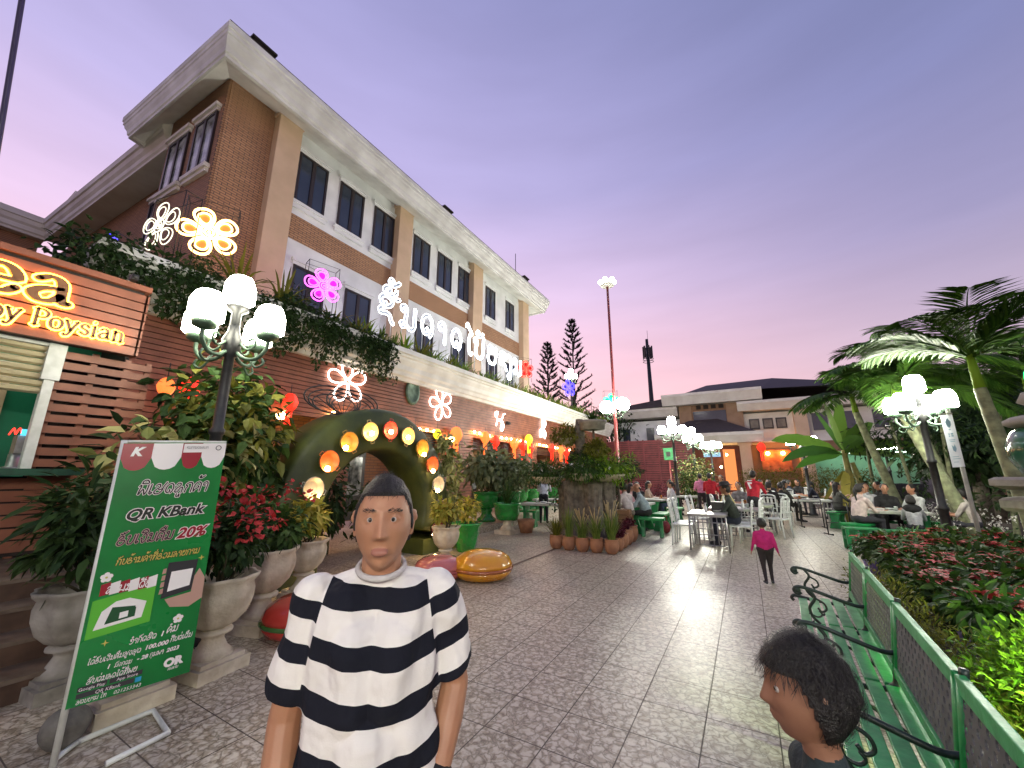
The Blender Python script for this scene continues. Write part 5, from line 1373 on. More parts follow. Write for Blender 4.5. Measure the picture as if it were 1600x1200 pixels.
for i in range(22):
    y = 1.4+4.2*rng.random(); p, d = crown_pts(40, (-8.75, y, 5.22+.15*rng.random()), (.35,.4,.22), .3); add_leaves(w, p, d, .12, .07, 0, .3)
for i in range(44):
    y0 = 1.4+6.2*rng.random(); pts = [(-8.4,y0,5.2),(-8.42,y0+.1*rng.normal(),4.8),(-8.6,y0+.2*rng.normal(),4.4-.35*rng.random())]; w.tube(cr(pts,4), .006, 4, 1)
    for q in cr(pts,5): 
        p, d = crown_pts(6, q, (.06,.08,.08), .3); add_leaves(w, p, d, .10, .065, 0, .5)
solo('creeping_vine', w, [M['leaf_dark'], M['stem']], 'dark creeping vine hanging over the white ledge above the lamp', 'vine', (-8.6,3.5,5.2), world=True)
w = MB()
for i in range(30):
    y = 1.15+1.7*rng.random(); p, d = crown_pts(44, (-8.6-.9*rng.random(), y, 4.55+.55*rng.random()), (.4,.4,.35), .3); add_leaves(w, p, d, .13, .08, 0, .3)
solo('creeping_vine', w, [M['leaf_dark'], M['stem']], 'bushy mass of creeper on the terrace corner above the kiosk', 'vine', (-9,1,5.2), world=True)
# ---------------- right side: beds of potted poinsettias
def poinsettia(seed, potm, h=.36):
    t = thing('potted_poinsettia', 'potted poinsettia with dull red bracts in the packed bed right of the bench', 'potted plant', (0,0,0), 0, 'potted poinsettias in the right hand bed')
    w = MB(); w.lathe([(.10,0),(.13,.17),(.14,.19),(.12,.19),(.11,.16),(0,.15)], n=14); part('pot', w, potm, t)
    w = MB(); p, d = crown_pts(150, (0,0,h),(.21,.21,.14), .5); add_leaves(w, p, d, .12, .055, 0, .3); part('foliage', w, M['leaf'], t)
    w = MB()
    for i in range(5):
        q = np.array((rng.normal()*.11, rng.normal()*.11, h+.12+.03*rng.normal()))
        for k in range(9):
            a = 2*math.pi*k/9+rng.random(); dd = np.array([[math.cos(a), math.sin(a), .15+.1*rng.normal()]])
            w.leaves([q], dd, [(0,0,1)], .085+.03*rng.random(), .04, .2, .1)
    part('bracts', w, M['leaf_red'], t)
    return t
M['pot_black'] = mat('black_nursery_pot', (.02,.02,.022), None, .5)
M['pot_violet'] = mat('violet_pot', (.20,.16,.45), None, .4)
pa = poinsettia(1, M['pot_black']); pb = poinsettia(2, M['pot_black'], .42); pc = poinsettia(3, M['pot_violet'], .40)
spots = []
for row, (x0, dx) in enumerate(((1.66,.0),(2.02,.0),(2.4,.0),(2.8,0),(3.25,0),(3.75,0))):
    y = 6.9 - .15*row
    while y < 9.6 + .12*row:
        spots.append((x0+.05*rng.normal(), y, 0)); y += .42+.05*rng.random()
for row, x0 in enumerate((1.55,1.95,2.35,2.8)):
    y = 4.9 + .1*row
    while y < 6.7:
        if x0 > 1.5+ .0: spots.append((x0+.05*rng.normal(), y, 0))
        y += .45+.05*rng.random()
for i, sp in enumerate(spots):
    src = (pa,pb,pa,pb,pc)[i % 5]
    if i == 0: pa.location = sp
    elif i == 1: pb.location = sp
    elif i == 4: pc.location = sp
    else: dup(src, sp, rng.random()*6.28, scale=.9+.25*rng.random())
# golden low hedge behind the bench and the floodlit lime bush
w = MB()
for i in range(60):
    q = i/59; y = 1.2+5.6*q
    p, d = crown_pts(170, (1.08+.05*rng.normal()+.10*q, y, .20+.04*rng.normal()), (.22,.22,.22), .5, -.2); add_leaves(w, p, d, .05, .012, 0, -.2, .2)
solo('low_hedge', w, M['leaf_olive'], 'low golden green hedge running along behind the bench', 'hedge', (1.25,4.2,0), world=True)
t = thing('lime_bush', 'brilliant lime green bush floodlit at the right edge', 'bush', (1.27,3.5,0))
w = MB(); bush(w, (0,0,.40),(.36,.50,.42), 6500, .046, .019, 0, 34, droop=-.2); part('foliage', w, M['leaf_lime'], t)
w = MB(); stems(w, (0,0,0), [(.2,0,.5),(-.2,.1,.5),(0,-.2,.4),(.1,.3,.5)], .015); part('stem', w, M['stem'], t)
w = MB(); w.lathe([(.05,0),(.05,.02),(.02,.03),(.02,.12)], n=12); w.lathe([(.07,.12),(.085,.2),(.08,.21)], n=14, m=0); w.lathe([(.0,.205),(.07,.206)], n=14, m=1, cap=False)
t = thing('garden_spotlight', 'small green garden spotlight in the bed shining on the lime bush', 'spotlight', (1.72,2.70,.80))
w2 = MB(); w2.lathe([(.05,-.75),(.05,-.73),(.015,-.7),(.015,0)], n=10); part('spike', w2, M['metal_dark'], t)
w2 = MB(); w2.lathe([(.05,-.02),(.08,.1),(.085,.12),(.075,.12),(.045,.0)], n=14); w2.xform(Matrix.Rotation(R(-75),4,'Y')); part('housing', w2, M['metal_dark'], t)
ld = bpy.data.lights.new('garden_spot', 'SPOT'); ld.energy = 150; ld.color = (.62,1,.22); ld.spot_size = R(125); ld.spot_blend = .7; ld.shadow_soft_size = .06
lo = bpy.data.objects.new('garden_spot', ld); COL.objects.link(lo); lo.parent = t; lo.location = (-.07,.16,.0); lo.rotation_euler = (R(58), 0, R(28))
# hedge, white daisies and ground cover further right
w = MB()
for i in range(70):
    x = 4.0+5*rng.random(); y = 6.5+5*rng.random()
    p, d = crown_pts(70, (x,y,.25+.15*rng.random()), (.45,.45,.3), .4, -.2); add_leaves(w, p, d, .11, .05, 0, .1)
solo('ground_cover', w, M['leaf'], 'low leafy ground cover between the palms and the poinsettias', 'ground cover', (6,9,0), world=True)['kind'] = 'stuff'
for (x,y,rx,ry,lab) in ((3.7,12.6,.8,.7,'mound of white daisies behind the seated group'),(4.5,10.6,.9,.7,'mound of white daisies at the foot of the banner pole')):
    t = thing('daisy_bush', lab, 'flowering bush', (x,y,0), 0, 'white daisy mounds')
    w = MB(); bush(w, (0,0,.35),(rx,ry,.40), 900, .07, .03, 0, 14); part('foliage', w, M['leaf_dark'], t)
    w = MB(); p, d = crown_pts(600, (0,0,.38),(rx*.9,ry*.9,.46), .95, -.1)
    for q in p[:220]:
        pp, dd = crown_pts(5, q, (.008,)*3, .9); add_leaves(w, pp, dd, .035, .022, 0, 0, .05)
    part('flowers', w, M['flower_white'], t)
t = thing('flowering_bush', 'tall white flowering bush lit by the globe lamps before the red fence', 'flowering bush', (-1.95,18.3,0))
w = MB(); bush(w, (0,0,1.3),(.95,.9,1.15), 1500, .11, .06, 0, 18); part('foliage', w, M['leaf'], t)
w = MB(); bush(w, (.05,-.2,1.5),(.95,.9,1.05), 700, .09, .06, 0, 16); part('flowers', w, M['leaf_cream'], t)
w = MB(); stems(w, (0,0,0), [(.4,0,1.5),(-.4,.1,1.5),(0,-.3,1.3)], .03); part('stem', w, M['stem'], t)
w = MB(); 
for i in range(46):
    x = -7+6.2*i/45; p, d = crown_pts(80, (x, 22.5+rng.normal()*.6, .45+.25*rng.random()), (.4,.4,.42), .4); add_leaves(w, p, d, .12, .05, 0, .2)
solo('hedge', w, M['leaf_maroon'], 'dark reddish hedge in front of the red fence', 'hedge', (-4,22.5,0), world=True)
w = MB()
for i in range(46):
    x = -.2+6.6*i/45; p, d = crown_pts(90, (x, 31+rng.normal()*.3, .95+.5*rng.random()), (.45,.5,.55), .4); add_leaves(w, p, d, .16, .05, 0, .1)
    p, d = crown_pts(50, (x, 31+rng.normal()*.3, .4), (.4,.5,.5), .4); add_leaves(w, p, d, .16, .05, 0, .1)
solo('hedge', w, M['leaf_olive'], 'clipped brown green hedge below the orange lit mural', 'hedge', (3,31,0), world=True)
# ---------------- palms, banana and trees
def palm_crown(mb, c, n, L_, droop=1.0, m=0, lw=.05, nl=26, el=(.12,1.3)):
    for k in range(n):
        a = 2*math.pi*k/n*1.0+rng.normal()*.25; e0 = el[0]+(el[1]-el[0])*rng.random()
        l_ = L_*(.75+.35*rng.random()); pts = []
        for q in np.linspace(0,1,9):
            r_ = l_*(q*math.cos(e0)); z = l_*(q*math.sin(e0) - droop*.50*q**2.4)
            pts.append((c[0]+r_*math.cos(a), c[1]+r_*math.sin(a), c[2]+z))
        mb.tube(pts, [.022*(1-.85*i/8) for i in range(9)], 5, m)
        fine = cr(pts, 6); kf = len(fine); B=[];D=[];U=[];LL=[]
        for j in range(4, kf-1, 1):
            q = j/kf; t_ = fine[j+1]-fine[j]; t_ /= np.linalg.norm(t_)+1e-9
            s_ = np.cross(t_, (0,0,1.)); s_ /= np.linalg.norm(s_)+1e-9
            ll = l_*.34*(math.sin(math.pi*min(1,.18+.78*q))**.6)
            for sg in (-1,1):
                B.append(fine[j]); D.append(s_*sg+t_*.75+np.array((0,0,.18-.25*rng.random()))); U.append((0,0,1)); LL.append(ll*(.85+.3*rng.random()))
        mb.leaves(B, D, U, LL, lw, .28, .15, m)
def palm(label, loc, h, lean, L_, n, r=.10, lw=.055, droop=1.0, group='palms on the right'):
    t = thing('palm_tree', label, 'palm tree', loc, 0, group)
    pts = [(0,0,0),(lean[0]*.3,lean[1]*.3,h*.33),(lean[0]*.7,lean[1]*.7,h*.7),(lean[0],lean[1],h)]
    w = MB(); c = cr(pts, 6); w.tube(c, [r*(1.25-.5*i/len(c))*(1+.05*(i % 2)) for i in range(len(c))], 10); part('trunk', w, M['palm_bark'], t)
    w = MB(); w.tube([c[-1], c[-1]+np.array((lean[0]*.05,0,.55))], [r*.8,r*.5], 8); part('crownshaft', w, M['leaf_lime'], t)
    w = MB(); palm_crown(w, tuple(c[-1]+np.array((0,0,.5))), n, L_, droop, 0, lw); part('crown', w, M['palm_leaf'], t)
    return t
palm('leaning palm with a pale ringed trunk beside the hanging banner', (3.95,11.9,0), 2.9, (-.75,.1), 1.9, 15)
palm('palm with broad dark crown over the glowing lamp', (4.1,12.9,0), 3.5, (-.5,.2), 2.0, 16)
palm('tallest palm at the right edge, its fronds spread against the sky', (3.55,8.9,0), 2.85, (-.25,-.1), 1.75, 17, .09, .05, .75)
palm('slim palm deeper in the garden behind the banner', (5.6,13.2,0), 3.2, (.2,.3), 2.0, 13)
palm('low palm whose fronds reach toward the far roof', (3.6,14.8,0), 3.3, (-.6,.1), 1.9, 14)
# slim bamboo-like trunks
for i, (x,y,lx) in enumerate([(4.0,15.2,-.2),(4.4,14.3,.15),(4.9,15.5,-.3),(5.2,14.0,.3),(5.9,15.0,.2),(3.3,16.2,.1),(6.4,14.2,-.3)]):
    t = thing('slim_tree', 'slim pale trunk in the grove between the banana plant and the banner', 'tree', (x,y,0), 0, 'slim trunks of the grove')
    w = MB(); w.tube(cr([(0,0,0),(lx*.4,.05,1.4),(lx,.1,3.0)],5), [.06-.003*j for j in range(11)], 7); part('trunk', w, M['palm_bark'], t)
    w = MB(); bush(w, (lx,.1,2.6),(.8,.8,.9), 260, .16, .05, 0, 8); bush(w, (lx*.5,.1,1.0),(.6,.6,.8), 120, .16, .06, 0, 5); part('crown', w, M['leaf_dark'], t)
t = thing('banana_plant', 'banana plant with broad torn leaves behind the seated group', 'banana plant', (2.85,16.6,0))
w = MB(); 
for (x,y,h) in ((0,0,2.3),(.28,.1,1.9),(-.22,.15,1.5)): w.tube([(x,y,0),(x+.03,y,h*.6),(x*.6,y,h)], [.12,.10,.07], 10)
part('stem', w, mat('banana_stem',(.30,.26,.07),(.16,.16,.05),.6,5), t)
def blade_leaf(mb, base, az, el, L_, Wd, droop, m=0):
    n = 12; vs = []; ca, sa = math.cos(az), math.sin(az); ro = (.55+.5*rng.random())*(1 if math.sin(az) > -.2 else -1); s_ = np.array((-sa*math.cos(ro), ca*math.cos(ro), math.sin(ro)))
    for i in range(n+1):
        q = i/n; p = np.array(base)+L_*np.array((ca*q*math.cos(el), sa*q*math.cos(el), q*math.sin(el)-droop*q**2))
        wd = Wd*max(0.04, math.sin(math.pi*min(1,(.04+.96*q)))**.55) if q > .14 else .03
        j = 1-.18*rng.random()
        vs += [tuple(p+s_*wd*j+np.array((0,0,.10*wd))), tuple(p), tuple(p-s_*wd*(1-.18*rng.random())+np.array((0,0,.10*wd)))]
    fs = []
    for i in range(n): a = 3*i; fs += [(a,a+1,a+4,a+3),(a+1,a+2,a+5,a+4)]
    mb.add(vs, fs, m)
w = MB()
for az, el, L_, dr in ((2.9,.62,2.3,.35),(3.6,.35,2.0,.45),(2.2,1.15,1.8,.1),(1.2,1.3,2.0,.05),(.5,.9,1.7,.2),(-.4,.45,1.9,.35),(-1.3,.7,1.6,.4),(4.2,1.2,1.9,.12),(5.2,.9,1.7,.3),(-.1,.15,1.5,.25),(3.2,.1,1.3,.4)):
    blade_leaf(w, (0,0,2.15), az, el, L_*1.05, .24, dr)
part('leaf_crown', w, M['banana_leaf'], t)
w = MB()
for az, el in ((3.0,-.9),(4.2,-1.0),(5.4,-.9),(.4,-.9)): blade_leaf(w, (0,0,1.7), az, el, 1.3, .15, .1)
part('dry_leaves', w, mat('dry_banana_leaf',(.42,.36,.06),(.28,.26,.04),.6,4), t)
# conifers and dark trees behind
def norfolk(label, loc, h, r):
    t = thing('conifer', label, 'conifer', loc, 0, 'conifers behind the restaurant')
    w = MB(); w.tube([(0,0,0),(0,0,h*.5),(0,0,h)], [.32,.2,.03], 8); part('trunk', w, M['bark'], t)
    w = MB(); z = h*.10; 
    while z < h*.985:
        q = 1-z/h; L_ = r*min(1, q**.8*1.35+.06); nb = 6
        for k in range(nb):
            a = 2*math.pi*k/nb + z*1.7 + rng.normal()*.15
            l2 = L_*(.8+.35*rng.random()); e = .28+.55*(1-q)
            pts = [(l2*s_*math.cos(a), l2*s_*math.sin(a), z + l2*(e*s_**1.4 - .12*s_)) for s_ in np.linspace(0,1,6)]
            w.tube(pts, [.03,.04,.06,.09,.12,.06], 5, smooth=False)
            B = []; D = []
            for p in cr(pts,3)[6:]:
                for _ in range(4): B.append(p); D.append((math.cos(a)+rng.normal()*.7, math.sin(a)+rng.normal()*.7, .7+rng.normal()*.5))
            w.leaves(B, D, [(0,0,1)]*len(B), .42, .12, -.2)
        z += h*.047*(.6+q)
    part('crown', w, M['pine'], t); return t
norfolk('taller dark conifer behind the blue neon blossom', (-21.5,56,0), 26, 3.4)
norfolk('shorter dark conifer to the left of the taller one', (-25.2,54.5,0), 22.2, 3.0)
def tree(label, loc, h, r, m='leaf_dark', n=1800, L_=.35, group='dark trees beyond the plaza'):
    t = thing('broadleaf_tree', label, 'tree', loc, 0, group)
    w = MB(); w.tube([(0,0,0),(.1,.1,h*.35),(0,0,h*.6)], [.22,.17,.1], 8)
    for k in range(5): a = 1.26*k; w.tube(cr([(0,0,h*.4),(r*.4*math.cos(a),r*.4*math.sin(a),h*.6),(r*.7*math.cos(a),r*.7*math.sin(a),h*.75)],3), [.1-.008*i for i in range(7)], 6)
    part('trunk', w, M['bark'], t)
    w = MB(); bush(w, (0,0,h*.68),(r,r,h*.34), n, L_, L_*.5, 0, 22); part('crown', w, M[m], t); return t
for i,(x,y,h,r) in enumerate([(-14,36,8.6,3.2),(-11.5,40,9.2,3.4),(-17,33,9.5,3.0)]):
    tree(['dark round tree behind the ledge end below the red blossom','dark tree at the foot of the taller conifer','dark tree behind the roof terrace at the far corner'][i], (x,y,0), h, r)
for i,(x,y,h,r) in enumerate([(7.0,19.5,4.6,2.3),(6.0,17.6,3.4,1.7),(8.6,21,5.6,2.9),(11.5,18,5.6,3),(9.0,14.0,4.0,2.4),(13.5,24,6.5,3.6),(12,11,4.4,2.6)]):
    tree(['dark tree closing the gap right of the mint hall','low dark tree among the slim trunks','dark tree mass behind the hanging banner','dark tree beyond the stone tower','bushy dark tree left of the stone tower','farthest dark tree above the garden','dark tree at the right edge behind the stone tower'][i], (x,y,0), h, r)
for i,(x,y) in enumerate([(6.6,10.5),(7.6,9.0),(5.6,9.3)]):
    t = thing('round_shrub', ['domed green shrub left of the stone tower','domed dark shrub behind the stone tower','clipped shrub near the banner pole'][i], 'shrub', (x,y,0), 0, 'domed shrubs by the stone tower')
    w = MB(); p, d = crown_pts(1500, (0,0,.65),(1.0,1.0,.75), .8, -.4); add_leaves(w, p, d, .09, .05, 0, .0); part('foliage', w, M['leaf'], t)
    w = MB(); stems(w, (0,0,0), [(.4,0,.7),(-.4,.1,.7)], .03); part('stem', w, M['stem'], t)

for i,(x,y,h) in enumerate([(-7.2,4.2,1.5),(-7.3,5.2,1.7),(-7.1,6.1,1.4)]):
    big_shrub(['dark leafy shrub seen through the left of the arch opening','dark leafy shrub filling the middle of the arch opening','dark leafy shrub seen through the right of the arch opening'][i], (x,y,0), [('foliage','leaf_dark',(0,0,h*.6),(.5,.6,h*.55),330,.18,.08,9)], [(0,.2,h*.6),(.1,-.2,h*.5)])
# ================================================================== PEOPLE
def capsule(mb, a, b, ra, rb, n=12):
    a = Vector(a); b = Vector(b); d = b-a; L_ = max(d.length, 1e-5); d = d/L_
    u = d.orthogonal().normalized(); w_ = d.cross(u); rings = []
    for i in range(1, 5):
        t = -math.pi/2 + i*math.pi/8; rings.append((a + d*(ra*math.sin(t)), ra*math.cos(t)))
    for i in range(0, 4):
        t = i*math.pi/8; rings.append((b + d*(rb*math.sin(t)), rb*math.cos(t)))
    vs = [a - d*ra]
    for c, r_ in rings:
        for j in range(n):
            q = 2*math.pi*j/n; vs.append(c + (u*math.cos(q)+w_*math.sin(q))*r_)
    vs.append(b + d*rb); k = len(rings); fs = [(0, 1+(j+1) % n, 1+j) for j in range(n)]
    for i in range(k-1):
        for j in range(n): fs.append((1+i*n+j, 1+i*n+(j+1) % n, 1+(i+1)*n+(j+1) % n, 1+(i+1)*n+j))
    L2 = len(vs)-1; fs += [(L2, L2-n+j, L2-n+(j+1) % n) for j in range(n)]
    mb.add(vs, fs, 0, True)
def head_mesh(HC, az, s=1.0, nu=96, nv=80, feat=1.0, hd=1.0):
    """a head with sockets, brow, nose, lips and chin, facing +y turned by az"""
    g = lambda v, c, w_: np.exp(-((v-c)/w_)**2)
    mb = MB()
    def fn(p):
        x, y, z = p
        X = .073*x; Y = .094*y; Z = .112*z
        if z < 0:
            X *= 1-.30*(-z)**1.6
            Y = Y*(1-.10*(-z)**2) if y > 0 else Y*(1-.52*(-z)**1.1)
            Y += .012*(-z)**1.5
        if z > .55: Z -= .010*(z-.55)
        if y > 0:
            n = 0
            q = min(1, max(0, (.030-Z)/.052)); 
            if -.040 < Z < .040: n += (.003+.021*q**1.3)*g(X,0,.0085+.004*q)*(1 if Z > -.022 else math.exp(-((Z+.022)/.006)**2))
            for sg in (-1,1):
                n += -.0095*g(X,sg*.031,.0165)*g(Z,.0165,.0115) + .0045*g(X,sg*.028,.022)*g(Z,.037,.008) + .0035*g(X,sg*.043,.017)*g(Z,-.014,.016) + .0075*g(X,sg*.0125,.0055)*g(Z,-.0225,.006)
                n += -.0025*g(X,sg*.026,.008)*g(Z,-.045,.018)
            n += .0075*g(X,0,.021)*g(Z,-.0525,.0042) + .0085*g(X,0,.018)*g(Z,-.0635,.005) - .0055*g(X,0,.024)*g(Z,-.058,.0018) - .003*g(X,0,.02)*g(Z,-.075,.006) + .0075*g(X,0,.02)*g(Z,-.093,.014)
            Y += n*feat*min(1, y*3)
        return (X, Y, Z)
    mb.sphere((0,0,0), (1,1,1), nu, nv, fn=fn)
    c, s_ = math.cos(az), math.sin(az)
    H_ = Vector(HC)
    mb.v = [((p[0]*c-p[1]*s_)*s*hd+H_.x, (p[0]*s_+p[1]*c)*s*hd+H_.y, p[2]*s*hd+H_.z) for p in mb.v]
    return mb
def lids(HC, f, r_, s=1.0, hd=1.0, tag='skin'):
    o = []; k = s*hd; up = Vector((0,0,1))
    for q in (-1,1):
        P = lambda x, y, z: Vector(HC)+r_*(q*x*k)+f*(y*k)+up*(z*k)
        for dz, r1 in ((.0062,.0040),(-.0058,.0034)):
            a, b, c, d = P(.0165,.0765,.0155), P(.0255,.0815,.0165+dz), P(.0365,.0800,.0168+dz), P(.0465,.0700,.0165)
            for u, v in ((a,b),(b,c),(c,d)): o.append(('c', u, v, r1*k, r1*k, tag))
    return o
def hair_shell(HC, az, s, hd, front=.062, length=-.06, puff=1.06, lump=.03, voxel=.005):
    """cap of hair following the skull; everywhere else it ducks under the skin"""
    mb = MB()
    def fn(p):
        x, y, z = p; X = .073*x; Y = .094*y; Z = .112*z
        if z < 0 and y < 0: Y *= 1-.40*(-z)**1.2
        line = front if y > .45 else (front + (length-front)*min(1, max(0, (.45-y)/.55))**.8)
        if abs(y-.12) < .16 and abs(x) > .8: line = min(line, -.012)
        k = puff + lump*(math.sin(9*x+4*z)*math.sin(7*y+5*z)+.5*math.sin(17*z+11*x)) if Z > line else .86
        return (X*k, Y*k, Z*k if Z > 0 else Z*min(k,1))
    mb.sphere((0,-.004,.004), (1,1,1), 64, 48, fn=fn)
    c, s_ = math.cos(az), math.sin(az); H_ = Vector(HC)
    mb.v = [((p[0]*c-p[1]*s_)*s*hd+H_.x, (p[0]*s_+p[1]*c)*s*hd+H_.y, p[2]*s*hd+H_.z) for p in mb.v]
    return mb
def fuse(shapes, voxel, smooth=4, extra=None):
    """shapes: ('c',a,b,ra,rb,tag) tapered limbs or ('e',centre,radii,tag) ellipsoids -> one continuous surface"""
    mb = MB()
    for s_ in shapes:
        if s_[0] == 'c': capsule(mb, *s_[1:5])
        elif s_[0] == 'm': mb.add(s_[3].v, s_[3].f)
        else: mb.sphere(s_[1], s_[2], 16, 12)
    me = mb.mesh('figure', [])
    o = bpy.data.objects.new('figure', me); COL.objects.link(o)
    rm = o.modifiers.new('r', 'REMESH'); rm.mode = 'VOXEL'; rm.voxel_size = voxel
    sm = o.modifiers.new('s', 'SMOOTH'); sm.factor = .5; sm.iterations = smooth
    dg = bpy.context.evaluated_depsgraph_get(); dg.update()
    res = bpy.data.meshes.new_from_object(o.evaluated_get(dg))
    bpy.data.objects.remove(o); bpy.data.meshes.remove(me)
    return res
def nearest(C_, shapes):
    best = np.full(len(C_), 1e9); idx = np.zeros(len(C_), int)
    for i, s_ in enumerate(shapes):
        if s_[0] == 'c':
            a = np.array(s_[1], float); b = np.array(s_[2], float); ab = b-a; L2 = ab@ab+1e-9
            t = np.clip(((C_-a)@ab)/L2, 0, 1); q = a+t[:,None]*ab; d = np.linalg.norm(C_-q, axis=1)-(s_[3]+t*(s_[4]-s_[3]))
        else:
            r_ = np.array(s_[2], float); d = (np.linalg.norm((C_-np.array(s_[1], float))/r_, axis=1)-1)*r_.min()
        m = d < best; best[m] = d[m]; idx[m] = i
    return idx
def body_mesh(shapes, voxel, mats, smooth=4):
    me = fuse(shapes, voxel, smooth)
    C_ = np.empty(len(me.polygons)*3); me.polygons.foreach_get('center', C_); C_ = C_.reshape(-1,3)
    idx = nearest(C_, shapes); tags = sorted(mats)
    for k in tags: me.materials.append(mats[k])
    lut = np.array([tags.index(s_[-1]) for s_ in shapes])
    me.polygons.foreach_set('material_index', lut[idx].tolist()); me.polygons.foreach_set('use_smooth', [True]*len(me.polygons))
    return me
def finger_set(wrist, d, side, s, tag='skin', curl=.35, thumb=None):
    """palm, four unequal fingers and a thumb off the side"""
    w_ = Vector(wrist); d = Vector(d).normalized(); sd = Vector(side).normalized(); n = d.cross(sd)
    o = []; palm = w_ + d*.085*s
    for q in (-.027,-.009,.009,.027): o.append(('c', w_+d*.015*s+sd*q*.6*s, palm+sd*q*s, .017*s, .013*s, tag))
    for q, L_ in ((-.029,.062),(-.010,.078),(.010,.083),(.029,.072)):
        k = palm+sd*q*s; m_ = k+(d+n*curl*.5).normalized()*L_*.55*s; e = m_+(d+n*curl*1.6).normalized()*L_*.5*s
        o += [('c', k, m_, .0095*s, .0085*s, tag), ('c', m_, e, .0085*s, .007*s, tag)]
    t0 = w_+d*.03*s+sd*.028*s; t1 = t0+(d*.6+sd*.8+n*.2).normalized()*.045*s; t2 = t1+(d*.95+sd*.25+n*.3).normalized()*.035*s
    o += [('c', t0, t1, .014*s, .011*s, tag), ('c', t1, t2, .010*s, .008*s, tag)]
    return o
def figure(H=1.65, fine=False, pose='sit', sleeve='short', turn=0, lean=.12, arms='table', seat=.46, cross=False, chunk=1.0, child=False, longp=True):
    """joints facing local +y, origin on the ground under the pelvis"""
    s = H/1.70; S = []
    if pose == 'sit':
        hz = seat+.10*s
    else: hz = .90*s
    hd = 1.22 if child else 1.0
    up = Vector((0, math.sin(lean), math.cos(lean)))
    P = Vector((0,0,hz)); ch = P+up*.34*s; nk = P+up*.53*s; hc = nk+Vector((0,.025*s+.02*lean,.145*s*hd))
    S += [('e', P+Vector((0,0,.02*s)), (.155*s*chunk,.115*s*chunk,.12*s), 'pants'), ('c', P+up*.08*s, P+up*.22*s, .125*s*chunk, .128*s*chunk, 'shirt'),
          ('c', P+up*.06*s+Vector((.05*s,0,0)), ch+Vector((.075*s,0,0)), .10*s*chunk, .095*s*chunk, 'shirt'), ('c', P+up*.06*s-Vector((.05*s,0,0)), ch-Vector((.075*s,0,0)), .10*s*chunk, .095*s*chunk, 'shirt'),
          ('c', ch+up*.10*s+Vector((.13*s,0,0)), ch+up*.10*s-Vector((.13*s,0,0)), .065*s, .065*s, 'shirt'), ('c', ch+up*.12*s, nk, .075*s, .058*s, 'shirt'),
          ('c', nk-up*.01*s, hc, .052*s, .05*s, 'skin')]
    f = Vector((-math.sin(turn), math.cos(turn), 0)); r_ = Vector((f.y, -f.x, 0))
    S += [('e', hc+Vector((0,0,.02*s)), (.076*s*hd,.090*s*hd,.105*s*hd), 'skin'), ('c', hc+f*.035*s-Vector((0,0,.045*s)), hc+f*.055*s-Vector((0,0,.07*s)), .055*s*hd, .036*s*hd, 'skin'),
          ('c', hc+f*.088*s*hd+Vector((0,0,.02*s)), hc+f*.108*s*hd-Vector((0,0,.012*s)), .012*s, .016*s, 'skin'),
          ('c', hc+f*.075*s*hd-r_*.035*s+Vector((0,0,.035*s)), hc+f*.075*s*hd+r_*.035*s+Vector((0,0,.035*s)), .016*s, .016*s, 'skin'),
          ('c', hc+f*.085*s*hd-r_*.02*s-Vector((0,0,.045*s)), hc+f*.085*s*hd+r_*.02*s-Vector((0,0,.045*s)), .010*s, .010*s, 'skin')]
    if fine:
        S = S[:-4] + [('m', hc, (.073*s*hd,.094*s*hd,.112*s*hd), head_mesh(hc, turn, s, 72, 60, 1.0, hd), 'skin')] + lids(hc, f, r_, s, hd)
    for q in (-1,1): S.append(('e', hc+r_*q*.078*s*hd-f*.005*s+Vector((0,0,.01*s)), (.014*s,.022*s,.032*s), 'skin'))
    for q in (-1,1):
        sh = ch+up*.09*s+Vector((q*.175*s,0,0))
        if arms == 'table': el = sh+Vector((q*.05*s,.13*s,-.24*s)); wr = el+Vector((-q*.06*s,.22*s,.02*s)); hdv = Vector((-q*.2,1,0))
        elif arms == 'down': el = sh+Vector((q*.05*s,-.02*s,-.28*s)); wr = el+Vector((q*.01*s,.07*s,-.24*s)); hdv = Vector((0,.2,-1))
        elif arms == 'swing': el = sh+Vector((q*.06*s,-.05*s*q,-.27*s)); wr = el+Vector((q*.05*s,.05*s,-.22*s)); hdv = Vector((q*.25,.2,-1))
        elif arms == 'lap': el = sh+Vector((q*.06*s,.06*s,-.27*s)); wr = el+Vector((-q*.10*s,.20*s,-.06*s)); hdv = Vector((-q*.4,1,-.2))
        else: el = sh+Vector((q*.06*s,.16*s,-.20*s)); wr = el+Vector((-q*.10*s,.14*s,.12*s)); hdv = Vector((-q*.4,.6,.6))
        fore = 'shirt' if sleeve == 'long' else 'skin'
        S += [('c', sh, el, .056*s, .043*s, 'shirt'), ('c', el, wr, .040*s, .028*s, fore)]
        S += finger_set(wr, hdv, Vector((-q,0,0)) if abs(hdv.z) < .7 else Vector((0,1,0)), s)
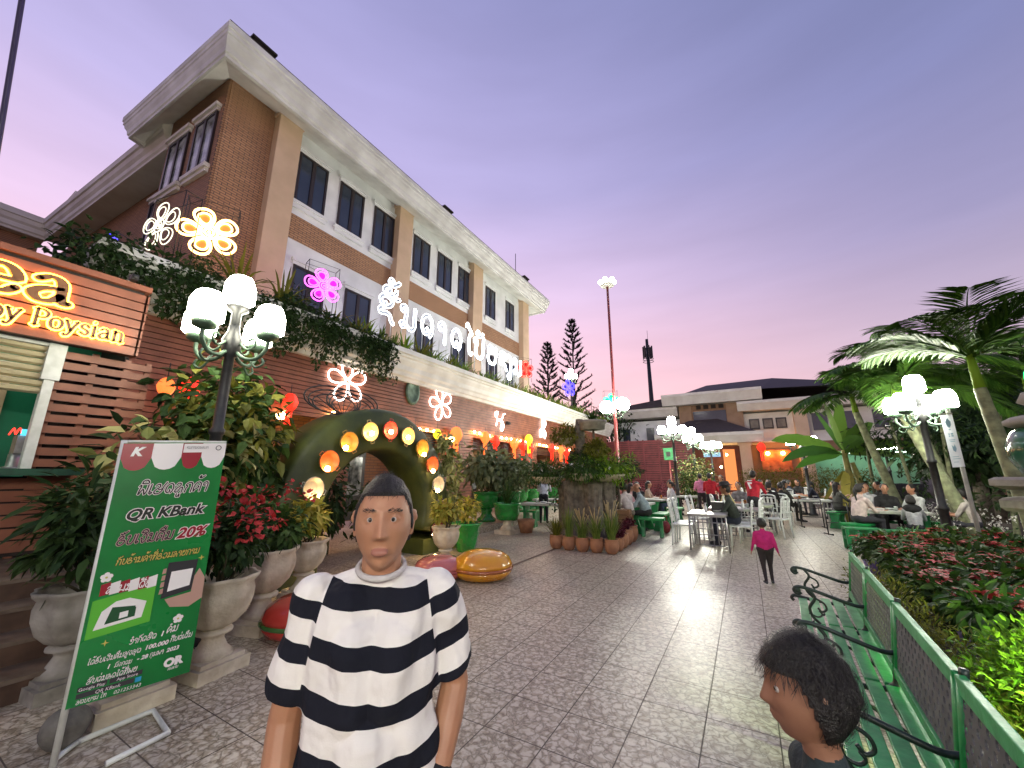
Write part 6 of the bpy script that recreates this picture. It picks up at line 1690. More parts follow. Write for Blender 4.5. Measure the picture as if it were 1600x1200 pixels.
    for q in (-1,1):
        hp = P+Vector((q*.085*s,0,0))
        lower = 'pants' if longp else 'skin'
        if pose == 'sit':
            if cross and q > 0:
                kn = hp+Vector((-.02*s,.42*s,.10*s)); an = kn+Vector((-.34*s,.10*s,-.10*s)); toe = an+Vector((-.08*s,.10*s,.02*s))
            else: kn = hp+Vector((q*.04*s,.43*s,-.02*s)); an = Vector((kn.x, kn.y-.02*s, .08*s)); toe = an+Vector((q*.02*s,.15*s,-.045*s))
        elif pose == 'walk': kn = hp+Vector((0,(.10 if q > 0 else -.02)*s,-.42*s)); an = kn+Vector((0,(-.03 if q > 0 else -.13)*s,-.40*s)); an.z = (.08 if q > 0 else .11)*s; toe = an+Vector((q*.02*s,.14*s,-.045*s))
        else: kn = hp+Vector((q*.015*s,.01*s,-.42*s)); an = Vector((kn.x+q*.01*s, -.01*s, .08*s)); toe = an+Vector((q*.03*s,.15*s,-.045*s))
        S += [('c', hp, kn, .083*s*chunk, .058*s, 'pants'), ('c', kn, an, .055*s, .040*s, lower), ('c', an-Vector((0,.03*s,.03*s)), toe, .040*s, .034*s, 'shoe')]
    return S, hc, f, r_, s, hd, up
_pm = {}
def cloth(c, e=0):
    k = (c, e)
    if k not in _pm: _pm[k] = mat('cloth', c, tuple(min(1,q*.72) for q in c), .85, 14, .25, 60)
    return _pm[k]
def person(label, loc, rz, shirt, pants=(.02,.025,.04), hair='short', hairc=None, shoe=(.03,.03,.03), voxel=.017, group=None, skin=None, **k):
    t = thing('person', label, 'person', loc, R(rz), group)
    S, hc, f, r_, s, hd, up = figure(**k)
    me = body_mesh(S, voxel, {'skin': skin or M['skin'], 'shirt': cloth(shirt), 'pants': cloth(pants), 'shoe': cloth(shoe)})
    o = bpy.data.objects.new('body', me); COL.objects.link(o); o.parent = t
    hm = hairc or M['hair']; w = MB(); a = math.atan2(-f.x, f.y)
    def cap(p):
        # skull cap open over the face
        return p
    c = hc+Vector((0,0,.033*s)) - f*.012*s
    S2 = [('e', c, (.086*s*hd,.095*s*hd,.100*s*hd), 'h'), ('e', c-f*.03*s-Vector((0,0,.03*s)), (.078*s*hd,.07*s*hd,.085*s*hd), 'h')]
    if hair == 'long': S2 += [('c', c-f*.06*s-Vector((0,0,.02*s)), c-f*.085*s-Vector((0,0,.30*s)), .07*s, .045*s, 'h'), ('c', c-f*.04*s+r_*.06*s, c-f*.05*s+r_*.06*s-Vector((0,0,.22*s)), .035*s, .025*s, 'h'), ('c', c-f*.04*s-r_*.06*s, c-f*.05*s-r_*.06*s-Vector((0,0,.22*s)), .035*s, .025*s, 'h')]
    if hair == 'tail': S2 += [('c', c-f*.09*s, c-f*.14*s-Vector((0,0,.08*s)), .04*s, .03*s, 'h'), ('c', c-f*.14*s-Vector((0,0,.08*s)), c-f*.12*s-Vector((0,0,.28*s)), .03*s, .015*s, 'h')]
    if hair == 'bob': S2 += [('e', c-f*.02*s-Vector((0,0,.05*s)), (.095*s*hd,.085*s*hd,.09*s*hd), 'h')]
    if hair == 'shell':
        o = part('hair', hair_shell(hc, a, s, hd, .048, -.095, 1.22, .035), hm, t); return t, hc, f, r_, s
    if hair == 'bald': S2 = [('c', c-f*.07*s-r_*.05*s-Vector((0,0,.04*s)), c-f*.07*s+r_*.05*s-Vector((0,0,.04*s)), .03*s, .03*s, 'h')]
    # keep the face clear: slide the cap back
    S2 = [((q[0], Vector(q[1])-f*.004*s) + tuple(q[2:]) if q[0] == 'e' else q) for q in S2]
    me = fuse(S2, max(.010, voxel*.8), 3); me.materials.append(hm); me.polygons.foreach_set('use_smooth', [True]*len(me.polygons))
    o = bpy.data.objects.new('hair', me); COL.objects.link(o); o.parent = t
    return t, hc, f, r_, s
# faces toward: rz 0 = +y (away down the plaza), 90 = -x (to the restaurant), -90 = +x, 180 = toward the camera
D = 'diners at the plaza tables'
person('toddler in a magenta top and dark trousers walking away across the tiles', (.12,7.15,0), 8, (.50,.012,.16), (.03,.02,.025), 'bob', voxel=.010, H=.88, pose='walk', sleeve='long', arms='swing', child=True, lean=.03, shoe=(.05,.05,.06), chunk=1.32)
[o for o in bpy.data.objects if str(o.get('label','')).startswith('toddler')][0].scale = (1.10,1.12,1.0)
t, hc, f, r_, s = person('man in a dark jacket and brimmed hat sitting at the barred metal table', (-.30,10.25,0), 90, (.035,.045,.035), (.02,.025,.045), 'short', voxel=.012, H=1.66, sleeve='long', arms='table', lean=.22, skin=M['skin_dark'])
w = MB(); w.lathe([(.17,.0),(.165,.012),(.105,.015),(.10,.07),(.08,.095),(0,.10)], (0,0,0), 20)
o = part('hat', w, cloth((.025,.022,.024)), t); o.location = hc+Vector((0,.0,.085)); o.rotation_euler = (R(-8),0,0)
w = MB(); w.box((0,0,0),(.15,.08,.008), rx=R(35))
ph = solo('lit_phone', w, glow('phone_screen',(.95,.95,.9),1.6), 'phone with a lit white screen in the lap of the man with a hat', 'phone', (-.66,10.2,.66))
person('man in a pale teal shirt leaning over the near concrete table', (-2.35,11.1,0), 95, (.30,.38,.40), (.02,.02,.02), 'bald', voxel=.013, H=1.66, arms='table', lean=.38, chunk=1.12, group=D)
person('man in a white tee with one bare leg crossed beside the wooden box', (-2.72,10.75,0), 60, (.62,.56,.55), (.20,.17,.13), 'short', voxel=.013, H=1.66, arms='lap', lean=.25, cross=True, longp=False, group=D)
person('diner in a pink top at the near concrete table', (-3.05,11.8,0), -80, (.58,.33,.33), (.05,.05,.06), 'long', H=1.58, arms='table', lean=.25, group=D)
person('diner in black bending over the second concrete table', (-2.95,13.2,0), 40, (.012,.012,.014), (.03,.03,.03), 'short', H=1.68, arms='table', lean=.45, group=D)
person('woman in a white blouse and jeans on a green stool', (-2.15,14.4,0), 110, (.66,.66,.68), (.06,.09,.16), 'tail', H=1.6, arms='table', lean=.12, group=D)
person('diner in a beige top facing the woman in white', (-3.1,14.6,0), -90, (.48,.36,.28), (.05,.05,.06), 'long', H=1.6, arms='table', lean=.2, group=D)
person('waiter in a white shirt and black trousers clearing a table by the stump', (-5.75,11.9,0), 20, (.66,.68,.72), (.012,.014,.02), 'short', voxel=.014, H=1.58, pose='stand', arms='table', lean=.28)
person('standing person in a pink shirt beside the white flowering bush', (-1.5,16.6,0), 20, (.60,.22,.36), (.03,.025,.03), 'short', H=1.55, pose='stand', arms='lap', lean=.05)
person('standing man in a bright red shirt seen from behind', (-1.1,15.3,0), -10, (.50,.015,.03), (.02,.02,.025), 'short', H=1.58, pose='stand', arms='lap', lean=.04)
person('small person in dark red just right of the man in the red shirt', (-.75,15.7,0), 160, (.30,.02,.03), (.03,.02,.02), 'bob', H=1.5, pose='stand', arms='lap', lean=.04)
person('diner in a pale yellow shirt sitting at the middle table', (-.62,12.9,0), -75, (.58,.50,.22), (.06,.06,.07), 'short', voxel=.014, H=1.68, arms='table', lean=.2, group=D)
person('diner in grey across from the yellow shirt', (-.2,14.0,0), 160, (.20,.20,.21), (.03,.03,.03), 'short', H=1.62, arms='table', lean=.2, group=D)
t, hc, f, r_, s = person('man in a red sports shirt numbered 7 seen from behind', (.10,12.75,0), -25, (.46,.012,.03), (.03,.03,.035), 'short', voxel=.014, H=1.66, pose='stand', arms='table', lean=.3, longp=True)
w = MB(); vs_, fs_, bx = text2d('7', .22, 0, .012)
w.add([(-(v[0]-(bx[0]+bx[1])/2), -.132, 1.10+v[1]) for v in vs_], [tuple(reversed(q)) for q in fs_]); w.box((0,-.128,1.31),(.13,.004,.022))
o = part('shirt_number', w, P_['white'], t); o.rotation_euler = (R(-17),0,0); o.location = (0,-.33,.075)
person('diner in black with his back turned, nearer of the dark pair', (.52,13.9,0), -10, (.012,.012,.013), (.02,.02,.02), 'short', H=1.66, arms='table', lean=.2, group=D)
person('diner in black with his back turned, farther of the dark pair', (.85,14.6,0), -10, (.014,.012,.012), (.02,.02,.02), 'short', H=1.6, arms='table', lean=.2, group=D)
person('long haired diner in a dark olive coat on a white chair', (1.0,16.4,0), -70, (.05,.045,.03), (.02,.02,.02), 'long', H=1.64, arms='table', lean=.15, group=D)
person('diner in navy leaning on the farthest round table', (2.25,19.3,0), 85, (.015,.018,.04), (.02,.02,.03), 'tail', H=1.62, arms='table', lean=.3, group=D)
person('diner in black beyond the navy diner', (1.9,20.6,0), 140, (.014,.014,.016), (.02,.02,.02), 'long', H=1.62, arms='table', lean=.25, group=D)
person('diner in white behind the man with the hat', (.2,17.3,0), 80, (.6,.58,.56), (.04,.04,.05), 'short', H=1.62, arms='table', lean=.2, group=D)
person('diner in cream far down the row of tables', (.0,19.4,0), -70, (.55,.50,.42), (.04,.04,.05), 'short', H=1.6, arms='table', lean=.2, group=D)
person('long haired diner in grey beside the metal trolley', (2.25,15.3,0), -70, (.07,.075,.065), (.02,.02,.02), 'long', H=1.6, arms='raise', lean=.1, group=D)
person('woman in a pale pink fleece at the near right table', (2.10,12.0,0), -60, (.62,.50,.47), (.04,.04,.05), 'tail', voxel=.013, H=1.66, sleeve='long', arms='table', lean=.25, group=D, chunk=1.1)
person('woman in white with a dark strap at the far side of the near right table', (2.45,13.2,0), -150, (.60,.60,.62), (.04,.04,.05), 'short', H=1.62, arms='table', lean=.12, group=D)
person('man in a black tee facing the camera at the near right table', (2.85,13.0,0), 175, (.014,.014,.015), (.03,.03,.03), 'short', voxel=.013, H=1.62, arms='table', lean=.1, group=D, chunk=1.15)
person('woman in white leaning toward the man in the black tee', (3.45,13.1,0), 120, (.58,.60,.58), (.04,.04,.05), 'tail', H=1.62, arms='table', lean=.2, group=D)
t, hc, f, r_, s = person('child in a grey and black hooded top with back turned at the near right table', (2.92,11.55,0), -10, (.36,.36,.38), (.03,.03,.04), 'bob', voxel=.012, H=1.28, sleeve='long', arms='table', lean=.2, group=D, child=True, seat=.40)
w = MB(); w.sphere((0,-.03,-.17),(.15,.10,.10),14,10); part('hood', w, cloth((.012,.012,.013)), t).location = hc
person('diner half hidden behind the daisies with black hair', (3.9,11.9,0), 60, (.5,.45,.40), (.04,.04,.05), 'short', H=1.5, arms='table', lean=.2, group=D)
person('dark haired diner behind the man in the black tee', (2.7,14.0,0), 175, (.5,.5,.52), (.04,.04,.05), 'short', H=1.62, arms='table', lean=.1, group=D)

# a few more far diners, copied with their own places
src = [o for o in bpy.data.objects if o.get('group') == D and o.location.y > 13]
for i, (x, y, rz_) in enumerate([(-.9,17.4,-80),(.75,18.2,160),(1.35,20.2,-60),(2.75,18.0,95),(-2.1,18.6,100),(-3.0,18.9,-80),(3.4,15.6,110),(1.5,21.6,10),(.4,21.0,-90)]):
    dup(src[(i*3+1) % len(src)], (x,y,0), R(rz_), ['far diner left of the row of pale tables','far diner behind the dark pair facing the camera','far diner at the left of the farthest table','far diner on the right of the row below the banana plant','diner on the fence side far beyond the white bush','diner at the fence hedge facing the far white bush','diner under the banana leaves beside the grove','farthest diner with back turned','farthest diner in profile by the porch'][i], D)
# ---- child in the lower right corner, head and shoulders in the frame
tk, hc, f, r_, s = person('child with tousled black hair in a dark top beside the green bench', (.083,1.158,0), 104, (.02,.035,.04), (.02,.02,.03), 'shell', voxel=.005, fine=True, H=1.155, pose='stand', arms='down', child=True, lean=.02, turn=.1, skin=M['skin_dark'])
def strands(shell, c, n, L_, W_, flow, jit, lift):
    V = np.array(shell.v); c = np.array(c); d0 = np.linalg.norm(V-c, axis=1); d = (V-c)/d0[:,None]
    ok = np.where(d0 > .80*np.array([.075,.092,.112]).max()*0+np.percentile(d0, 35))[0]
    i = ok[rng.integers(0, len(ok), n)]; p = V[i]+rng.normal(size=(n,3))*.005; nn = d[i]
    fl = np.tile(flow, (n,1)) + rng.normal(size=(n,3))*jit; fl -= nn*(fl*nn).sum(1)[:,None]; fl /= np.linalg.norm(fl,axis=1)[:,None]+1e-9
    w = MB(); w.leaves(p, fl+nn*lift, nn, L_*(.6+.8*rng.random(n)), W_, .3, 0); return w
w = strands(hair_shell(hc, .1, s, 1.22, .048, -.095, 1.22, .035), tuple(hc), 4500, .030, .0014, (.1,-.2,-1.0), .45, .12)
o = part('hair_strands', w, M['hair'], tk)
def eyes(t, hc, f, r_, s, hd=1.0):
    for q in (-1,1):
        w = MB(); p = hc+f*.0752*s*hd+r_*q*.031*s*hd+Vector((0,0,.0165*s*hd))
        w.sphere(p, .0105*s*hd, 16, 12, 0); w.sphere(p+f*.0046*s*hd, .0068*s*hd, 14, 10, 1)
        part('eye', w, [mat('eye_white',(.42,.38,.35),None,.35), mat('iris',(.02,.012,.008),None,.2)], t)
eyes(tk, hc, f, r_, s, 1.22)

# ---- the person in the striped shirt
tp_ = thing('person', 'person in a black and white striped tee standing at the front of the picture', 'person', (-.825,.755,0), R(-136.6)); tp_.scale = (.86,.92,1)
def V_(*a): return Vector(a)
HC = V_(0,.0,1.425)
hm0 = head_mesh(HC, 0); hm0.v = [(p[0]*1.10,p[1],p[2]) for p in hm0.v]
S = [('m', HC+V_(0,0,0), (.080,.094,.112), hm0, 'skin'), ('e', HC+V_(0,.087,-.058), (.024,.012,.0088), 'lip')]
S += lids(HC, V_(0,1,0), V_(1,0,0))
for q in (-1,1):
    S += [('c', HC+V_(q*.077,-.012,.018), HC+V_(q*.088,-.022,.012), .008, .011, 'skin'), ('c', HC+V_(q*.087,-.022,.022), HC+V_(q*.080,-.008,-.026), .0075, .007, 'skin'), ('c', HC+V_(q*.080,-.010,.028), HC+V_(q*.089,-.026,.024), .007, .007, 'skin')]
S += [('c', V_(0,-.030,1.27), HC+V_(0,-.018,-.02), .058, .056, 'skin'), ('c', V_(-.07,-.03,1.255), V_(.07,-.03,1.255), .035, .035, 'skin'), ('c', V_(-.10,-.02,1.22), V_(-.06,-.01,.85), .075, .085, 'skin'), ('c', V_(.10,-.02,1.22), V_(.06,-.01,.85), .075, .085, 'skin')]
# arms: local +x is the person's right, seen on the left of the picture
SR, ER, WR = V_(.172,-.02,1.245), V_(.222,-.03,1.00), V_(.205,.055,.775)
SL, EL, WL = V_(-.172,-.02,1.245), V_(-.232,-.045,1.03), V_(-.178,.055,.865)
S += [('c', SR, ER, .048, .041, 'skin'), ('c', ER, ER+(WR-ER)*.35, .041, .042, 'skin'), ('c', ER+(WR-ER)*.35, WR, .042, .027, 'skin'), ('c', SL, EL, .048, .040, 'skin'), ('c', EL, EL+(WL-EL)*.35, .040, .041, 'skin'), ('c', EL+(WL-EL)*.35, WL, .041, .027, 'skin')]
S += finger_set(WR, V_(-.05,.25,-1), V_(0,1,.2), .95) + finger_set(WL, V_(.25,.2,-1), V_(0,1,.2), .95, curl=.15)
for q in (-1,1): S += [('c', V_(q*.085,-.01,.80), V_(q*.10,0,.44), .075, .052, 'skin'), ('c', V_(q*.10,0,.44), V_(q*.10,-.02,.09), .050, .036, 'skin'), ('c', V_(q*.10,-.04,.05), V_(q*.115,.12,.035), .036, .030, 'skin')]
S.append(('c', V_(-.05,0,.84), V_(.05,0,.84), .10, .10, 'skin'))
M['lip'] = mat('lips', (.36,.15,.105), (.32,.13,.09), .5, 20)
M['skin_front'] = mat('warm_skin', (.44,.22,.125), (.38,.18,.10), .48, 11, .05, 160, sss=.15)
me = body_mesh(S, .0032, {'skin': M['skin_front'], 'lip': M['lip']}, 2)
o = bpy.data.objects.new('body', me); COL.objects.link(o); o.parent = tp_
eyes(tp_, HC, V_(0,1,0), V_(1,0,0), 1.0)
w = MB()
for q in (-1,1):
    for i in range(46):
        x = q*(.013+.036*rng.random()); z = .037+.002*rng.normal()-.16*max(0,abs(x)-.036); y = .0935-.62*max(0,abs(x)-.012)**1.25*1.9
        w.leaves([HC+V_(x,y,z)], [(q*.9,-.25,.25+.2*rng.normal())], [(0,1,0)], .009, .0011, .1, 0)
part('eyebrows', w, M['hair'], tp_)
hm_ = hair_shell(HC, 0, 1.0, 1.0, .064, -.055, 1.075, .012); hm_.v = [(p[0]*1.10,p[1],p[2]) for p in hm_.v]
part('hair', hm_, M['hair'], tp_)
w = strands(hair_shell(HC, 0, 1.0, 1.0, .064, -.055, 1.075, .012), tuple(HC), 3500, .016, .0011, (.25,.6,-.3), .35, .10)
part('hair_strands', w, M['hair'], tp_)
# striped tee
S3 = []
for q in (-1,1):
    S3 += [('c', V_(q*.085,-.012,1.205), V_(q*.075,0,.86), .098, .108, 't'), ('c', V_(q*.09,0,.86), V_(q*.092,.0,.74), .112, .116, 't'), ('c', V_(q*.06,-.028,1.268), V_(q*.16,-.022,1.238), .048, .054, 't'), ('c', V_(q*.05,.045,1.16), V_(q*.05,.05,1.06), .07, .07, 't')]
S3 += [('c', V_(0,-.03,1.25), V_(0,-.03,1.272), .075, .066, 't'), ('c', V_(0,.035,.95), V_(0,.04,.82), .10, .105, 't')]
nb = len(S3)
for (sh, el) in ((SR, ER), (SL, EL)):
    e_ = sh+(el-sh)*.72
    S3 += [('c', sh, e_, .064, .069, 'sl')]
me = fuse(S3, .006, 5)
n = len(me.vertices); co = np.empty(n*3); me.vertices.foreach_get('co', co); co = co.reshape(-1,3)
# flatten the sleeve ends into clean cuffs and the hem into a clean edge
for (sh, el) in ((SR, ER), (SL, EL)):
    sh_ = np.array(sh); ax = np.array((el-sh).normalized()); Ls = (el-sh).length*.72+.018
    tpr = (co-sh_)@ax; rad = np.linalg.norm(co-sh_-tpr[:,None]*ax, axis=1)
    side = np.sign(sh.x); near = (co[:,0]*side > .13) & (rad < .10)
    over = near & (tpr > Ls); co[over] -= (tpr[over]-Ls)[:,None]*ax
low = co[:,2] < .715; co[low,2] = .715
# folds
nrm = np.empty(n*3); me.vertices.foreach_get('normal', nrm); nrm = nrm.reshape(-1,3)
fold = .007*np.sin(18*co[:,0]-24*co[:,2]+3*np.sin(7*co[:,2]+2))*np.clip((1.12-co[:,2])*5,0,1)*np.clip(np.abs(co[:,0])*9,.2,1) + .006*np.sin(26*co[:,0]+9*co[:,2]+2*np.sin(11*co[:,2])) * np.clip((1.2-co[:,2])*3,0,1) + .004*np.sin(40*co[:,2]+22*np.abs(co[:,0])+2*np.sin(9*co[:,0]))*np.clip((np.abs(co[:,0])-.08)*14,0,1) + .003*np.sin(60*co[:,0]*.5+70*co[:,1]+30*co[:,2])
co += nrm*fold[:,None]
band = np.empty(n)
band[:] = (co[:,2]-1.259 + .020*np.cos(co[:,0]*9) - .018 - .006*np.sin(14*co[:,0]))/.107
band2 = np.zeros(n)
for sh, el in ((SR, ER), (SL, EL)):
    sh_ = np.array(sh); ax = np.array((el-sh).normalized()); m_ = co[:,0]*sh.x > 0
    band2[m_] = ((co[m_]-sh_)@ax)/.090
seam = np.abs(co[:,0]) - .143 - .20*(1.25-co[:,2])
me.vertices.foreach_set('co', co.ravel().tolist())
for nm_, v_ in (('band',band),('sleeve_band',band2),('seam',seam)):
    at = me.attributes.new(nm_, 'FLOAT', 'POINT'); at.data.foreach_set('value', v_.tolist())
ms_ = bpy.data.materials.new('striped_cotton'); ms_.use_nodes = True; t_ = ms_.node_tree; b_ = t_.nodes['Principled BSDF']; b_.inputs['Roughness'].default_value = .9; b_.inputs['Specular IOR Level'].default_value = .2
an = t_.nodes.new('ShaderNodeAttribute'); an.attribute_name = 'band'
an2 = t_.nodes.new('ShaderNodeAttribute'); an2.attribute_name = 'sleeve_band'; an3 = t_.nodes.new('ShaderNodeAttribute'); an3.attribute_name = 'seam'
gt = t_.nodes.new('ShaderNodeMath'); gt.operation = 'GREATER_THAN'; gt.inputs[1].default_value = 0; mxf = t_.nodes.new('ShaderNodeMix')
for a_, b2 in ((an3.outputs['Fac'], gt.inputs[0]), (gt.outputs[0], mxf.inputs['Factor']), (an.outputs['Fac'], mxf.inputs['A']), (an2.outputs['Fac'], mxf.inputs['B'])): t_.links.new(a_, b2)
m1 = t_.nodes.new('ShaderNodeMath'); m1.operation = 'ADD'; m1.inputs[1].default_value = 100.22
m2 = t_.nodes.new('ShaderNodeMath'); m2.operation = 'FRACT'
m3 = t_.nodes.new('ShaderNodeMath'); m3.operation = 'LESS_THAN'; m3.inputs[1].default_value = .44
mxn = t_.nodes.new('ShaderNodeMix'); mxn.data_type = 'RGBA'; mxn.inputs['A'].default_value = (.74,.70,.66,1); mxn.inputs['B'].default_value = (.010,.011,.018,1)
for a_, b2 in ((mxf.outputs['Result'], m1.inputs[0]), (m1.outputs[0], m2.inputs[0]), (m2.outputs[0], m3.inputs[0]), (m3.outputs[0], mxn.inputs['Factor']), (mxn.outputs['Result'], b_.inputs['Base Color'])): t_.links.new(a_, b2)
tcx = t_.nodes.new('ShaderNodeTexCoord'); nz2 = t_.nodes.new('ShaderNodeTexNoise'); nz2.inputs['Scale'].default_value = 260; bpn = t_.nodes.new('ShaderNodeBump'); bpn.inputs['Strength'].default_value = .25; bpn.inputs['Distance'].default_value = .002
nz3 = t_.nodes.new('ShaderNodeTexNoise'); nz3.inputs['Scale'].default_value = 14; nz3.inputs['Detail'].default_value = 2; bp3_ = t_.nodes.new('ShaderNodeBump'); bp3_.inputs['Strength'].default_value = .9; bp3_.inputs['Distance'].default_value = .02
t_.links.new(tcx.outputs['Object'], nz2.inputs['Vector']); t_.links.new(tcx.outputs['Object'], nz3.inputs['Vector']); t_.links.new(nz3.outputs['Fac'], bp3_.inputs['Height']); t_.links.new(nz2.outputs['Fac'], bpn.inputs['Height']); t_.links.new(bp3_.outputs[0], bpn.inputs['Normal']); t_.links.new(bpn.outputs[0], b_.inputs['Normal'])
me.materials.append(ms_); me.polygons.foreach_set('use_smooth', [True]*len(me.polygons))
o = bpy.data.objects.new('striped_tee', me); COL.objects.link(o); o.parent = tp_
S4 = [('c', V_(-.05,0,.82), V_(.05,0,.82), .118, .118, 'p')]
for q in (-1,1): S4 += [('c', V_(q*.085,-.005,.80), V_(q*.10,0,.44), .098, .075, 'p'), ('c', V_(q*.10,0,.44), V_(q*.10,-.02,.10), .072, .060, 'p')]
S4 += [('c', WL+V_(.0,-.01,.0), WL+V_(.02,.02,-.10), .052, .048, 'p')]
me = fuse(S4, .008, 4); me.materials.append(cloth((.008,.008,.010))); me.polygons.foreach_set('use_smooth', [True]*len(me.polygons))
o = bpy.data.objects.new('trousers', me); COL.objects.link(o); o.parent = tp_
for q in (-1,1):
    w = MB(); w.sphere((q*.108,.03,.045),(.05,.135,.045),14,8); part('shoe', w, cloth((.03,.03,.03)), tp_)
w = MB(); w.tube([(.066*math.cos(a), -.020+.070*math.sin(a), 1.318+.016*-math.sin(a)) for a in np.linspace(0,2*math.pi,25)[:-1]], .008, 6, closed=True); part('collar', w, cloth((.55,.52,.50)), tp_)
# ================================================================== FURNITURE
# long garden bench with iron arms
bx = lambda y: .718+.062*(y-4.6)
ps = [4.72,3.95,3.06,2.12,1.18]
bench = thing('garden_bench', 'long green slatted bench with curled iron arms and mesh back panels', 'bench', (.55,3.0,0))
for i in range(5):
    w = MB()
    for j in range(4):
        y0, y1 = ps[j+1]+.012, ps[j]-.012; o_ = -.075-.082*i
        a = (bx(y0)+o_, y0); b = (bx(y1)+o_, y1)
        ang = math.atan2(b[1]-a[1], b[0]-a[0]); Ln = math.hypot(b[0]-a[0], b[1]-a[1])
        w.box(((a[0]+b[0])/2, (a[1]+b[1])/2, .450+.006*math.sin(i*1.3)-(.012 if i == 4 else 0)), (Ln, .064, .024), ang)
    part('seat_slat', w, M['green_pale'], bench, True, .004)
M['mesh_dark'] = mat('woven_back_mesh', (.085,.085,.09), (.05,.05,.055), .6, 9)
for j in range(4):
    y0, y1 = ps[j+1]+.014, ps[j]-.014
    def bk(y, z): return (bx(y)-.055+.055*(z-.47)/.40, y, z)
    for nm, z0, z1 in (('top_rail',.815,.875),('lower_rail',.50,.555)):
        a = Vector(bk(y0,(z0+z1)/2)); b = Vector(bk(y1,(z0+z1)/2)); d = b-a
        w = MB(); w.box((a+b)/2, (d.length,.030,z1-z0), math.atan2(d.y,d.x), rx=0); part(nm, w, M['green_pale'], bench, True, .004)
    w = MB(); nu, nv = 15, 7
    dy, dz = (y1-y0)/nu, .26/nv
    for v in range(nv):
        for u in range(nu):
            yc, zc = y0+dy*(u+.5), .555+dz*(v+.5); m_ = []
            sh = .30*dy*(1 if v % 2 else -1)*.5
            for (a_, b_) in ((-.5,-.5),(0,-.5),(.5,-.5),(.5,0),(.5,.5),(0,.5),(-.5,.5),(-.5,0)): m_.append(bk(yc+a_*dy, zc+b_*dz))
            for (a_, b_) in ((-.19,-.28),(0,-.36),(.19,-.28),(.22,0),(.19,.28),(0,.36),(-.19,.28),(-.22,0)): m_.append(bk(yc+a_*dy+sh, zc+b_*dz))
            w.add(m_, [(k_, (k_+1) % 8, 8+(k_+1) % 8, 8+k_) for k_ in range(8)])
    sd_ = part('back_panel', w, M['mesh_dark'], bench, True).modifiers.new('s', 'SOLIDIFY'); sd_.thickness = .006
    for y in (y0+.012,y1-.012):
        w = MB(); w.tube([bk(y,.50), bk(y,.87)], .017, 6); part('side_rail', w, M['green_pale'], bench, True)
M['iron'] = mat('dark_green_iron', (.012,.028,.02), (.008,.016,.012), .4, 16, .15, 40)
for y in ps:
    w = MB(); X0 = bx(y)
    def q(dx, z): return (X0+dx, y-.05*dx, z)
    w.tube([q(*p) for p in cr([(.012,.89),(-.0,.80),(-.05,.52),(-.075,.455),(-.15,.425),(-.30,.43),(-.42,.448),(-.465,.452),(-.485,.43),(-.47,.41)], 5)], .014, 7)
    w.tube([q(*p) for p in cr([(-.03,.62),(-.10,.615),(-.24,.655),(-.36,.69),(-.43,.695),(-.455,.67),(-.435,.645),(-.41,.66)], 5)], [.0125]*36, 7)
    w.tube([q(*p) for p in cr([(-.36,.685),(-.33,.63),(-.37,.56),(-.36,.50),(-.32,.455)], 5)], .011, 6)
    w.tube([q(*p) for p in cr([(-.33,.63),(-.28,.60),(-.27,.56),(-.30,.54),(-.32,.565)], 4)], .008, 6)
    w.tube([q(*p) for p in cr([(-.38,.52),(-.33,.50),(-.30,.52),(-.315,.545)], 4)], .007, 6)
    w.sphere(q(-.432,.672), .022, 8, 6)
    w.tube([q(*p) for p in cr([(-.06,.47),(-.02,.25),(.03,.0)], 5)], .016, 7); w.tube([q(*p) for p in cr([(-.40,.44),(-.37,.25),(-.43,.0)], 5)], .016, 7)
    w.tube([q(*p) for p in cr([(-.38,.22),(-.22,.34),(-.04,.24)], 5)], .010, 6)
    part('iron_frame', w, M['iron'], bench, True)
# macaron shaped seats
def macaron(label, loc, s, c1, c2, rz=0, sx=1):
    t = thing('macaron_stool', label, 'stool', loc, rz, 'glossy round seats')
    w = MB(); w.lathe([(.28,0),(.38,.03),(.43,.09),(.44,.13)], n=32, sx=sx); w.lathe([(.445,.175),(.44,.21),(.40,.29),(.30,.35),(.15,.385),(.0,.395)], n=32, sx=sx); w.xform(Matrix.Scale(s,4)); part('shell', w, c1, t)
    w = MB(); w.lathe([(.43,.125),(.455,.135),(.462,.152),(.455,.17),(.43,.18)], n=32, sx=sx); w.xform(Matrix.Scale(s,4)); part('seam', w, c2, t)
mk = lambda n, a, b: mat(n, a, b, .22, 4, .06, 9, coat=.6)
macaron('glossy orange round seat on the tiles right of the striped shirt', (-3.66,5.38,0), 1.03, mk('orange_gloss',(.66,.31,.01),(.58,.22,.012)), mk('orange_seam',(.36,.10,.02),(.30,.08,.02)))
macaron('glossy pink round seat half hidden behind the striped shirt', (-4.2,5.0,0), .85, mk('pink_gloss',(.52,.16,.14),(.46,.12,.11)), mk('pink_seam',(.4,.1,.1),(.35,.08,.08)))
macaron('glossy red round seat left of the striped shirt', (-4.02,2.75,0), .92, mk('red_gloss',(.46,.045,.03),(.36,.03,.025)), mk('green_seam',(.05,.14,.03),(.04,.1,.03)))
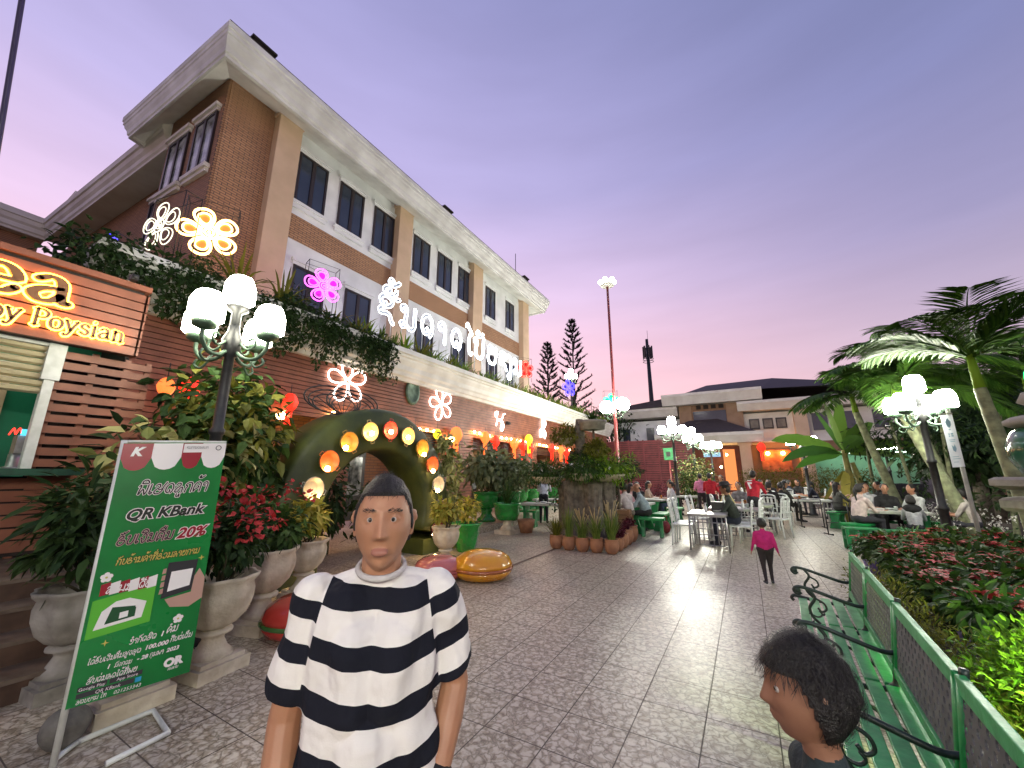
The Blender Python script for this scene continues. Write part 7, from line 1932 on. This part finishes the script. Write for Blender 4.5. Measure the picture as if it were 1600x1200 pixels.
# concrete tables and stools with painted legs
def conc(kind, label, loc, L_, D_, h, group, rz=0, top=.06):
    t = thing(kind, label, 'table' if 'table' in kind else 'stool', loc, rz, group)
    w = MB(); w.box((0,0,h-top/2),(L_,D_,top)); part('top' if 'table' in kind else 'seat', w, M['concrete'] if 'table' in kind else M['green_pale'], t, bevel=.01)
    for s_ in (-1,1):
        w = MB(); x = s_*(L_/2-.09); w.prism([(-D_*.44,0),(D_*.44,0),(D_*.40,.06),(D_*.26,h*.5),(D_*.36,h-top),(-D_*.36,h-top),(-D_*.26,h*.5),(-D_*.40,.06)], x-.04, x+.04, axis='x'); part('leg', w, M['green_paint'], t, bevel=.008)
    return t
STG = 'green concrete stools'
conc('stool', 'near green concrete stool by the crossed leg', (-2.2,10.85,0), .62, .34, .46, STG, .1)
conc('stool', 'second green concrete stool along the row', (-2.2,12.3,0), .9, .36, .46, STG, 1.5)
conc('stool', 'farthest green concrete stool under the white blouse', (-2.12,14.3,0), .9, .36, .46, STG, 1.5)
conc('stool', 'green concrete stool on the fence side of the near table', (-3.2,11.9,0), .8, .34, .46, STG, 1.5)
conc('stool', 'green concrete stool under the diner in beige', (-3.15,14.6,0), .8, .34, .46, STG, 1.5)
TBG = 'concrete tables'
conc('concrete_table', 'near concrete table between the seated men', (-2.75,11.7,0), 1.3, .7, .74, TBG, 1.5)
conc('concrete_table', 'concrete table before the woman in white', (-2.7,14.2,0), 1.3, .7, .74, TBG, 1.5)
conc('concrete_table', 'empty green concrete table near the red fence', (-1.9,16.9,0), 1.2, .7, .72, TBG, .2)
conc('concrete_table', 'mossy concrete table left of the stump with bottles', (-5.15,10.9,0), 1.5, .65, .70, TBG, .15)
conc('concrete_table', 'concrete table behind the waiter', (-5.6,12.6,0), 1.5, .7, .72, TBG, .1)
conc('stool', 'long stool left of the mossy table', (-5.95,10.9,0), .9, .36, .48, STG, .15)
conc('stool', 'long stool at the far table behind the waiter', (-6.4,12.6,0), .9, .36, .48, STG, .15)
def bottle(label, loc, m, s=1, group=None):
    w = MB(); w.lathe([(.03,0),(.033,.02),(.033,.11),(.014,.15),(.012,.19),(.015,.2)], n=12); w.box((.015,0,.205),(.05,.015,.015)); w.xform(Matrix.Scale(s,4))
    return solo('bottle', w, m, label, 'bottle', loc, 0, group)
bottle('white spray bottle on the right end of the mossy table', (-4.6,10.85,.70), M['white_pl'], 1.2)
bottle('bottle on the concrete table behind the waiter', (-5.9,12.5,.72), M['white_pl'], 1.1)
bt = bottle('squat white jar on the barred metal table', (-.85,9.95,.73), M['white_pl'], .9)
def dish(label, loc, r=.11, group='dishes on the tables'):
    w = MB(); w.lathe([(r*.5,0),(r*.8,.012),(r,.03),(r*.97,.034),(r*.7,.016),(0,.012)], n=18); return solo('plate', w, M['white_pl'], label, 'plate', loc, 0, group)
for lab, p in (('plate left on the mossy table near the waiter',(-5.3,10.95,.70)),('second plate on the mossy table',(-5.0,10.75,.70)),('plate on the near concrete table',(-2.75,11.5,.74)),('plate by the diner in pink',(-2.85,12.0,.74)),('plate on the table of the woman in white',(-2.7,14.2,.74)),('plate on the middle metal table',(-.25,12.4,.73)),('plate in front of the yellow shirt',(.05,12.9,.73)),('plate on the near right table',(2.55,12.35,.74)),('plate before the man in the black tee',(2.8,12.55,.74)),('plate beside the man with the hat',(-.62,10.1,.73))):
    dish(lab, p)
# barred metal table
def bar_table(label, loc, W_, D_, h, rz=0, bars=True):
    t = thing('metal_table', label, 'table', loc, rz, 'metal tables')
    w = MB(); w.box((0,0,h-.015),(W_,D_,.03)); w.box((0,0,h-.045),(W_-.06,D_-.06,.03)); part('tabletop', w, M['white_pl'] if not bars else M['steel'], t, bevel=.005)
    for sx in (-1,1):
        for sy in (-1,1):
            w = MB(); w.tube([(sx*(W_/2-.03),sy*(D_/2-.03),h-.03),(sx*(W_/2-.01),sy*(D_/2-.02),0)], .017, 8); part('leg', w, M['steel'], t)
    if bars:
        for sy in (-1,1):
            w = MB(); y = sy*(D_/2-.05)
            for z in (.12,.32,.56): w.tube([(-W_/2+.03,y,z),(W_/2-.03,y,z)], .010, 6)
            for x in np.linspace(-W_/2+.10,W_/2-.10,7): w.tube([(x,y,.12),(x,y,h-.04)], .010, 6)
            part('bar_screen', w, M['steel'], t)
    return t
bar_table('barred metal table in the middle of the plaza beside the man with a hat', (-.80,9.9,0), .74, 1.05, .73, .0)
bar_table('metal table behind the barred one, with jars', (-.35,11.55,0), 1.1, .8, .73, 0)
bar_table('metal table between the yellow shirt and the red sports shirt', (.0,13.2,0), 1.1, .8, .73, 0)
bar_table('pale table before the long haired diner in olive', (1.65,16.5,0), 1.2, .9, .73, 0, False)
bar_table('pale table of the farthest diners', (1.6,19.6,0), 1.3, .9, .73, 0, False)
bar_table('pale table behind the dark pair', (.6,17.6,0), 1.1, .8, .73, 0, False)
w = MB(); w.box((0,0,.10),(.26,.20,.20)); solo('tray_box', w, M['metal_dark'], 'black box on the barred metal table', 'box', (-.62,10.3,.73))
bottle('white thermos jar at the front of the jarred table', (-.55,11.4,.73), M['white_pl'], 1.3); bottle('white jar right of the thermos', (-.15,11.35,.73), M['white_pl'], 1.0); bottle('green napkin holder bottle on the jarred table', (-.75,11.6,.73), M['green_glaze'], .8)
def chair_mk(label):
    t = thing('white_chair', label, 'chair', (0,0,0), 0, 'white slat backed chairs')
    w = MB(); w.box((0,0,.44),(.42,.42,.03)); part('seat', w, M['white_pl'], t, bevel=.008)
    for sx in (-1,1):
        w = MB(); w.tube([(sx*.19,.19,.44),(sx*.20,.21,0)], .018, 7); part('leg', w, M['white_pl'], t)
        w = MB(); w.tube(cr([(sx*.20,-.23,0),(sx*.19,-.20,.44),(sx*.185,-.26,.92)],4), .019, 7); part('leg', w, M['white_pl'], t)
    w = MB(); 
    for z in (.60,.74,.88): w.tube([(-.18,-.215-.045*(z-.5)*2,z),(0,-.235-.045*(z-.5)*2,z),(.18,-.215-.045*(z-.5)*2,z)], .020, 6, flat=.5)
    for x in (-.09,0,.09): w.box((x,-.235,.70),(.05,.015,.42), rx=R(6))
    w.tube(cr([(-.185,-.26,.92),(-.1,-.275,.965),(.1,-.275,.965),(.185,-.26,.92)],4), .022, 7)
    part('backrest', w, M['white_pl'], t); return t
ch0 = chair_mk('white slat backed chair under the man with the hat'); ch0.location = (-.22,10.25,0); ch0.rotation_euler = (0,0,R(90))
for p, rz, lab in (((-.05,10.95),85,'white chair right behind the man with the hat'),((.0,11.6),80,'white chair at the right end of the jarred table'),((-1.35,10.0),-90,'white chair on the left of the barred metal table'),((-1.32,10.5),-90,'second white chair on the left of the barred metal table'),((-1.15,11.5),-90,'white chair left of the jarred table'),((-1.1,12.0),-85,'white chair just before the yellow shirt'),((-.66,12.85),-75,'white chair under the yellow shirt'),((.5,13.9),-10,'white chair of the nearer dark diner'),((.83,14.6),-10,'white chair of the farther dark diner'),((.55,12.3),60,'empty white chair facing the tables beside the red sports shirt'),((.98,16.4),-70,'white chair under the diner in olive'),((2.3,16.6),100,'white chair opposite the diner in olive'),((2.28,19.3),85,'white chair under the diner in navy'),((1.9,20.6),140,'white chair beyond the navy diner'),((.18,17.3),80,'white chair of the diner in white'),((-.0,19.4),-70,'white chair of the diner in cream'),((1.2,18.9),30,'empty white chair among the farthest tables')):
    dup(ch0, (p[0],p[1],0), R(rz), lab)
# metal trolley stands
def trolley(label, loc, rz=0):
    t = thing('metal_stand', label, 'stand', loc, rz, 'thin metal stands')
    for x in (-.28,.28):
        w = MB(); w.tube([(x,0,0),(x,0,.80)], .014, 6); w.tube([(x,-.18,.02),(x,.18,.02)], .014, 6); w.sphere((x,-.18,.025),.025,8,6); part('leg', w, M['metal_dark'], t)
    w = MB()
    for z in (.80,.55,.30): w.tube([(-.28,0,z),(.28,0,z)], .012, 6)
    part('cross_bar', w, M['metal_dark'], t)
trolley('thin dark metal stand at the edge of the right hand tables', (1.95,13.6,0), .4)
trolley('thin metal stand beside the farther right table', (1.55,15.0,0), .2)
# right hand table, green crates
conc('concrete_table', 'near right table with plates ringed by diners', (2.75,12.35,0), 1.2, .75, .74, TBG, .1)
def crate(label, loc, rz=0):
    t = thing('green_bench', label, 'bench', loc, rz, 'green frame benches')
    w = MB(); w.box((0,0,.42),(.62,.30,.035)); part('seat', w, M['green_paint'], t, bevel=.006)
    for s_ in (-1,1):
        w = MB(); x = s_*.28; w.box((x,-.12,.2),(.05,.05,.40)); w.box((x,.12,.2),(.05,.05,.40)); w.box((x,0,.22),(.04,.19,.05)); part('leg', w, M['green_paint'], t)
    w = MB(); w.box((0,-.12,.22),(.51,.04,.05)); w.box((0,-.12,.32),(.51,.02,.025), ry=R(18)); part('apron', w, M['green_paint'], t)
crate('green frame bench in front of the pink fleece', (1.98,11.25,0), .1); crate('green frame bench before the near right table', (2.55,11.1,0), .05); crate('green frame bench under the hooded child', (2.95,11.55,0), 0)
conc('stool', 'green concrete stool of the grey long haired diner', (2.2,15.3,0), .7, .36, .46, STG, 1.2); conc('stool', 'green concrete stool under the pink fleece', (2.05,12.0,0), .6, .36, .46, STG, .8)
conc('stool', 'green concrete stool under the man in the black tee', (2.9,13.1,0), .9, .36, .46, STG, 0); conc('stool', 'green concrete stool under the woman in white at the right', (3.5,13.15,0), .5, .36, .46, STG, .5)
# hanging banner with blue print on the right lamp
t = thing('hanging_banner', 'narrow white hanging banner with pale blue print below the right lamp', 'banner', (3.06,9.42,0))
w = MB()
def rb(u, v): return (2.990+.135*u-.010*v*0, 9.440-.045*u, 2.52-.87*v+.012*u)
w.add([rb(i/3, j/8) for j in range(9) for i in range(4)], [(j*4+i, j*4+i+1, (j+1)*4+i+1, (j+1)*4+i) for j in range(8) for i in range(3)])
o = part('sheet', w, mat('white_vinyl',(.62,.66,.70),(.55,.6,.66),.5,4,trans=.2), t, True)
w = MB(); off = np.array((.0,-.006,0))
def rp(u,v): return tuple(np.array(rb(u,v))+off)
def rpoly(pts): w.add([rp(*p) for p in pts], [tuple(range(len(pts)))])
rpoly([(.5,.06),(.72,.14),(.66,.22),(.5,.26),(.34,.22),(.28,.14)]); rpoly([(.40,.28),(.60,.28),(.56,.30),(.44,.30)])
for v in (.36,.40): rpoly([(.3,v),(.42,v),(.42,v+.028),(.3,v+.028)]); rpoly([(.5,v),(.7,v),(.7,v+.028),(.5,v+.028)])
for v, a, b in ((.48,.25,.75),(.51,.3,.7)): rpoly([(a,v),(b,v),(b,v+.012),(a,v+.012)])
rpoly([(.35,.58),(.48,.62),(.6,.57),(.68,.66),(.55,.72),(.38,.69)])
for v, a, b in ((.80,.2,.7),(.84,.2,.8),(.90,.2,.6)): rpoly([(a,v),(b,v),(b,v+.010),(a,v+.010)])
part('blue_print', w, mat('pale_blue_print',(.20,.36,.46),None,.5), t, True)
w = MB(); w.tube([(3.11,9.46,0),(3.11,9.46,2.62)], .03, 8); w.tube([(2.96,9.46,2.54),(3.14,9.42,2.55)], .012, 6); part('pole', w, M['concrete'], t, True)
# stone tower at the right edge
t = thing('stone_fountain', 'tiered stone garden tower with a big green glass globe at the right edge', 'garden tower', (2.28,5.12,0))
w = MB(); w.lathe([(.42,0),(.44,.05),(.30,.1),(.22,.5),(.20,1.15),(.24,1.22)], n=28); w.lathe([(.40,1.24),(.43,1.27),(.43,1.33),(.40,1.35)], n=6, smooth=False); part('pedestal', w, M['stone_grey'], t)
w = MB(); w.lathe([(.18,1.35),(.17,1.40),(.38,1.42),(.46,1.45),(.46,1.50),(.42,1.52)], n=6, smooth=False); part('slab', w, M['stone_grey'], t)
M['green_glass'] = mat('green_glazed_ball', (.02,.10,.06), (.04,.14,.08), .12, 5, coat=.5)
w = MB(); w.lathe([(.15,1.52),(.24,1.56),(.29,1.68),(.29,1.80),(.24,1.90),(.17,1.95)], n=28); part('globe', w, M['green_glass'], t)
w = MB(); w.lathe([(.16,1.93),(.24,1.95),(.27,1.97),(.27,2.0),(.22,2.03),(.12,2.05),(.10,2.12),(.16,2.16),(.12,2.24),(.0,2.27)], n=24); part('cap', w, M['stone_grey'], t)
w = MB(); w.sphere((0,0,0),(.09,.09,.13),12,8); part('green_lamp', w, glow('green_lamp_glow',(.02,.6,.2),2.2), t).location = (.02,.02,2.37)
# green box on a post, mobile mast, overhead cable, a dry twig
t = thing('control_box', 'green box with a dark window on a thin post before the red fence', 'control box', (-3.65,24,0))
w = MB(); w.box((0,0,2.62),(.5,.35,.62)); w.box((0,-.02,2.95),(.58,.45,.04)); part('box', w, M['green_paint'], t)
w = MB(); w.box((0,-.18,2.62),(.22,.02,.26)); part('window', w, M['metal_dark'], t)
w = MB(); w.tube([(0,0,0),(0,0,2.3)], .04, 8); part('post', w, M['red_pole'], t)
t = thing('mobile_mast', 'distant mobile phone mast with panel antennas above the far roof', 'mast', (-19.6,108,0))
w = MB(); w.tube([(0,0,0),(0,0,16),(0,0,38)], [1.0,.65,.38], 8); part('mast', w, M['metal_dark'], t)
for k in range(6):
    a = 2*math.pi*k/6; w = MB(); w.box((1.15*math.cos(a),1.15*math.sin(a),34.2),(.35,.35,3.4),a); w.tube([(0,0,33.4),(1.15*math.cos(a),1.15*math.sin(a),33.4)],.08,5); w.tube([(0,0,35.2),(1.15*math.cos(a),1.15*math.sin(a),35.2)],.08,5); part('antenna', w, M['metal_dark'], t)
w = MB()
for z in (31.5,32.2): w.tube([(1.4*math.cos(a),1.4*math.sin(a),z) for a in np.linspace(0,2*math.pi,9)[:-1]], .08, 5, closed=True)
w.tube([(.3,0,36),(.3,0,40.5)], .05, 5); part('platform', w, M['metal_dark'], t)
w = MB(); a = np.array((-5.30,-.20,8.8)); b = np.array((-6.9,.52,2.4)); w.tube([tuple(a+(b-a)*q) for q in np.linspace(0,1,9)], .022, 8)
solo('overhead_cable', w, mat('blue_black_cable',(.02,.015,.06),None,.4), 'dark overhead cable slanting across the top left corner', 'cable', (-6,.1,5.6), world=True)
w = MB(); w.tube(cr([(0,0,.006),(.09,.05,.012),(.16,.14,.006)],4), .004, 5); w.tube([(.09,.05,.012),(.12,.04,.008)], .003, 4)
solo('dry_twig', w, M['stem'], 'dry twig lying on the tiles before the striped shirt', 'twig', (-.62,1.75,0))
for i, (x, y) in enumerate(((10.5,33),(8.6,34))):
    w = MB(); w.box((0,0,.5),(1.4,.5,.9)); w.box((0,-.26,.75),(1.2,.03,.3)); solo('air_unit', w, M['metal_dark'], ['dark machine in the mint hall','second dark machine in the mint hall'][i], 'machine', (x,y,0), group='machines by the mint hall', bevel=.03)

def cup(label, loc, m):
    w = MB(); w.lathe([(.025,0),(.032,.09),(.034,.10),(.029,.10),(.022,.01),(0,.01)], n=14); return solo('cup', w, m, label, 'cup', loc, 0, 'cups on the tables')
M['clear_cup'] = mat('pale_tumbler', (.55,.60,.58), None, .12)
M['amber_cup'] = mat('amber_drink', (.45,.18,.03), None, .12)
for lab, p, m in (('pale tumbler by the first plate of the mossy table',(-5.45,10.8,.70),'clear_cup'),('amber glass on the mossy table',(-4.85,10.95,.70),'amber_cup'),('amber glass on the near concrete table',(-2.6,11.35,.74),'amber_cup'),('tumbler on the near concrete table',(-2.9,11.75,.74),'clear_cup'),('amber glass at the table of the woman in white',(-2.55,14.4,.74),'amber_cup'),('tumbler beside the jars',(-.05,11.6,.73),'clear_cup'),('amber glass before the yellow shirt',(-.1,13.1,.73),'amber_cup'),('tumbler near the red sports shirt',(.25,13.3,.73),'clear_cup'),('amber glass of the diner in olive',(1.45,16.4,.73),'amber_cup'),('amber glass on the near right table',(2.45,12.5,.74),'amber_cup'),('tumbler on the near right table',(3.0,12.3,.74),'clear_cup'),('tumbler by the hooded child',(2.8,12.15,.74),'clear_cup'),('tumbler on the farthest pale table',(1.5,19.5,.73),'clear_cup')):
    cup(lab, p, M[m])
w = MB(); w.sphere((0,0,.16),(.10,.17,.16),14,10,fn=lambda p:(p[0],p[1],max(-1,p[2])*(1-.12*abs(p[1])))); w.tube(cr([(0,-.1,.28),(0,-.06,.42),(0,.06,.42),(0,.1,.28)],4),.010,6)
solo('handbag', w, cloth((.30,.05,.06)), 'dark red handbag standing on the tiles beside the near concrete table', 'bag', (-2.0,11.6,0), .6)
